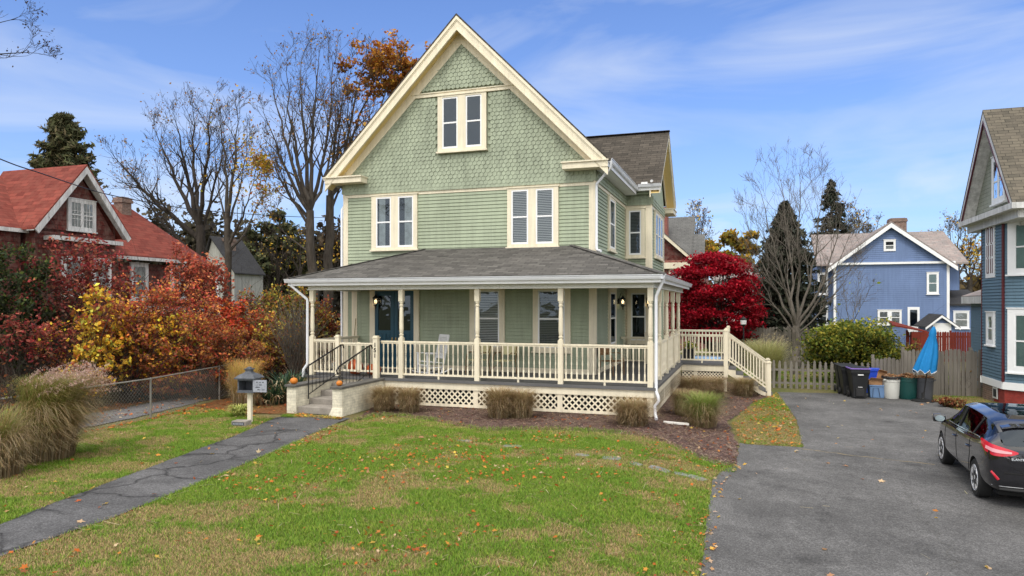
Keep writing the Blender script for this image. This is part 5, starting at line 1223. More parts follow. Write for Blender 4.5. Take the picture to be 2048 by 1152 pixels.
def can(px, py, mat, label, r0, r1, h, heap=None, lid=False, grp='round trash cans in a row by the fence', n=24):
    x, y = og(px, py); o = empty('trash_can', L3(x, y, GZ), rg.uniform(0, 1), label, 'trash can', grp)
    prof = [(r0 * .97, 0), (r0, .02), (r0 + (r1 - r0) * .33, h * .33), (r0 + (r1 - r0) * .8, h * .80), (r1 * 1.02, h * .81), (r1 * 1.02, h * .85), (r1, h * .86), (r1 * 1.0, h * .95), (r1 * 1.06, h * .955), (r1 * 1.06, h)]
    b = MB(); b.lathe(prof + [(r1 * .98, h), (r1 * .95, h - .06)], n=n); autosmooth(b.build('body', M[mat], o), 35)
    for a in (-.5, 2.6): b = MB(); c_, s_ = math.cos(a) * r1, math.sin(a) * r1; b.box(c_ - .05, c_ + .05, s_ - .05, s_ + .05, h * .86, h * .93); b.build('handle', M[mat], o, bevel=.01)
    if lid: MB().lathe([(r1 * 1.12, h * .93), (r1 * 1.14, h * .985), (r1 * 1.1, h + .04), (r1 * .9, h + .035)], n=n).build('rim_lid', M['trim'], o)
    if heap:
        rgn = np.random.default_rng(int(px)); k = 220; a = rgn.uniform(0, 6.28, k); rr = np.sqrt(rgn.uniform(0, 1, k)) * r1; P_ = np.stack([rr * np.cos(a), rr * np.sin(a), h - .01 + (1 - (rr / r1) ** 2) * heap * rgn.uniform(.5, 1, k)], 1)
        V, Fq, C = leaf_geo(P_, .065, palette(k, [(.32, .16, .07), (.42, .24, .13), (.22, .10, .05), (.45, .32, .2)], rng=rgn), flat=1, rng=rgn); npobj('leaves', V, Fq, M['leaf'], o, C)
        MB().lathe([(r1 * .93, h - .05), (r1 * .5, h + heap * .5), (.02, h + heap * .7)], n=14).build('leaf_heap', M['litter'], o)
    return o
can(1783, 797, 'binwhite', 'off white trash can with black rim, heaped with leaves', .235, .285, .74, .10, True); can(1815, 798, 'bingreen', 'dark green trash can heaped with dry leaves', .27, .305, .76, .14); can(1848, 799, 'bingrey', 'slate grey trash can behind the umbrella pole', .26, .30, .76, .05)
x, y = og(1752, 795); o = empty('storage_tote', L3(x, y, GZ), -TH + R(4), 'pale blue plastic tote standing right of the purple lidded bin', 'tote'); b = MB(); vs = []
for w, dd, zz in ((.22, .18, 0), (.255, .21, .40), (.275, .23, .40), (.275, .23, .45)): vs += [(-w, -dd, zz), (w, -dd, zz), (w, dd, zz), (-w, dd, zz)]
b.add(vs, [(i * 4 + k, i * 4 + (k + 1) % 4, i * 4 + 4 + (k + 1) % 4, i * 4 + 4 + k) for i in range(3) for k in range(4)] + [(3, 2, 1, 0), (12, 13, 14, 15)]); b.build('tub', M['totebl'], o, bevel=.015); MB().tube([(-.16, -.225, .02), (-.14, -.232, .34), (.03, -.232, .34), (.08, -.22, .02)], .008, 5).build('strap', M['trim'], o)
def cbox(dx, dy, z, w, d_, h, rz, ry, label):
    o = empty('cardboard_box', L3(x + dx, y + dy, GZ + z), -TH + rz, label, 'box', 'cardboard on the blue tote'); o.rotation_euler = (ry * .3, ry, -TH + rz); MB().box(-w, w, -d_, d_, 0, h).build('carton', M['cardb'], o); MB().prism([(-w, -d_, h), (w, -d_, h), (w * .9, -d_ - .12, h + .1), (-w * .9, -d_ - .12, h + .1)], (0, .008, .004)).build('flap', M['cardb'], o)
cbox(-.06, 0, .455, .22, .17, .16, .1, .06, 'flattened brown cardboard box lying on the blue tote'); cbox(.16, .1, .57, .15, .03, .32, -.2, .22, 'brown cardboard sheet propped upright on the blue tote')
x, y = og(1744, 786); o = empty('recycling_bin', L3(x, y, GZ), -TH, 'bright blue recycling bin behind the tote', 'recycling bin'); MB().box(-.22, .22, -.16, .16, 0, .84).build('tub', M['bluebin'], o, bevel=.02); MB().box(-.25, .25, -.19, .19, .80, .92).build('rim', M['bluebin'], o, bevel=.02)
# umbrella
x, y = og(1846, 803); o = empty('patio_umbrella', L3(x, y, GZ), 0, 'closed bright blue patio umbrella leaning in a round black base', 'umbrella')
MB().lathe([(.36, 0), (.36, .035), (.2, .06), (.06, .09), (.045, .12), (.045, .3)], n=20).build('base', M['trim'], o, smooth=False); ax = Vector((.34, -.05, 2.55)); MB().tube([(0, 0, .05), tuple(ax)], .02, 8).build('pole', M['iron'], o)
b = MB(); nn = 32; vs = []; lev = [(0.40, .34), (.42, .345), (.6, .27), (.75, .19), (.88, .11), (.90, .125), (.95, .09), (1.0, .03)]
for i, (t, r) in enumerate(lev):
    c = ax * t
    for k in range(nn):
        a = 2 * math.pi * k / nn; rr = r * (1 + (.22 if t < .87 else .05) * math.cos(a * 8 + t * 2) * (1 - .2 * t)); dz = .07 * math.cos(a * 8) if i == 0 else 0
        vs.append((c.x + rr * math.cos(a) - (.10 if t < .5 else .04 if t < .7 else 0), c.y + rr * math.sin(a) * .8, c.z + dz))
b.add(vs, [(i * nn + k, i * nn + (k + 1) % nn, (i + 1) * nn + (k + 1) % nn, (i + 1) * nn + k) for i in range(len(lev) - 1) for k in range(nn)] + [tuple(range((len(lev) - 1) * nn, len(lev) * nn))]); b.build('canopy', M['canvas'], o, smooth=True)
b = MB(); b.tube([Vector(v) for v in vs[:nn]] + [Vector(vs[0])], .010, 5, False); b.build('hem', M['white'], o)
# overhead cable
cp = [at(-260, 205, 13.5), at(0, 318, 18), at(80, 346, 20), at(200, 385, 24), at(300, 405, 27), at(400, 420, 31), at(560, 432, 38), at(690, 436, 46), at(800, 436, 52)]
pts = []
for i in range(1, len(cp) - 2):
    for k in range(6):
        t = k / 6; a, b_, c, d = cp[i - 1], cp[i], cp[i + 1], cp[i + 2]
        pts.append(.5 * ((2 * b_) + (c - a) * t + (2 * a - 5 * b_ + 4 * c - d) * t * t + (3 * b_ - a - 3 * c + d) * t ** 3))
pts = [cp[0]] + pts + [cp[-2], cp[-1]]
b = MB(); b.tube(pts, .017, 5); tag(b.build('utility_cable', M['iron'], None, smooth=True), 'black overhead cable sagging across the sky at left', 'cable')
# ================================================================== CAR
hx = Vector((.356, .934, 0)); hdg = math.atan2(hx.y, hx.x)
CARG = -.33 + .009
C_ = empty('parked_car', (9.30, 13.03, CARG), hdg, 'black hatchback parked on the driveway with red tail lights towards the viewer', 'car')
# x, half width, bottom z, shoulder z, roof half width, roof z
ST_ = [(-2.17, .60, .42, .78, .46, .90), (-2.10, .80, .30, .97, .60, 1.04), (-1.99, .865, .25, 1.05, .61, 1.13), (-1.80, .885, .22, 1.06, .575, 1.27), (-1.60, .89, .2, 1.04, .575, 1.37), (-1.25, .893, .2, .985, .59, 1.425), (-.7, .895, .2, .96, .61, 1.465), (0, .895, .2, .935, .625, 1.475), (.45, .895, .2, .92, .61, 1.43), (.95, .893, .2, .91, .60, 1.21), (1.35, .885, .2, .88, .62, .985), (1.75, .855, .2, .82, .60, .88), (2.02, .76, .22, .70, .52, .76), (2.15, .55, .3, .55, .38, .62)]
def sect(s):
    x, w, zb, sh, rw, rz = s
    half = [(0, zb), (w * .7, zb), (w * .97, zb + .07), (w * 1.0, zb + (sh - zb) * .42), (w * 1.005, sh - .12), (w * .975, sh - .01), (w * .94, sh + .02) if rz - sh > .2 else (w * .93, sh + (rz - sh) * .35), (rw + .07, rz - .075 if rz - sh > .2 else sh + (rz - sh) * .75), (rw * .82, rz - .012), (0, rz)]
    return [(x, y, z) for y, z in half] + [(x, -y, z) for y, z in half[-2:0:-1]]
secs = [sect(s) for s in ST_]; ns = len(secs[0]); b = MB(); vs = [v for s in secs for v in s]
fs = []; mats = []
for i in range(len(secs) - 1):
    for k in range(ns):
        k2 = (k + 1) % ns; fs.append((i * ns + k, i * ns + k2, (i + 1) * ns + k2, (i + 1) * ns + k))
        m_ = 0
        kk = k if k < 9 else ns - 1 - k
        if kk == 6 and 3 <= i <= 8: m_ = 1
        if kk in (7, 8) and i in (8, 9): m_ = 1
        if kk in (7, 8) and i in (1, 2) : m_ = 1
        if kk in (8,) and 5 <= i <= 7: m_ = 1
        mats.append(m_)
fs += [tuple(range(ns)), tuple(range(len(secs) * ns - 1, (len(secs) - 1) * ns - 1, -1))]; mats += [0, 0]
me = bpy.data.meshes.new('body'); me.from_pydata(vs, [], fs)
for mt in ('car', 'dglass', 'dark'): me.materials.append(M[mt])
me.polygons.foreach_set('material_index', mats)
bm = bmesh.new(); bm.from_mesh(me); bmesh.ops.recalc_face_normals(bm, faces=bm.faces[:])
# creases round the glass
cl = bm.edges.layers.float.new('crease_edge')
for e in bm.edges:
    ms = {f.material_index for f in e.link_faces}
    if len(ms) > 1: e[cl] = .75
bm.to_mesh(me); bm.free()
body = bpy.data.objects.new('body', me); COL.objects.link(body)
sb = body.modifiers.new('sub', 'SUBSURF'); sb.levels = 3; sb.render_levels = 3
cuts = []
for x in (-1.32, 1.33):
    for sy in (-1, 1):
        c = MB().lathe([(.365, -.30), (.365, .30)], n=40).build('cut', M['dark'], None); c.data.materials.clear()
        for mt in ('car', 'dglass', 'dark'): c.data.materials.append(M[mt])
        c.data.polygons.foreach_set('material_index', [2] * len(c.data.polygons))
        c.rotation_euler = (R(90), 0, 0); c.location = (x, sy * .80, .325); cuts.append(c)
        bo = body.modifiers.new('bo', 'BOOLEAN'); bo.object = c; bo.operation = 'DIFFERENCE'; bo.solver = 'EXACT'
bpy.context.view_layer.update()
ev = bpy.data.meshes.new_from_object(body.evaluated_get(bpy.context.evaluated_depsgraph_get()))
bpy.data.objects.remove(body)
for c in cuts: bpy.data.objects.remove(c)
def sub(me, test, name, mat, parent):
    bm = bmesh.new(); bm.from_mesh(me); bmesh.ops.delete(bm, geom=[f for f in bm.faces if not test(f)], context='FACES')
    for f in bm.faces: f.smooth = True
    m2 = bpy.data.meshes.new(name); bm.to_mesh(m2); bm.free(); m2.materials.clear(); m2.materials.append(mat); m2.polygons.foreach_set('material_index', [0] * len(m2.polygons)); m2.set_sharp_from_angle(angle=R(45))
    o = bpy.data.objects.new(name, m2); COL.objects.link(o); o.parent = parent; return o
def ctr(f): return f.calc_center_median()
cb = sub(ev, lambda f: f.material_index == 0, 'body', M['car'], C_)
sub(ev, lambda f: f.material_index == 2, 'wheel_arches', M['dark'], cb)
sub(ev, lambda f: f.material_index == 1 and ctr(f).x < -1.75 and abs(ctr(f).y) < .66, 'rear_window', M['dglass'], C_)
sub(ev, lambda f: f.material_index == 1 and ctr(f).x > .5 and abs(ctr(f).y) < .6, 'windscreen', M['dglass'], C_)
sub(ev, lambda f: f.material_index == 1 and -1.75 < ctr(f).x < .5 and abs(ctr(f).y) < .55, 'glass_roof', M['dglass'], C_)
for s in (1, -1): sub(ev, lambda f: f.material_index == 1 and ctr(f).y * s > .55 and -1.8 < ctr(f).x, 'side_window', M['dglass'], C_)
# point on the body side at (x, z)
bvh_bm = bmesh.new(); bvh_bm.from_mesh(ev)
from mathutils.bvhtree import BVHTree
bvh = BVHTree.FromBMesh(bvh_bm)
def hit(x, z, s=1): 
    r = bvh.ray_cast(Vector((x, s * 2, z)), Vector((0, -s, 0))); return (r[0], r[1]) if r[0] else (Vector((x, s * .88, z)), Vector((0, s, 0)))
def hitx(y, z):
    r = bvh.ray_cast(Vector((-3, y, z)), Vector((1, 0, 0))); return (r[0], r[1]) if r[0] else (Vector((-2.1, y, z)), Vector((-1, 0, 0)))
def hitz(x, y):
    r = bvh.ray_cast(Vector((x, y, 3)), Vector((0, 0, -1))); return r[0] if r[0] else Vector((x, y, 1))
def strip(pts, r, name, mat, off=.003, parent=None, n=5):
    b = MB(); b.tube([p + nn * off for p, nn in pts], r, n); return autosmooth(b.build(name, mat, parent or C_))
for s in (1, -1):
    def lerp(a, b_, n=8): return [(a[0] + (b_[0] - a[0]) * i / n, a[1] + (b_[1] - a[1]) * i / n) for i in range(n + 1)]
    for path in (lerp((.98, .30), (.92, .90)), lerp((-.02, .27), (.0, .93)), lerp((-.86, .36), (-1.02, .70)) + lerp((-1.02, .70), (-.98, .95))):
        strip([hit(x, z, s) for x, z in path], .006, 'door_seam', M['dark'], 0)
    strip([hit(x, z, s) for x, z in lerp((.98, .285), (-.86, .285), 14)], .006, 'sill_seam', M['dark'], 0)
    strip([hit(x, z, s) for x, z in [(1.0 - i * .16, .955 + .006 * i) for i in range(16)]], .010, 'beltline_trim', M['chrome'], .002)
    strip([hit(x, z, s) for x, z in lerp((.0, 1.0), (-.08, 1.36), 6)], .028, 'window_pillar', M['trim'], .0)
    strip([hit(x, z, s) for x, z in lerp((-.98, 1.02), (-1.12, 1.32), 6)], .022, 'window_pillar', M['trim'], .0)
    for x in (.22, -.80):
        p, nn = hit(x, .80, s); p2, _ = hit(x - .2, .805, s); m_ = (p + p2) / 2 + nn * .03; b = MB(); b.tube([p, p.lerp(m_, .5) + nn * .02, m_, p2.lerp(m_, .5) + nn * .02, p2], .015, 6); autosmooth(b.build('door_handle', M['car'], C_))
    # mirror
    p, nn = hit(.78, .95, s); b = MB(); b.lathe([(.02, -.10), (.075, -.09), (.085, 0), (.075, .09), (.02, .10)], n=12); o = b.build('wing_mirror', M['car'], C_, smooth=True); o.rotation_euler = (R(90), 0, 0); o.scale = (.8, 1.0, 1.15); o.location = (.76, s * 1.03, 1.03)
    MB().beam((.78, s * .88, .95), (.76, s * .98, .98), .05, .035).build('mirror_stalk', M['trim'], o).matrix_parent_inverse = o.matrix_basis.inverted()
    g_ = MB().add([(-.074, s * 1.03 + .085 * math.cos(a), 1.03 + .062 * math.sin(a)) for a in [2 * math.pi * k / 16 for k in range(16)]], [tuple(range(16))]); g_.v = [Vector((.76, 0, 0)) + v for v in g_.v]; gm = g_.build('mirror_glass', M['mirror'], o, recalc=False); gm.matrix_parent_inverse = o.matrix_basis.inverted()
    # tail light wrapping the corner
    def surf(y, z):
        return hitx(s * y, z)
    grid = []; cols = 9; rows = 4
    tl = []
    # points sampled along wrap: from side (x=-1.62) round to tailgate (y=.30)
    track = [('s', -1.60), ('s', -1.72), ('s', -1.84), ('s', -1.94), ('y', .80), ('y', .75), ('y', .69), ('y', .62), ('y', .55), ('y', .47)]
    lo_ = [1.04, 1.0, .955, .905, .865, .86, .862, .87, .885, .915]; hi_ = [1.06, 1.062, 1.06, 1.05, 1.035, 1.02, 1.005, .985, .965, .94]
    for (kd, v), a, c in zip(track, lo_, hi_):
        for j in range(rows): z = a + (c - a) * j / (rows - 1); p, nn = hit(v, z, s) if kd == 's' else surf(v, z); tl.append(p + nn * .012)
    def lens(r0, r1, c0, c1, name, mat, d=0):
        b = MB(); vs_ = [v + (Vector((-.006 * d, s * .006 * d, 0))) for v in tl]; b.add(vs_, [(i * rows + j, i * rows + j + 1, (i + 1) * rows + j + 1, (i + 1) * rows + j) for i in range(c0, c1) for j in range(r0, r1)]); o = b.build(name, M[mat], C_, smooth=True); return o
    lt = lens(0, 3, 0, 9, 'tail_light', 'taill'); l2 = lens(1, 2, 3, 8, 'reflector', 'taillw', 1); l2.parent = lt
    # bumper reflector
    strip([surf(y, z) for y, z in ((.82, .60), (.79, .56), (.76, .52), (.73, .48))], .026, 'rear_reflector', M['taill'], -.012, n=8)
    pts_ = [surf(y, .375 - .03 * (y < .4)) for y in (.80, .7, .6, .5, .4)]; strip(pts_, .005, 'bumper_trim', M['gutterd'], .002)
    strip([hitx(s * y, z) for y, z in [(.70 - .025 * i, .955 - .04 * i) for i in range(6)]] + [hitx(s * y, z) for y, z in [(.56 - .03 * i, .72 - .022 * i) for i in range(6)]], .005, 'tailgate_seam', M['dark'], 0)
# spoiler, plate, badge, wiper, rear bumper lower
zt = 1.36; b = MB(); pr = []
for y in (-.60, -.45, -.2, .2, .45, .60): p = hitz(-1.62, y); pr.append(p)
b.add([v for p in pr for v in (p + Vector((.12, 0, .012)), p + Vector((-.16, 0, -.015)), p + Vector((-.165, 0, -.04)), p + Vector((-.02, 0, -.03)))], [(i * 4 + k, i * 4 + (k + 1) % 4, i * 4 + 4 + (k + 1) % 4, i * 4 + 4 + k) for i in range(5) for k in range(4)] + [(0, 1, 2, 3), (23, 22, 21, 20)]); autosmooth(b.build('spoiler', M['car'], C_), 30)
MB().box(-1.80, -1.785, -.12, .12, 1.30, 1.32).build('brake_light', M['taill'], C_)
p, nn = hitx(.42, .74)
pl = MB().box(p.x - .012, p.x + .02, -.27, .27, .60, .72).build('number_plate', M['sticker'], C_, bevel=.005)
for y_, z_, sz, tx in ((.46, .83, .05, 'ELANTRA'),):
    pp, nn = hitx(y_, z_); text(tx, sz, M['chrome'], C_, Matrix.Translation((pp.x - .012, y_, z_)) @ Matrix.Rotation(R(-90), 4, 'Z') @ Matrix.Rotation(R(90 - 8), 4, 'X'), 'badge_lettering', bold=.0)
strip([hitx(y, .60 + .0 * y) for y in np.linspace(-.66, .66, 14)], .012, 'bumper_crease', M['dark'], 0)
strip([hitx(y, .33) for y in np.linspace(-.7, .7, 14)], .03, 'lower_valance', M['trim'], 0)
p0, n0 = hitx(.0, 1.03); p1, n1 = hitx(.36, 1.12); MB().tube([p0 + n0 * .03, p1 + n1 * .03], .009, 5).build('wiper', M['trim'], C_)
# seats glimpsed through the glass
for y in (-.38, .38):
    MB().lathe([(.10, -.1), (.15, 0), (.12, .12), (.03, .14)], (.05, y, 1.16), 10).build('head_rest', M['trim'], C_, smooth=True)
# wheels
def wheel(x, s):
    w = empty('wheel', (x, s * .785, .325)); w.parent = C_
    b = MB(); n = 36; prof = [(.20, -.10), (.295, -.105), (.318, -.085), (.325, -.04), (.325, .04), (.318, .085), (.295, .105), (.215, .10)]
    b.M = Matrix.Rotation(R(-90) * s, 4, 'X'); b.lathe(prof, n=n); autosmooth(b.build('tyre', M['rubber'], w), 40)
    b = MB(b.M); b.lathe([(.225, .10), (.218, .108), (.205, .095), (.20, .02), (.05, .03), (.0, .03)], n=n); rim = b.build('rim', M['alloy'], w); autosmooth(rim, 40)
    b2 = MB(b.M); b2.lathe([(.2, .022), (.2, .034), (.01, .034)], n=24); b2.build('brake_disc', M['dark'], rim)
    for k in range(7):
        a = 2 * math.pi * k / 7 + .3; b3 = MB(b.M)
        for da in (-.13, .13):
            c0, s0, c1, s1 = math.cos(a + da * .6), math.sin(a + da * .6), math.cos(a + da), math.sin(a + da)
            b3.beam((.04 * c0, .04 * s0, .075), (.205 * c1, .205 * s1, .095), .038, .03)
        b3.build('spoke', M['alloy'], rim)['kind'] = 'stuff'
    b4 = MB(b.M); b4.lathe([(.045, .06), (.045, .098), (.03, .103), (.0, .103)], n=16); b4.build('hub_cap', M['alloy'], rim)
for x in (-1.32, 1.33):
    for s in (1, -1): wheel(x, s)
MB().box(-1.9, 1.9, -.68, .68, .19, .30).build('underbody', M['dark'], C_)
# ================================================================== VEGETATION
def crown_points(rng, c, rx, ry, rz, n, nb=14, br=.42, shell=.45):
    """points in a cloud of overlapping lumps: returns P and shade (1 outside and top, less inside and below)"""
    c = np.array(c); d = unit(rng.normal(size=(nb, 3))); rr = rng.uniform(.02 if nb > 60 else .25, 1.0 if nb > 60 else .85, (nb, 1)) ** (.42 if nb > 60 else .7)
    B = d * rr * np.array([rx, ry, rz]) * (1 - br * .6); R_ = rng.uniform(.65, 1.2, nb) * br
    k = rng.choice(nb, n, p=R_ ** 2 / (R_ ** 2).sum()); u = unit(rng.normal(size=(n, 3))); q = rng.uniform(shell, 1.05, n) ** .6
    P = B[k] + (u * (q * R_[k])[:, None] + rng.normal(size=(n, 3)) * (R_[k] * .28)[:, None] * (rng.uniform(0, 1, n) < .45)[:, None]) * np.array([rx, ry, rz])
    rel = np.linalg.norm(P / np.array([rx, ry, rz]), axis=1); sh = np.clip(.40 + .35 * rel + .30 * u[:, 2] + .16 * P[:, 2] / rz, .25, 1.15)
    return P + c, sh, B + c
def stems(rng, base, targets, r0, seg, wob=.08):
    base = np.array(base)
    for t in targets:
        p = base + rng.normal(size=3) * np.array([.12, .12, 0]); n = 5; d = (t - p)
        for i in range(n):
            q = base + d * ((i + 1) / n) + rng.normal(size=3) * wob * np.linalg.norm(d) * .5 * np.array([1, 1, .3]); seg.append((p, q, r0 * (1 - i / n * .7), r0 * (1 - (i + 1) / n * .7))); p = q
def shrub(name, label, cat, X, Y, h, rx, ry, cols, w=None, n=2500, ls=.06, z0=None, nb=14, br=.42, group=None, low=.15, seed=1, stem_mat='barkd', ns=18, sr=.014, flat=.4, dark=1.0, twigs=0, mat='leaf', skirt=0):
    rng = np.random.default_rng(seed); z0 = gw(X, Y) if z0 is None else z0
    o = empty(name, (X, Y, z0), 0, label, cat, group); rz = h * (1 - low) / 2; c = (0, 0, h * low + rz)
    P, sh, B = crown_points(rng, c, rx, ry, rz, n, nb, br)
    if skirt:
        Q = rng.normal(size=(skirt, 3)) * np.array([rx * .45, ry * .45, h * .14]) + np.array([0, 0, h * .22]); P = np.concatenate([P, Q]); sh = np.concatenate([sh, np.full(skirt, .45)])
    P[:, 2] = np.maximum(P[:, 2], .03); cl = palette(len(P), cols, w, rng=rng)
    # hue drifts from clump to clump
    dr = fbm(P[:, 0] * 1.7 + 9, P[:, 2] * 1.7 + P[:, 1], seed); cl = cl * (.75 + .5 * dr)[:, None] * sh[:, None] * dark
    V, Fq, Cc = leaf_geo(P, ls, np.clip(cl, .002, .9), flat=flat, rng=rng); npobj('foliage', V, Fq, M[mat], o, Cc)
    sg = []; stems(rng, (0, 0, -.05), B[rng.choice(len(B), min(ns, len(B)), replace=False)], sr, sg)
    for i in range(twigs):
        t = np.array(c) + rng.normal(size=3) * np.array([rx, ry, rz]) * .75; t[2] = abs(t[2]); stems(rng, (0, 0, -.05), [t], sr * .6, sg, .14)
    V, Fq = seg_geo(sg, 4); npobj('stems', V, Fq, M[stem_mat], o); return o
RED = [(.22, .028, .03), (.29, .05, .042), (.15, .022, .025), (.30, .10, .06), (.16, .08, .05)]; ORG = [(.42, .13, .03), (.32, .085, .025), (.48, .22, .04), (.25, .06, .025)]
YEL = [(.60, .37, .03), (.52, .29, .025), (.62, .46, .07), (.40, .22, .03), (.33, .31, .05)]; RUST = [(.24, .075, .03), (.17, .05, .028), (.30, .12, .05), (.20, .10, .05)]; DKG = [(.025, .04, .016), (.04, .055, .02), (.018, .03, .012)]; OLV = [(.10, .11, .03), (.16, .14, .04), (.20, .13, .04)]
MIX0 = [(.30, .07, .03), (.24, .10, .045), (.20, .09, .05)]
G1 = 'autumn shrubs along the neighbour driveway'
def sp_(px, Y): return at(px, 608, Y).x, Y
def bush(px, Y, top, hw, name, label, cols, n=2600, seed=1, ls=.06, low=.05, **kw):
    """photo column, depth, photo row of the top and half width in photo pixels"""
    X, _ = sp_(px, Y); z0 = gw(X, Y); h = at(0, top, Y).z - z0; r = hw / FL * Y; kw.setdefault('dark', 1.45 if cols[0][1] < .05 else 1.75); ls *= .82; n = int(n * .88); kw['nb'] = 95; kw['br'] = .15; kw['twigs'] = kw.get('twigs', 0) + 35; n = int(n * 1.25)
    return shrub(name, label, 'shrub', X, Y, h, r * 1.12, max(r * .8, .7), cols, n=n, seed=seed, ls=ls, low=low, group=kw.pop('group', G1), **kw)
bush(28, 22.5, 480, 95, 'evergreen_shrub', 'dark evergreen shrub at the far left edge before the red house', DKG + [(.07, .09, .02)], 7000, 3, .07, nb=22)
bush(95, 24.5, 560, 105, 'dark_thicket', 'dark bare thicket below the red leaves at far left', [(.045, .035, .025), (.06, .04, .03), (.09, .05, .03)], 4500, 31, .06, twigs=70, nb=20)
bush(150, 23, 468, 115, 'sumac_shrub', 'tall crimson sumac in front of the red house gable', RED, 3600, 4, .075, low=.38, br=.30, nb=20, sr=.022, twigs=20, flat=1)
bush(45, 21, 610, 85, 'sumac_shrub', 'low pinkish red sumac branch cluster at the left edge', RED + [(.36, .10, .07)], 1050, 5, .07, low=.35, br=.28, flat=1, twigs=20)
bush(232, 21.5, 590, 70, 'sumac_shrub', 'russet leaved shrub behind the yellow saplings', RUST + RED, 3200, 6, .06, twigs=30)
bush(205, 20.6, 640, 55, 'yellow_shrub', 'small yellow shrub left of the tall yellow sapling', YEL + ORG[:1], 1500, 7, .075, low=.15, br=.3, twigs=15)
bush(195, 20.5, 560, 46, 'yellow_sapling', 'slender yellow leaved sapling in front of the crimson sumac', YEL + RUST[:2], 620, 8, .085, low=.3, br=.28, nb=16)
bush(262, 21.3, 600, 78, 'orange_shrub', 'broad orange and gold shrub in the middle of the hedge', ORG + YEL[:2] + RUST + MIX0, 4200, 9, .062, twigs=40, nb=20)
bush(345, 22.4, 612, 68, 'yellow_sapling', 'bright yellow sapling right of the broad orange shrub', YEL + RUST[:2], 1500, 10, .085, low=.2, br=.3, nb=18, twigs=20)
bush(300, 22.0, 690, 85, 'barberry_shrub', 'low wine red and gold shrub behind the chain link fence', RUST + RED[:1] + YEL[:2], 4200, 11, .05, twigs=60)
bush(385, 23.6, 690, 72, 'barberry_shrub', 'low rust coloured shrub right along the chain link fence', RUST, 3600, 12, .05, twigs=60)
bush(395, 25.5, 455, 62, 'maple_sapling', 'tall red orange maple sapling before the long red roof', [(.36, .07, .04), (.28, .055, .035), (.38, .13, .06), (.22, .08, .05)], 3600, 13, .08, low=.18, br=.30, nb=20, flat=1)
bush(335, 25, 560, 60, 'maple_sapling', 'thin pale red sapling under the long red roof', [(.34, .07, .045), (.26, .06, .04), (.40, .16, .05)], 1500, 14, .075, low=.1, br=.3, twigs=30)
bush(450, 25, 590, 62, 'red_shrub', 'scarlet shrub with drooping layers behind the mailbox', [(.40, .055, .025), (.32, .04, .02), (.40, .14, .03)], 3600, 15, .075, low=.3, br=.30, flat=1.3)
bush(470, 23.4, 655, 70, 'russet_shrub', 'brown and rust shrub directly behind the mailbox', RUST + YEL[3:4], 3800, 16, .06, twigs=60)
bush(548, 25, 620, 50, 'gold_shrub', 'patchy gold shrub between the mailbox and the porch', YEL[2:] + RUST, 2200, 17, .07, low=.1, br=.3, twigs=30)
bush(585, 29, 535, 75, 'gold_shrub', 'tall olive and gold shrub behind the left porch post', OLV + YEL[3:] + RUST[:1], 4200, 18, .075, low=.05, br=.32, twigs=60, nb=20)
bush(650, 30, 590, 42, 'wine_shrub', 'wine red shrub seen through the left porch opening', [(.16, .03, .03), (.22, .06, .03), (.38, .22, .04)], 2200, 19, .075, twigs=20)
bush(510, 32, 570, 60, 'red_shrub', 'dull red shrub before the distant dark woods', RUST + RED[2:3] + OLV, 2800, 20, .085, twigs=30)
MIXT = [(.40, .12, .035), (.30, .07, .03), (.24, .10, .045), (.46, .22, .05), (.20, .09, .05), (.34, .05, .03)]
for i, (px, Y_, tp, hw_, n_, cl_, lb) in enumerate([(240, 22.6, 545, 130, 4200, MIXT + YEL[:1], 'tall loose copper shrub rising behind the yellow saplings'), (355, 22.8, 540, 95, 3800, MIXT + RED[1:2], 'loose red brown shrub below the long roof eave'), (420, 22.2, 610, 85, 3400, MIXT, 'tangled rust shrub above the driveway bend'), (130, 21.2, 635, 70, 1300, RUST + RED + YEL[:1], 'dull red tangle at the foot of the tall crimson sumac'), (505, 26.5, 615, 75, 2600, MIXT + OLV, 'brown green tangle behind the gold grass clump'), (165, 19.6, 725, 60, 1500, RUST + YEL[:1], 'low russet growth behind the plumes of the big grass'), (330, 22.2, 730, 90, 2800, MIXT, 'low orange brown growth pressing on the chain link fence')]):
    bush(px, Y_, tp, hw_, 'thicket_shrub', lb, cl_, n_, 130 + i, .058, twigs=60)
def twiggy(px, Y, top, hw, label, n=150, seed=1, r=.011, mat='barkp', z0=None):
    rng = np.random.default_rng(seed); X, _ = sp_(px, Y); z0 = gw(X, Y); h = at(0, top, Y).z - z0; rr = hw / FL * Y; o = empty('twiggy_shrub', (X, Y, z0), 0, label, 'shrub'); sg = []
    for i in range(n):
        a = rng.uniform(0, 6.28); q = rng.uniform(.1, 1) ** .6; d = np.array([math.cos(a) * rr * q, math.sin(a) * rr * q, h * rng.uniform(.6, 1) * (1.1 - .35 * q)]); p = np.array([math.cos(a), math.sin(a), 0]) * rr * .18 * q; m = 6
        for j in range(m):
            t = (j + 1) / m; e = np.array([d[0] * t ** 1.5, d[1] * t ** 1.5, d[2] * t]) + rng.normal(size=3) * .03; sg.append((p, e, r * (1 - j / m * .7), r * (1 - t * .7)))
            if j > 2: sg.append((e, e + (e - p) * .8 + rng.normal(size=3) * .12, r * .5, r * .25))
            p = e
    V, Fq = seg_geo(sg, 4); npobj('stems', V, Fq, M[mat], o)
    P_ = np.array([s[1] for s in sg]); P_ = P_[rng.choice(len(P_), len(P_) // 4)]; V, Fq, Cc = leaf_geo(P_ + rng.normal(size=P_.shape) * .05, .035, palette(len(P_), RUST + YEL[3:], rng=rng), rng=rng); npobj('leaves', V, Fq, M['leaf'], o, Cc)
    return o
twiggy(590, 24.5, 590, 52, 'tan leafless shrub of arching stems left of the porch', 190, 2)
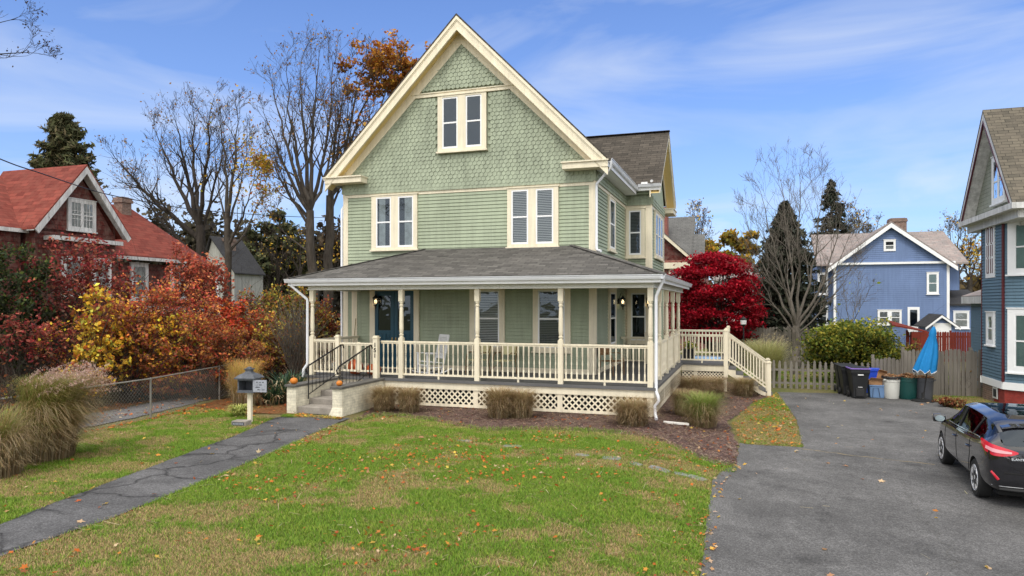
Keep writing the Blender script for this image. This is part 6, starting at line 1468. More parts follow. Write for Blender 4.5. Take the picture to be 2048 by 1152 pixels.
twiggy(12, 13.5, 735, 45, 'grey leafless twigs at the left edge behind the big ornamental grass', 70, 3, .006, 'barkg')
# ---- grasses
def grass(name, label, X, Y, h, r, n, cols, tip=None, seed=1, w=.006, droop=.55, z0=None, plume=0, plume_col=None, dead=0, lean=(0, 0), cat='ornamental grass', group=None, k=6, spread=1.0):
    rng = np.random.default_rng(seed); z0 = gw(X, Y) if z0 is None else z0; o = empty(name, (X, Y, z0), 0, label, cat, group)
    def blades(n, h, w, cl, droop, rb, tipc=None, hv=(.38, 1.0)):
        a = rng.uniform(0, 2 * np.pi, n); rb_ = np.sqrt(rng.uniform(0, 1, n)) * rb; base = np.stack([rb_ * np.cos(a), rb_ * np.sin(a), np.zeros(n)], 1)
        a2 = a + rng.normal(size=n) * .7; H_ = h * rng.uniform(*hv, n); out = (r - rb_) * rng.uniform(.25, 1.1, n) * spread; side = np.stack([-np.sin(a2), np.cos(a2), np.zeros(n)], 1); od = np.stack([np.cos(a2), np.sin(a2), np.zeros(n)], 1)
        VV = []; CC = []; out = out * 1.15
        for j in range(k + 1):
            t = j / k; zz = H_ * (t * (1 + droop) - droop * t ** 3 * rng.uniform(.9, 1.6, n) if False else (t * (1 + droop) - droop * t ** 3)); P = base + od * (out * t ** 1.8)[:, None] + np.array([lean[0], lean[1], 0]) * (t ** 2) + side * (rng.normal(size=n) * .02 * t)[:, None]; P[:, 2] = np.maximum(zz, .01)
            ww = w * (1 - t ** 2 * .85) * .5; VV += [P - side * ww, P + side * ww]; c = cl * (.62 + .6 * t) if tipc is None else cl * (1 - t)[..., None] + tipc * t if False else cl * (.62 + .6 * t)
            if tipc is not None: c = c * (1 - t ** 2) + tipc * t ** 2
            CC += [c, c]
        VV = np.stack(VV, 1).reshape(-1, 3); CC = np.stack(CC, 1).reshape(-1, 3); b0 = (np.arange(n) * 2 * (k + 1))[:, None]; q = 2 * np.arange(k); Fq = np.stack([b0 + q, b0 + q + 1, b0 + q + 3, b0 + q + 2], 2).reshape(-1, 4); return VV, Fq, CC
    V, Fq, Cc = blades(n, h, w, palette(n, cols, rng=rng), droop, r * .34, None if tip is None else palette(n, tip, rng=rng)); npobj('blades', V, Fq, M['blade'], o, np.clip(Cc, 0, .9))
    if dead:
        V, Fq, Cc = blades(dead, h * .5, w, palette(dead, [(.38, .29, .16), (.32, .22, .11), (.44, .35, .22)], rng=rng), 1.7, r * .6, None, (.3, 1.15)); npobj('dead_blades', V, Fq, M['blade'], o, np.clip(Cc, 0, .9))
    if plume:
        a = rng.uniform(0, 2 * np.pi, plume); q = np.sqrt(rng.uniform(0, 1, plume)) * r * .8; P0 = np.stack([q * np.cos(a), q * np.sin(a), h * rng.uniform(.85, 1.08, plume) - q * .12], 1) + np.array([lean[0], lean[1], 0]); m = 40
        dr = unit(np.array([lean[0] * 1.2 + .25, lean[1], .55]) + rng.normal(size=(plume, 3)) * .22); t = rng.uniform(0, 1, (plume, m)); PP = P0[:, None] + dr[:, None] * (t * .32)[..., None] + np.array([.07, 0, -.06]) * (t ** 2)[..., None] + rng.normal(size=(plume, m, 3)) * .018
        PP = PP.reshape(-1, 3); V, Fq, Cc = leaf_geo(PP, .022, palette(len(PP), plume_col, rng=rng), aspect=.3, rng=rng); npobj('plumes', V, Fq, M['leaf'], o, Cc)
        sg = [(tuple(p * np.array([.4, .4, .3])), tuple(p), .003, .002) for p in P0]; V, Fq = seg_geo(sg, 3); npobj('plume_stalks', V, Fq, M['stem'], o)
    return o
X, Y = at(85, 608, 13.6).x, 13.6
GRS = [(.21, .24, .045), (.14, .21, .03), (.18, .23, .045), (.30, .23, .08)]
grass('maiden_grass', 'big arching ornamental grass with pinkish plumes at the left edge of the lawn', X, Y, 1.60, .90, 5600, GRS, [(.32, .20, .09), (.22, .25, .05), (.35, .24, .11)], 41, .009, .80, dead=2000, plume=90, plume_col=[(.50, .34, .28), (.42, .26, .22), (.56, .42, .34)], lean=(.35, .1))
X, Y = at(-20, 608, 12.2).x, 12.2
grass('maiden_grass', 'tan edge clump of ornamental grass cut by the left picture edge', X, Y, 1.2, .8, 1600, GRS[2:] + [(.30, .22, .10)], None, 42, .009, .7, dead=1500)
X, Y = at(488, 608, 20.6).x, 20.6
grass('maiden_grass', 'upright gold and rust grass clump behind the mailbox', X, Y, 1.42, .62, 2400, [(.46, .40, .09), (.50, .30, .12), (.38, .37, .09)], [(.60, .34, .14), (.60, .42, .11)], 43, .009, .25, dead=500)
X, Y = at(478, 608, 18.7).x, 18.7
grass('hosta_clump', 'pale yellow green wilted clump at the foot of the mailbox', X, Y, .28, .38, 260, [(.45, .46, .14), (.36, .40, .10)], None, 44, .035, 1.3, cat='plant')
X, Y = at(578, 608, 21.6).x, 21.6
grass('yucca_plant', 'dark blue green yucca with stiff blades left of the front steps', X, Y, .98, .85, 230, [(.035, .075, .045), (.05, .10, .055), (.09, .14, .06)], None, 45, .055, .35, cat='plant', dead=60, k=5)
X, Y = at(548, 608, 21.0).x, 21.0
grass('yucca_plant', 'smaller lower yucca leaning towards the path', X, Y, .6, .75, 130, [(.04, .08, .045), (.08, .13, .06)], None, 46, .05, .7, cat='plant', dead=60, k=5)
TAN = [(.34, .26, .135), (.42, .34, .20), (.26, .185, .095), (.32, .29, .12), (.24, .25, .08)]; TIPR = [(.37, .21, .12), (.46, .35, .20)]
G2 = 'clipped grass clumps round the porch'
for i, (px, py, h, r, lb, gr) in enumerate([(768, 822, .58, .36, 'tan clipped grass clump nearest the steps, left half of the pair', 0), (818, 824, .56, .36, 'tan clipped grass clump right half of the pair by the steps', .12), (1000, 835, .66, .42, 'wide tan grass clump before the middle of the lattice, left part', .05), (1042, 835, .62, .40, 'tan grass clump before the middle of the lattice, right part', .1), (1265, 850, .56, .48, 'round tan grass clump before the porch corner', .05), (1405, 853, .74, .46, 'green centred grass clump in the mulch right of the downspout', .75), (1372, 832, .62, .40, 'tan clump half hidden behind the green centred one', .3), (1385, 797, .62, .50, 'tan grass clump against the deck lattice, left of two', .05), (1425, 795, .60, .48, 'tan grass clump against the deck lattice, right of two', .05), (1488, 793, .56, .40, 'rounded yellow tan clump at the foot of the deck stairs', .35)]):
    x, y = og(px, py); X, Y = l2w(x, y); cols = TAN if gr < .5 else [(.20, .32, .05), (.27, .37, .07), (.42, .40, .14)]
    if .2 < gr < .5: cols = TAN + [(.20, .22, .06)] * 3
    grass('grass_clump', lb, X, Y, h * 1.22, r * 1.28, 2600, cols, TIPR if gr < .5 else [(.33, .32, .12), (.2, .27, .06)], 50 + i, .0085, .62, group=G2, dead=800, spread=1.25)
X, Y = at(1532, 608, 29.5).x, 29.5
grass('maiden_grass', 'pale green fountain grass behind the picket fence beside the deck stairs', X, Y, 1.85, 1.15, 3600, [(.38, .40, .13), (.46, .44, .19), (.30, .34, .10)], [(.56, .52, .28), (.46, .45, .18)], 60, .014, .35, plume=40, plume_col=[(.42, .35, .22)])
# ---- trees
def rot_rand(rng, d, ang):
    a = np.cross(d, rng.normal(size=3)); a /= np.linalg.norm(a) + 1e-9; return d * math.cos(ang) + a * math.sin(ang)
def grow(rng, p, d, L, r, lev, seg, tips, up=.12, wob=.14, ang=(.35, .8), nch=(1, 3), ratio=(.5, .78), n=4, rmin=.006, maxlev=5):
    d = d / (np.linalg.norm(d) + 1e-9); q = p; rr = r
    for i in range(n):
        d = d + rng.normal(size=3) * wob + np.array([0, 0, up]); d /= np.linalg.norm(d); e = q + d * (L / n); r2 = max(r * (1 - (i + 1) / n * .55), rmin * .6); seg.append((q, e, rr, r2)); q, rr = e, r2
        if lev < maxlev and i >= 1:
            for c in range(rng.integers(nch[0], nch[1] + 1)):
                if rng.random() < .72: grow(rng, q, rot_rand(rng, d, rng.uniform(*ang)), L * rng.uniform(*ratio), max(rr * rng.uniform(.45, .68), rmin * .6), lev + 1, seg, tips, up, wob, ang, nch, ratio, 3 if lev > 1 else 4, rmin, maxlev)
    tips.append(q)
def tree(name, label, base, limbs, r0, seed, mat='barkg', cat='tree', sub=1, tiplen=.30, leafcols=None, nleaf=0, ls=.09, maxlev=3, rmin=.012, fork=None, group=None, leaf_zone=None, up=.1, every=1, dens=1.0, nch=(1, 2), shrink=.13):
    """limbs: list of end points (world); all leave the trunk at 'fork' (world) or part way up"""
    rng = np.random.default_rng(seed); base = np.array(base, float); o = empty(name, tuple(base), 0, label, cat, group); seg = []; tips = []
    fork = np.array(fork, float) if fork is not None else base + np.array([0, 0, 3]); n = 8; p = base - np.array([0, 0, .2]); rr = r0 * 1.25
    for i in range(n):
        t = (i + 1) / n; q = base + (fork - base) * t + rng.normal(size=3) * r0 * .18 * (1 if i < n - 1 else 0); r2 = r0 * (1.15 - .35 * t); seg.append((p, q, rr, r2)); p, rr = q, r2
    for L in limbs:
        e = np.array(L[:3], float); e = e + (np.array([fork[0], fork[1], fork[2]]) - e) * shrink; t0 = L[3] if len(L) > 3 else 1.0; rl = r0 * .95 * (L[4] if len(L) > 4 else .55); s = base + (fork - base) * t0; m = 9; v = e - s; ln = np.linalg.norm(v)
        cpt = s + v * .45 + np.array([0, 0, -1]) * ln * .04 + np.array([v[0], v[1], 0]) * .12 + rng.normal(size=3) * ln * .03; q = s; r1 = rl
        for i in range(m):
            t = (i + 1) / m; w = (1 - t) ** 2 * s + 2 * t * (1 - t) * cpt + t ** 2 * e + rng.normal(size=3) * ln * .008 * (i < m - 1); r2 = max(rl * (1 - .86 * t), rmin); seg.append((q, w, r1, r2)); d = unit(w - q); q, r1 = w, r2
            if i >= 2 and i % every == 0:
                for c in range(rng.integers(nch[0], nch[1] + 1)):
                    if rng.random() < dens: grow(rng, q, rot_rand(rng, d, rng.uniform(.35, .8)), ln * tiplen * (1.15 - .6 * t), max(r1 * .55, rmin), 0, seg, tips, up=up, maxlev=maxlev - 1, rmin=rmin, ratio=(.5, .75), nch=(0, 2))
        grow(rng, q, d, ln * tiplen * .42, max(r1, rmin), 0, seg, tips, up=up, maxlev=maxlev - 1, rmin=rmin, nch=(1, 2))
    big = [s for s in seg if s[2] > .05]; sm = [s for s in seg if s[2] <= .05]; off = lambda S: [(np.array(a) - base, np.array(b) - base, c, d) for a, b, c, d in S]
    V, Fq = seg_geo(off(big), 8); V2, F2 = seg_geo(off(sm), 3)
    npobj('trunk', V, Fq, M[mat], o, smooth=True)
    if len(F2): npobj('twigs', V2, F2, M[mat], o)
    if nleaf:
        T_ = np.array(tips) - base; w = np.ones(len(T_))
        if leaf_zone is not None: w = np.array([leaf_zone(t + base) for t in T_], float)
        if w.sum() > 0:
            k = rng.choice(len(T_), nleaf, p=w / w.sum()); P_ = T_[k] + rng.normal(size=(nleaf, 3)) * ls * 2.6; V, Fq, Cc = leaf_geo(P_, ls, palette(nleaf, leafcols, rng=rng), rng=rng); npobj('crown', V, Fq, M['leaf'], o, Cc)
    return o, tips
def A(px, py, Y, dy=0): v = at(px, py, Y + dy); return (v.x, v.y, v.z)
def px_of(p): return 1024 + FL * p[0] / p[1], HYP + FL * (HC - p[2]) / p[1]
BRN = [(.24, .14, .06), (.36, .21, .06), (.18, .10, .05)]
Y = 44; b0 = A(405, 612, Y); b0 = (b0[0], Y, -.1)
tree('bare_tree', 'leafless spreading tree with long limbs reaching left over the red roof', b0, [(*A(205, 296, Y, -2), .9), (*A(250, 345, Y, 3), .75, .4), (*A(300, 240, Y, 2), 1), (*A(345, 215, Y, -1), 1), (*A(385, 195, Y, 3), 1), (*A(425, 182, Y, -2), 1), (*A(455, 225, Y, 1), .9, .4), (*A(272, 372, Y, 1), .7, .3)], .34, 3, 'barkd', fork=A(400, 455, Y), leafcols=BRN, nleaf=900, ls=.07, maxlev=4, rmin=.012, tiplen=.27, nch=(1, 3))
Y = 41; b0 = A(455, 612, Y); b0 = (b0[0], Y, -.1)
tree('bare_tree', 'slim twin stemmed tree left of the porch with sparse yellow leaves', b0, [(*A(440, 205, Y, 1), 1, .6), (*A(478, 188, Y, -1), 1, .6), (*A(500, 240, Y, 2), .95, .4), (*A(520, 330, Y, -2), .8, .4), (*A(545, 345, Y, 1), .75, .35), (*A(425, 260, Y, 0), .9, .35)], .23, 4, 'barkg', fork=A(455, 440, Y), leafcols=YEL + ORG[:1], nleaf=1500, ls=.085, maxlev=4, rmin=.014, tiplen=.24, leaf_zone=lambda p: 1.0 if px_of(p)[1] > 280 and px_of(p)[0] > 470 else .06)
Y = 40; b0 = A(634, 612, Y); b0 = (b0[0], Y, -.1)
tree('bare_tree', 'tall leafless vase shaped tree just left of the green house', b0, [(*A(515, 200, Y, -2), 1, .5), (*A(535, 140, Y, 2), 1, .55), (*A(565, 100, Y, -2), 1, .5), (*A(600, 80, Y, 2), 1, .55), (*A(640, 78, Y, -1), 1, .55), (*A(672, 95, Y, 2), 1, .5), (*A(520, 270, Y, 1), .95, .4), (*A(545, 310, Y, -1), .9, .35), (*A(518, 415, Y, 1), .72, .25), (*A(690, 160, Y, 1), 1, .4)], .28, 5, 'barkg', fork=A(620, 425, Y), leafcols=BRN, nleaf=1000, ls=.07, maxlev=4, rmin=.011, tiplen=.26, nch=(1, 3))
Y = 42; b0 = A(652, 612, Y); b0 = (b0[0], Y, -.1)
ot, tips = tree('oak_tree', 'tall oak with orange leaves clinging to its crown behind the left gable slope', b0, [(*A(700, 120, Y, 1), 1, .5), (*A(735, 95, Y, -2), 1, .5), (*A(770, 95, Y, 2), 1, .5), (*A(810, 105, Y, -1), 1, .5), (*A(690, 190, Y, 2), 1, .4), (*A(760, 190, Y, 0), 1, .45), (*A(680, 250, Y, -1), .95, .35), (*A(720, 260, Y, 1), .9, .35)], .29, 6, 'barkg', fork=A(660, 395, Y), leafcols=[(.45, .19, .03), (.38, .13, .025), (.5, .27, .04), (.3, .11, .03)], nleaf=900, ls=.10, maxlev=4, rmin=.015, tiplen=.24, leaf_zone=lambda p: (1.0 if px_of(p)[0] > 715 else .25) * (1 if px_of(p)[1] > 95 else .05))
rng = np.random.default_rng(77); Pl = []; Sl = []
for px, py, r_, n_ in ((778, 124, 38, 2300), (812, 138, 24, 900), (748, 122, 20, 520), (775, 168, 28, 800), (800, 165, 20, 500), (735, 175, 16, 160), (690, 130, 14, 240), (702, 180, 14, 200)):
    c = np.array(A(px, py, Y)) - np.array(b0); rr = r_ / FL * Y; cc = c + rng.normal(size=(44, 3)) * rr * np.array([.62, .7, .5]); kk = rng.integers(0, 44, n_); P_ = cc[kk] + rng.normal(size=(n_, 3)) * rr * np.array([.17, .2, .11]); Pl.append(P_); Sl.append(np.clip(.72 + .4 * (P_[:, 2] - c[2]) / rr + rng.normal(size=n_) * .12, .4, 1.15))
Pl = np.concatenate(Pl); Sl = np.concatenate(Sl); V, Fq, Cc = leaf_geo(Pl, .10, palette(len(Pl), [(.50, .21, .03), (.42, .15, .025), (.55, .30, .04), (.30, .10, .025)], rng=rng) * Sl[:, None], rng=rng); npobj('crown', V, Fq, M['leaf'], ot, Cc)
# overhanging branch at the top left: a tree standing left of the picture
Y = 15; b0 = (A(-520, 600, Y)[0], Y, 0)
tree('bare_tree', 'tree left of the picture whose twiggy branch tips hang into the top left corner', b0, [(*A(45, 105, Y, 0), 1, .35), (*A(20, 40, Y, 1), 1, .3), (*A(-200, -300, Y, 1), 1, .6), (*A(-700, -300, Y, -1), 1, .6)], .2, 7, 'barkd', fork=A(-480, 120, Y), shrink=0, leafcols=[(.05, .04, .03), (.08, .05, .03)], nleaf=900, ls=.025, maxlev=4, rmin=.006, tiplen=.16)
for i, (x_, y_, lb) in enumerate([(-9, -13, 'bare street tree across the road, left of two seen only as window reflections'), (5, -16, 'bare street tree across the road, right of two seen only as window reflections')]):
    v = lambda dx, z: (x_ + dx, y_, z)
    tree('bare_tree', lb, (x_, y_, -.3), [(*v(-4.5, 11), 1, .5), (*v(-2, 14), 1, .55), (*v(.5, 15), 1, .55), (*v(2.5, 13.5), 1, .5), (*v(4.8, 10), .95, .45)], .34, 120 + i, 'barkd', fork=v(0, 4.2), maxlev=4, rmin=.02, tiplen=.28)
# young bare tree on the right
Y = 33; b0 = A(1592, 720, Y); b0 = (b0[0], Y, -.33)
tree('bare_tree', 'pale multi stemmed leafless tree behind the green yellow bush', b0, [(*A(1488, 425, Y, 1), .97, .38), (*A(1518, 372, Y, -1), 1, .42), (*A(1560, 350, Y, 1.5), 1, .42), (*A(1600, 340, Y, -1), 1, .42), (*A(1648, 358, Y, 1), 1, .4), (*A(1688, 405, Y, -1), .97, .38), (*A(1490, 500, Y, 1), .85, .3), (*A(1700, 470, Y, 0), .95, .34), (*A(1715, 520, Y, 0), .85, .28), (*A(1580, 400, Y, 2), 1, .36)], .20, 8, 'barkp', fork=A(1592, 655, Y), maxlev=4, rmin=.008, tiplen=.27, up=.10, shrink=.04, nch=(1, 3))
Y = 31; b0 = A(1700, 715, Y); b0 = (b0[0], Y, -.33)
tree('bare_tree', 'thin young leafless tree in front of the blue house wall', b0, [(*A(1685, 560, Y), 1, .5), (*A(1720, 545, Y, 1), 1, .5), (*A(1750, 560, Y, -1), 1, .5), (*A(1672, 620, Y), .9, .4)], .05, 9, 'barkp', fork=A(1700, 655, Y), maxlev=3, rmin=.007, tiplen=.3, leafcols=[(.3, .4, .05)], nleaf=14, ls=.07)
for i, (px, top, hw, Y, lb, mt) in enumerate([(1395, 412, 26, 62, 'small bare tree above the grey roof of the brick house', 'barkg'), (1915, 430, 40, 62, 'bare grey tree between the blue house and the teal house', 'barkg'), (1940, 490, 36, 56, 'bare tree with a few yellow leaves beside the teal house', 'barkg'), (1735, 425, 46, 75, 'bare brown tree crown behind the blue house roof', 'barkg'), (1700, 415, 40, 70, 'bare russet tree left of the blue house gable', 'barkg'), (700, 470, 40, 62, 'dark leafless tree behind the two big trunks', 'barkd'), (600, 470, 60, 60, 'dark crooked leafless tree in front of the woods', 'barkd'), (540, 480, 55, 64, 'grey bare tree in front of the dark pine', 'barkd')]):
    b0 = (A(px, 608, Y)[0], Y, -.3); tree('bare_tree', lb, b0, [(*A(px - hw, top + 40, Y, 1), .8, .4), (*A(px - hw * .5, top + 8, Y, -1), 1, .45), (*A(px, top, Y, 1), 1, .5), (*A(px + hw * .5, top + 12, Y), 1, .45), (*A(px + hw, top + 45, Y, -1), .85, .4)], .22, 90 + i, mt, fork=A(px, (608 + top) / 2 + 10, Y), maxlev=4, rmin=.02, tiplen=.3, leafcols=YEL + BRN, nleaf=500 if i == 2 else 160, ls=.12)
# conifers
def conifer(name, label, px, top, hw, Y, cols, seed, n=90, droop=.25, per=55, ls=.16, base_py=None, sparse=1.0, mat='needle', z0=-.33, tw=1.0, power=.8):
    rng = np.random.default_rng(seed); X = at(px, 608, Y).x; zt = at(0, top, Y).z; R0 = hw / FL * Y; o = empty(name, (X, Y, z0), 0, label, 'tree'); h = zt - z0; sg = [((0, 0, 0), (0, 0, h), .018 * h, .01)]; PP = []; CC = []
    for i in range(n):
        t = rng.uniform(0.05, 1) ** .85 if True else 0; z = h * (.08 + .91 * t); rad = R0 * ((1 - t) ** power) * rng.uniform(.5, 1.2) + .05; a = rng.uniform(0, 6.28); m = max(6, int(per * (rad / R0 + .15) * sparse)); d = np.array([math.cos(a), math.sin(a), 0]); s = rng.uniform(.08, 1, m) ** .7; side = rng.normal(size=m) * .18 * rad * (1.05 - s * .6)
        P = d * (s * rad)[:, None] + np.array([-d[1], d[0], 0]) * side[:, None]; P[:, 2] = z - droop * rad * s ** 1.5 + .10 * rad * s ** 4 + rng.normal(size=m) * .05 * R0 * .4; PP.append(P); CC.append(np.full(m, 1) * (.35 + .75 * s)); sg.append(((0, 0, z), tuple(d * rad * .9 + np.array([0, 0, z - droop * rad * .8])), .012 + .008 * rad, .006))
    PP = np.concatenate(PP); CC = np.concatenate(CC); V, Fq, C2 = leaf_geo(PP, ls, palette(len(PP), cols, rng=rng) * CC[:, None], flat=.6, aspect=.28, rng=rng); npobj('crown', V, Fq, M[mat], o, C2)
    V, Fq = seg_geo(sg, 5); npobj('trunk', V, Fq, M['barkd'], o); return o
SPR = [(.030, .038, .026), (.045, .052, .034), (.022, .028, .020), (.065, .066, .045)]
conifer('spruce_tree', 'dark spruce directly behind the pale leafless tree', 1570, 402, 98, 38.5, SPR, 21, 620, .24, 70, .17, power=.68)
conifer('spruce_tree', 'tall layered spruce behind the blue house', 1662, 358, 82, 66, SPR, 22, 230, .20, 60, .32, sparse=.8, power=.75)
conifer('cedar_tree', 'broad olive green conifer rising behind the red shingled house', 128, 226, 92, 58, [(.085, .092, .042), (.12, .118, .055), (.06, .065, .032), (.15, .125, .068)], 23, 620, -.10, 70, .30, power=.42)
# irregular pine by the woods
def cloud_tree(name, label, px, py, lumps, Y, cols, seed, ls, n, trunk=.2, cat='tree', mat='leaf', stem='barkd'):
    rng = np.random.default_rng(seed); X = at(px, 608, Y).x; o = empty(name, (X, Y, -.33), 0, label, cat); PP = []; SS = []; sg = []
    for lx, ly, r_ in lumps:
        c = np.array(A(lx, ly, Y)) - np.array([X, Y, -.33]); c[1] += rng.normal() * r_ / FL * Y * .6; rr = r_ / FL * Y; P_, sh, B = crown_points(rng, c, rr, rr, rr * .72, int(n * (r_ / 30) ** 2), 12, .42); PP.append(P_); SS.append(sh); s = np.array([0, 0, max(c[2] * .35, .2)]); stems(rng, s, [c], trunk * .45, sg, .06); stems(rng, c - np.array([0, 0, rr * .3]), B[:5], trunk * .2, sg, .1)
    sg.append((np.array([0, 0, -.2]), np.array([0, 0, max(1.0, (HC - (py - HYP) / FL * Y) * .75)]), trunk, trunk * .5))
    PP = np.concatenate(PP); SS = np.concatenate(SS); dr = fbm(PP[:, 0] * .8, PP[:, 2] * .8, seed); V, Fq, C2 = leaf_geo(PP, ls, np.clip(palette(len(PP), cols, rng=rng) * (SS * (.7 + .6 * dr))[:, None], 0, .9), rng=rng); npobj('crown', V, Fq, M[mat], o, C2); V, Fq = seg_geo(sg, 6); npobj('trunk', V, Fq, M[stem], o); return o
PIN = [(.085, .10, .045), (.12, .13, .055), (.06, .07, .035), (.16, .145, .06)]
cloud_tree('pine_tree', 'ragged dark pine left of the two big trunks', 555, 470, [(555, 432, 20), (530, 455, 24), (575, 458, 24), (505, 470, 20), (545, 485, 34), (500, 500, 26), (590, 490, 26), (520, 530, 40), (570, 530, 40), (480, 530, 26), (480, 580, 40), (560, 585, 40)], 62, PIN, 31, .19, 620, mat='needle')
# red japanese maple in flat layered pads
rng = np.random.default_rng(55); Y = 37; X = at(1426, 608, Y).x; o = empty('japanese_maple', (X, Y, -.33), 0, 'dense crimson japanese maple behind the rear deck', 'tree'); PP = []; CC = []; sg = []
for i in range(230):
    a = rng.uniform(0, 6.28); t = rng.uniform(0, 1); ze = 1.6 + 4.3 * t; prof = math.sqrt(max(0, 1 - abs((t - .42) / .62) ** 2.3)); rad = 2.12 * prof * rng.uniform(.35, 1.0) ** .5; c = np.array([math.cos(a) * rad, math.sin(a) * rad * .9, ze]); n_ = 150; s = rng.uniform(.35, .62)
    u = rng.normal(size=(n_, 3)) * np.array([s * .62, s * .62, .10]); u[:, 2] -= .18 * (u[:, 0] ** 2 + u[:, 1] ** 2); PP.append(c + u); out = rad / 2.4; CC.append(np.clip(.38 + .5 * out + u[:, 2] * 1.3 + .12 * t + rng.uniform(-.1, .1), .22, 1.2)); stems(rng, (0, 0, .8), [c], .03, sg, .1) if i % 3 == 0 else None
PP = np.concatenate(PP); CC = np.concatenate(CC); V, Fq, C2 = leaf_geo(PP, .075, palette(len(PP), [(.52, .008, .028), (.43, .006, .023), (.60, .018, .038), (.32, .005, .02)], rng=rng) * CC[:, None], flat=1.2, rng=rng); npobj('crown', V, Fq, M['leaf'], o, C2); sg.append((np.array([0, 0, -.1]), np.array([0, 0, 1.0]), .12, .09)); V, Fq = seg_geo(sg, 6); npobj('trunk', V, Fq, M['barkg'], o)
# green and yellow bush behind the picket fence
X, Y = at(1712, 608, 29.6).x, 29.6
shrub('viburnum_bush', 'large round green bush turning yellow, behind the picket fence', 'shrub', X, Y, 3.0, 2.55, 1.8, [(.20, .24, .035), (.13, .19, .03), (.30, .30, .04), (.42, .37, .05), (.08, .12, .025)], n=21000, ls=.06, nb=60, br=.27, low=.02, seed=61, ns=30, skirt=1500, twigs=30)
for px, py, ls_, lb, Y, cols in ((1462, 500, [(1425, 492, 24), (1455, 480, 26), (1490, 490, 26), (1440, 520, 30), (1480, 525, 30), (1510, 500, 20), (1505, 470, 16)], 'yellow autumn tree beyond the red maple', 78, YEL + OLV[1:]), (1410, 520, [(1418, 500, 16), (1412, 530, 24)], 'gold leaved tree beside the grey roof of the brick house', 74, YEL), (1440, 535, [(1438, 515, 14), (1440, 530, 18)], 'dull red small tree beyond the red maple', 60, RED), (1545, 560, [(1500, 560, 30), (1540, 540, 30)], 'brown leaved tree behind the dark spruce', 72, BRN + OLV)):
    cloud_tree('autumn_tree', lb, px, py, ls_, Y, cols, int(px), .22, 900)
for i, (px, py, lb, cols) in enumerate([(1935, 775, 'sparse russet plant in front of the tall board fence', RUST + OLV), (1905, 800, 'low mound of dry grass by the board fence', RUST + [(.3, .25, .1)])]):
    x, y = og(px, py + 15); X, Y = l2w(x, y); shrub('fence_plant', lb, 'plant', X, Y, (1.15, .3)[i], (.45, .55)[i], .4, cols, n=(420, 900)[i], ls=.045, nb=9, low=.0, seed=70 + i, twigs=(26, 4)[i], sr=.008)
shrub('fence_vine', 'tangle of bare vines against the gate beside the bush', 'plant', at(1830, 608, 27.2).x, 27.2, 2.1, .5, .4, BRN + OLV, n=500, ls=.06, seed=75, twigs=60, sr=.01)
# far woods and treeline: nobody could count these
def woods(name, x0, x1, Y0, Y1, h0, h1, n, cols, seed, ls, step=2.2):
    rng = np.random.default_rng(seed); nl = int((x1 - x0) / step); PP = []; SS = []
    for i in range(nl):
        X = rng.uniform(x0, x1); Yy = rng.uniform(Y0, Y1); h = (h0 + (h1 - h0) * vnoise(np.array([X * .12]), np.array([Yy * .1]), seed)[0]); c = np.array([X, Yy, h * .52]); P_, sh, _ = crown_points(rng, c, rng.uniform(2.2, 4), 2.5, h * .52, n, 12, .38); PP.append(P_); SS.append(sh * rng.uniform(.55, 1.15) * np.array(1))
    PP = np.concatenate(PP); SS = np.concatenate(SS); dr = fbm(PP[:, 0] * .25, PP[:, 2] * .4, seed, 3); k = np.clip((dr * len(cols) * 1.15).astype(int), 0, len(cols) - 1); cl = np.array(cols)[k] * SS[:, None] * rng.uniform(.7, 1.3, (len(PP), 1)); V, Fq, C2 = leaf_geo(PP, ls, np.clip(cl, 0, .9), rng=rng); o = npobj(name, V, Fq, M['leaf'], None, C2); o['kind'] = 'stuff'; return o
woods('wooded_hillside', -48, -10, 74, 100, 11, 16, 620, [(.05, .042, .032), (.07, .055, .04), (.09, .075, .045), (.06, .055, .03), (.12, .08, .045)], 81, .36, .62)
woods('far_woodland', -190, -48, 110, 170, 7, 12, 260, [(.06, .05, .035), (.10, .08, .05), (.15, .10, .05), (.09, .085, .04)], 82, .7)
woods('far_woodland', -5, 190, 105, 160, 5.5, 9.5, 260, [(.07, .055, .04), (.11, .08, .05), (.17, .12, .05), (.09, .085, .04), (.22, .15, .05)], 83, .7)
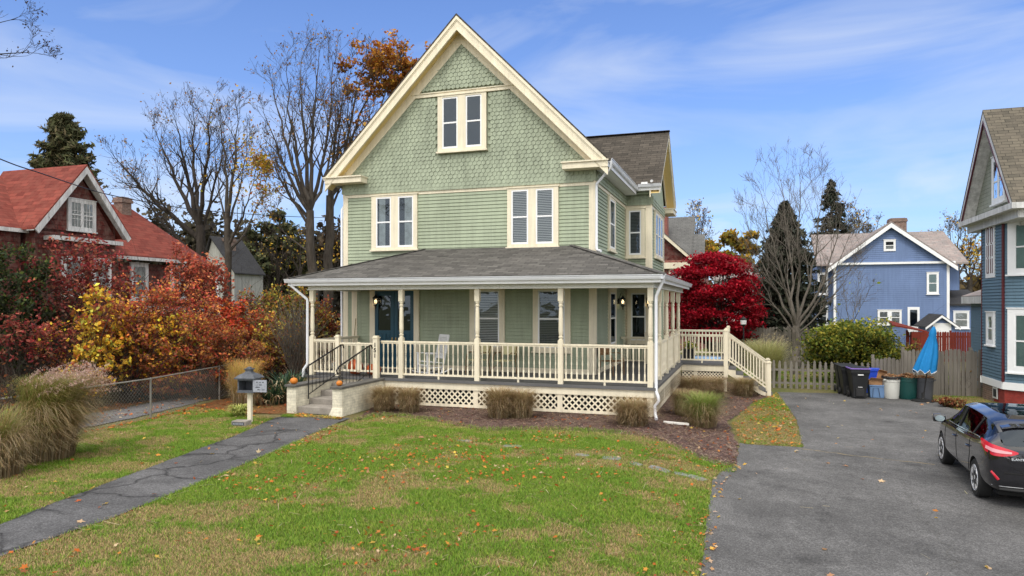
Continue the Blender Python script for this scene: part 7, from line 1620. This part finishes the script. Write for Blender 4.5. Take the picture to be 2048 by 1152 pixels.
# ---- lawn blades
def lawn_blades(name, poly, n, seed, hmul=1.0, brown=.535):
    rng = np.random.default_rng(seed); pa = np.array(poly); lo, hi = pa.min(0), pa.max(0); x = rng.uniform(lo[0], hi[0], int(n * 2.2)); y = rng.uniform(lo[1], hi[1], int(n * 2.2)); y = np.maximum(y, -99); k = in_poly(x + rng.normal(size=len(x)) * .035, y + rng.normal(size=len(x)) * .035, poly); x, y = x[k][:n], y[k][:n]; n = len(x)
    z = -.33 * np.clip(x / 2.4, 0, 1); f1 = fbm(x * .62 + 3, y * .75, seed, 4); f2 = fbm(x * 2.3, y * 2.9, seed + 9, 3); f3 = fbm(x * 9, y * 9, seed + 19, 2); dry = np.clip((f1 * .54 + f2 * .34 + f3 * .12 - brown) * 8.5 + .48, 0.04, .96)
    g1 = np.array([.135, .295, .024]); g2 = np.array([.35, .455, .058]); bb = np.array([.56, .40, .195]); gg = g1 + (g2 - g1) * rng.uniform(0, 1, (n, 1)) ** 1.2 * (.5 + f2[:, None]); isd = rng.uniform(0, 1, n) < dry * .86; c = np.where(isd[:, None], bb * rng.uniform(.5, 1.2, (n, 1)), gg * rng.uniform(.65, 1.2, (n, 1))); h = rng.uniform(.022, .055, n) * hmul * np.where(isd, .7, 1.0); a = rng.uniform(0, 6.28, n); ln = rng.uniform(.3, 1.5, n) * h; w = rng.uniform(.003, .0065, n)
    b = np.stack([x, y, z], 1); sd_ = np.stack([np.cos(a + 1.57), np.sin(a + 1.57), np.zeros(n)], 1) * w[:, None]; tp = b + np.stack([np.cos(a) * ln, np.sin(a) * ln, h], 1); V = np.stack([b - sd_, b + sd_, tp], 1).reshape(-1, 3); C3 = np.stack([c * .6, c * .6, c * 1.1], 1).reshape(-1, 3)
    o = npobj(name, V, np.arange(3 * n).reshape(n, 3), M['blade'], None, np.clip(C3, 0, .9)); o.location = (OX, OY, 0); o.rotation_euler = (0, 0, -TH); o['kind'] = 'stuff'; return o
vis = [p for p in lawn_poly]
def clip_front(poly, y0): return [(x, max(y, y0)) for x, y in poly]
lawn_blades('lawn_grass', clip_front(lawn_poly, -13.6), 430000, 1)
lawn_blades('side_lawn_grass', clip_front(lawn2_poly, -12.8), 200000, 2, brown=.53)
lawn_blades('strip_grass', strip_poly, 42000, 3, brown=.45); lawn_blades('verge_grass', grassr_poly, 26000, 4, 1.3, brown=.42)
lawn_blades('back_grass', [(2.4, 11.6), (8, 11.7), (11.5, 12.5), (11, 20), (2, 20)], 50000, 5, 2.2, .5)
lawn_blades('edge_grass', [og(x, y - 5) for x, y in EDGE] + [og(x, y + 14) for x, y in reversed(EDGE)], 14000, 6, 1.7, .5)
lawn_blades('path_edge_grass', [(-9.4, -2.9), (-8.9, -2.6), (-8.1, -2.62), (-7.6, -2.75), (-7.6, -2.95), (-8.4, -2.85), (-9.1, -3.1)], 3500, 7, 1.6, .45)
# ---- fallen leaves, straw and mulch chips
def fallen(name, poly, n, seed, cols, s=.045, cl=None, lift=.02, w=None):
    rng = np.random.default_rng(seed); pa = np.array(poly); lo, hi = pa.min(0), pa.max(0); x = rng.uniform(lo[0], hi[0], n * 12); y = rng.uniform(lo[1], hi[1], n * 12); k = in_poly(x, y, poly)
    if cl is not None: k &= rng.uniform(0, 1, len(x)) < np.clip((fbm(x * cl, y * cl, seed, 3) - .47) * 7 + .08, .035, 1)
    x, y = x[k][:n], y[k][:n]; n = len(x); z = -.33 * np.clip(x / 2.4, 0, 1) + lift + rng.uniform(0, .02, n); P = np.stack([x, y, z], 1); nr = unit(rng.normal(size=(n, 3)) * .35 + np.array([0, 0, 1])); t = unit(np.cross(nr, rng.normal(size=(n, 3)))); b = np.cross(nr, t); sz = s * rng.uniform(.55, 1.35, n); m = 10; an = np.arange(m) * 2 * np.pi / m; rad = np.where(np.arange(m) % 2 == 0, 1.0, .5) * np.where(np.arange(m) == 0, 1.25, 1)
    V = P[:, None] + t[:, None] * (np.cos(an) * rad)[None, :, None] * sz[:, None, None] + b[:, None] * (np.sin(an) * rad)[None, :, None] * sz[:, None, None] * .85 + nr[:, None] * (np.abs(np.sin(an)) * .3)[None, :, None] * sz[:, None, None]
    o = npobj(name, V.reshape(-1, 3), np.arange(n * m).reshape(n, m), M['leaf'], None, np.repeat(palette(n, cols, w, rng=rng), m, axis=0)); o.location = (OX, OY, 0); o.rotation_euler = (0, 0, -TH); o['kind'] = 'stuff'; return o
FALL = [(.55, .15, .03), (.42, .10, .03), (.58, .24, .05), (.62, .42, .08), (.45, .24, .12), (.58, .42, .26), (.28, .09, .04)]
fallen('fallen_leaves', clip_front(lawn_poly, -13.2), 1000, 1, FALL, .036, .55, .035, [4, 3, 2, .8, 1, .8, 1]); fallen('fallen_leaves', clip_front(lawn2_poly, -12), 110, 2, FALL, .042, None, .03)
fallen('fallen_leaves', [og(x + 4, y + 3) for x, y in RE] + [og(x + 22, y + 9) for x, y in reversed(RE)], 110, 15, FALL, .038, .9, .03)
fallen('fallen_leaves', strip_poly, 380, 3, FALL, .045, None, .02, [3, 2, 3, 2, 1, .5, 1]); fallen('fallen_leaves', bed_poly, 420, 4, FALL, .045, 1.2, .01, [2, 2, 1, .6, 1, .6, 2])
fallen('fallen_leaves', [(1.9, -11), (1.85, -5.3), (2.3, -1), (3.8, -1), (3.8, 9), (8.4, 9), (8.6, 5), (7, -2), (5.5, -11)], 46, 5, FALL[2:6], .05, None, .006); fallen('fallen_leaves', [(-9.1, -3), (-7.4, -3), (-5.9, -13), (-7.3, -12)], 26, 6, FALL, .05, None, .008)
fallen('fallen_leaves', [(1.78, -11), (2.0, -11), (2.0, -5.6), (2.4, -3.4), (2.2, -3.3), (1.75, -5.3)], 60, 7, FALL[2:6], .04, None, .012)
fallen('fallen_leaves', [(-12.3, -6.5), (-12.0, -6.5), (-12.1, -4.3), (-12.7, -2.0), (-13, -2), (-12.5, -4.3)], 110, 8, FALL[:3], .045, None, .02); fallen('fallen_leaves', [(-14.6, -4.2), (-14.9, -.5), (-15.4, 3.5), (-20, 10), (-22, 2), (-22, -4)], 1600, 9, FALL[:3] + RUST, .06, None, .02)
fallen('fallen_leaves', [(-12.3, -4), (-10.2, -2.8), (-9.1, -2.5), (-9.7, -.2), (-11.2, 2.5), (-14.2, 3.6), (-13.2, -.8)], 420, 10, FALL[:3] + RUST, .05, None, .02)
fallen('fallen_leaves', [(-12.8, -7), (-14.8, -7), (-14.7, -1), (-15.2, 4), (-14.4, 4), (-13.2, -1)], 260, 14, FALL + RUST, .05, None, .02)
fallen('fallen_leaves', [(-26, -6), (-15, -6), (-15, 2), (-26, 2)], 500, 11, FALL[:4], .06, .6, .02)
fallen('fallen_leaves', [(-9.1, -3.05), (-8.4, -2.9), (-7.5, -3.0), (-7.6, -2.7), (-9.0, -2.6)], 60, 12, FALL[2:4], .045, None, .03)
def litter(name, poly, n, seed, cols, L=.10, w=.007, lift=.012):
    rng = np.random.default_rng(seed); pa = np.array(poly); lo, hi = pa.min(0), pa.max(0); x = rng.uniform(lo[0], hi[0], n * 8); y = rng.uniform(lo[1], hi[1], n * 8); k = in_poly(x, y, poly); x, y = x[k][:n], y[k][:n]; n = len(x); z = -.33 * np.clip(x / 2.4, 0, 1) + lift + rng.uniform(0, .025, n); a = rng.uniform(0, 6.28, n); l = L * rng.uniform(.3, 1.2, n); P = np.stack([x, y, z], 1); d = np.stack([np.cos(a), np.sin(a), rng.normal(size=n) * .15], 1) * l[:, None] * .5; s = np.stack([-np.sin(a), np.cos(a), np.zeros(n)], 1) * (w * rng.uniform(.5, 1.3, n))[:, None]
    V = np.stack([P - d - s, P - d + s, P + d + s, P + d - s], 1).reshape(-1, 3); o = npobj(name, V, np.arange(4 * n).reshape(n, 4), M['leaf'], None, np.repeat(palette(n, cols, rng=rng), 4, axis=0)); o.location = (OX, OY, 0); o.rotation_euler = (0, 0, -TH); o['kind'] = 'stuff'; return o
litter('mulch_chips', bed_poly, 26000, 1, [(.17, .085, .072), (.24, .14, .115), (.11, .06, .052), (.33, .22, .17)], .07, .011); litter('straw', bed_poly, 5200, 2, [(.40, .30, .18), (.33, .24, .15), (.5, .4, .28)], .22, .004, .03)
litter('straw', clip_front(lawn_poly, -12), 260, 3, [(.5, .42, .26), (.42, .33, .2)], .22, .004, .04); litter('straw', strip_poly, 1500, 4, [(.38, .24, .12), (.45, .33, .19)], .12, .004, .02)
litter('drive_debris', [(1.9, -11), (1.85, -5.3), (2.3, -1.2), (3.7, -1.2), (3.8, 9), (8.3, 9), (7, -3), (5.5, -11)], 26, 5, [(.5, .42, .26)], .2, .006, .004)
# joint and long crack across the driveway with dry debris
rng = np.random.default_rng(9)
def crack(name, pts, w, col, off, n=60, wig=.03):
    P = []; pts = [np.array(p, float) for p in pts]
    for a, b in zip(pts[:-1], pts[1:]):
        k = max(2, int(np.linalg.norm(b - a) / .12))
        for i in range(k): P.append(a + (b - a) * i / k + rng.normal(size=2) * wig)
    P.append(pts[-1]); b = MB()
    for i in range(len(P) - 1):
        d = unit(P[i + 1] - P[i]); nn = np.array([-d[1], d[0]]); w0 = w * rng.uniform(.3, 1.2); w1 = w * rng.uniform(.3, 1.2)
        q = [P[i] - nn * w0, P[i] + nn * w0, P[i + 1] + nn * w1, P[i + 1] - nn * w1]; b.quad(*[(x, y, gl(x) + off) for x, y in q])
    o = b.build(name, M[col], None, recalc=False); o.location = (OX, OY, 0); o.rotation_euler = (0, 0, -TH); o['kind'] = 'structure'; return o
crack('driveway_joint', [og(*p) for p in [(1600, 898), (1640, 903), (1700, 912), (1780, 920), (1870, 930)]], .014, 'stem', .0115)
crack('driveway_crack', [og(*p) for p in [(1705, 830), (1735, 860), (1765, 895), (1790, 935), (1815, 980), (1840, 1030), (1880, 1080), (1925, 1140)]], .0055, 'capgrey', .0115, wig=.05)
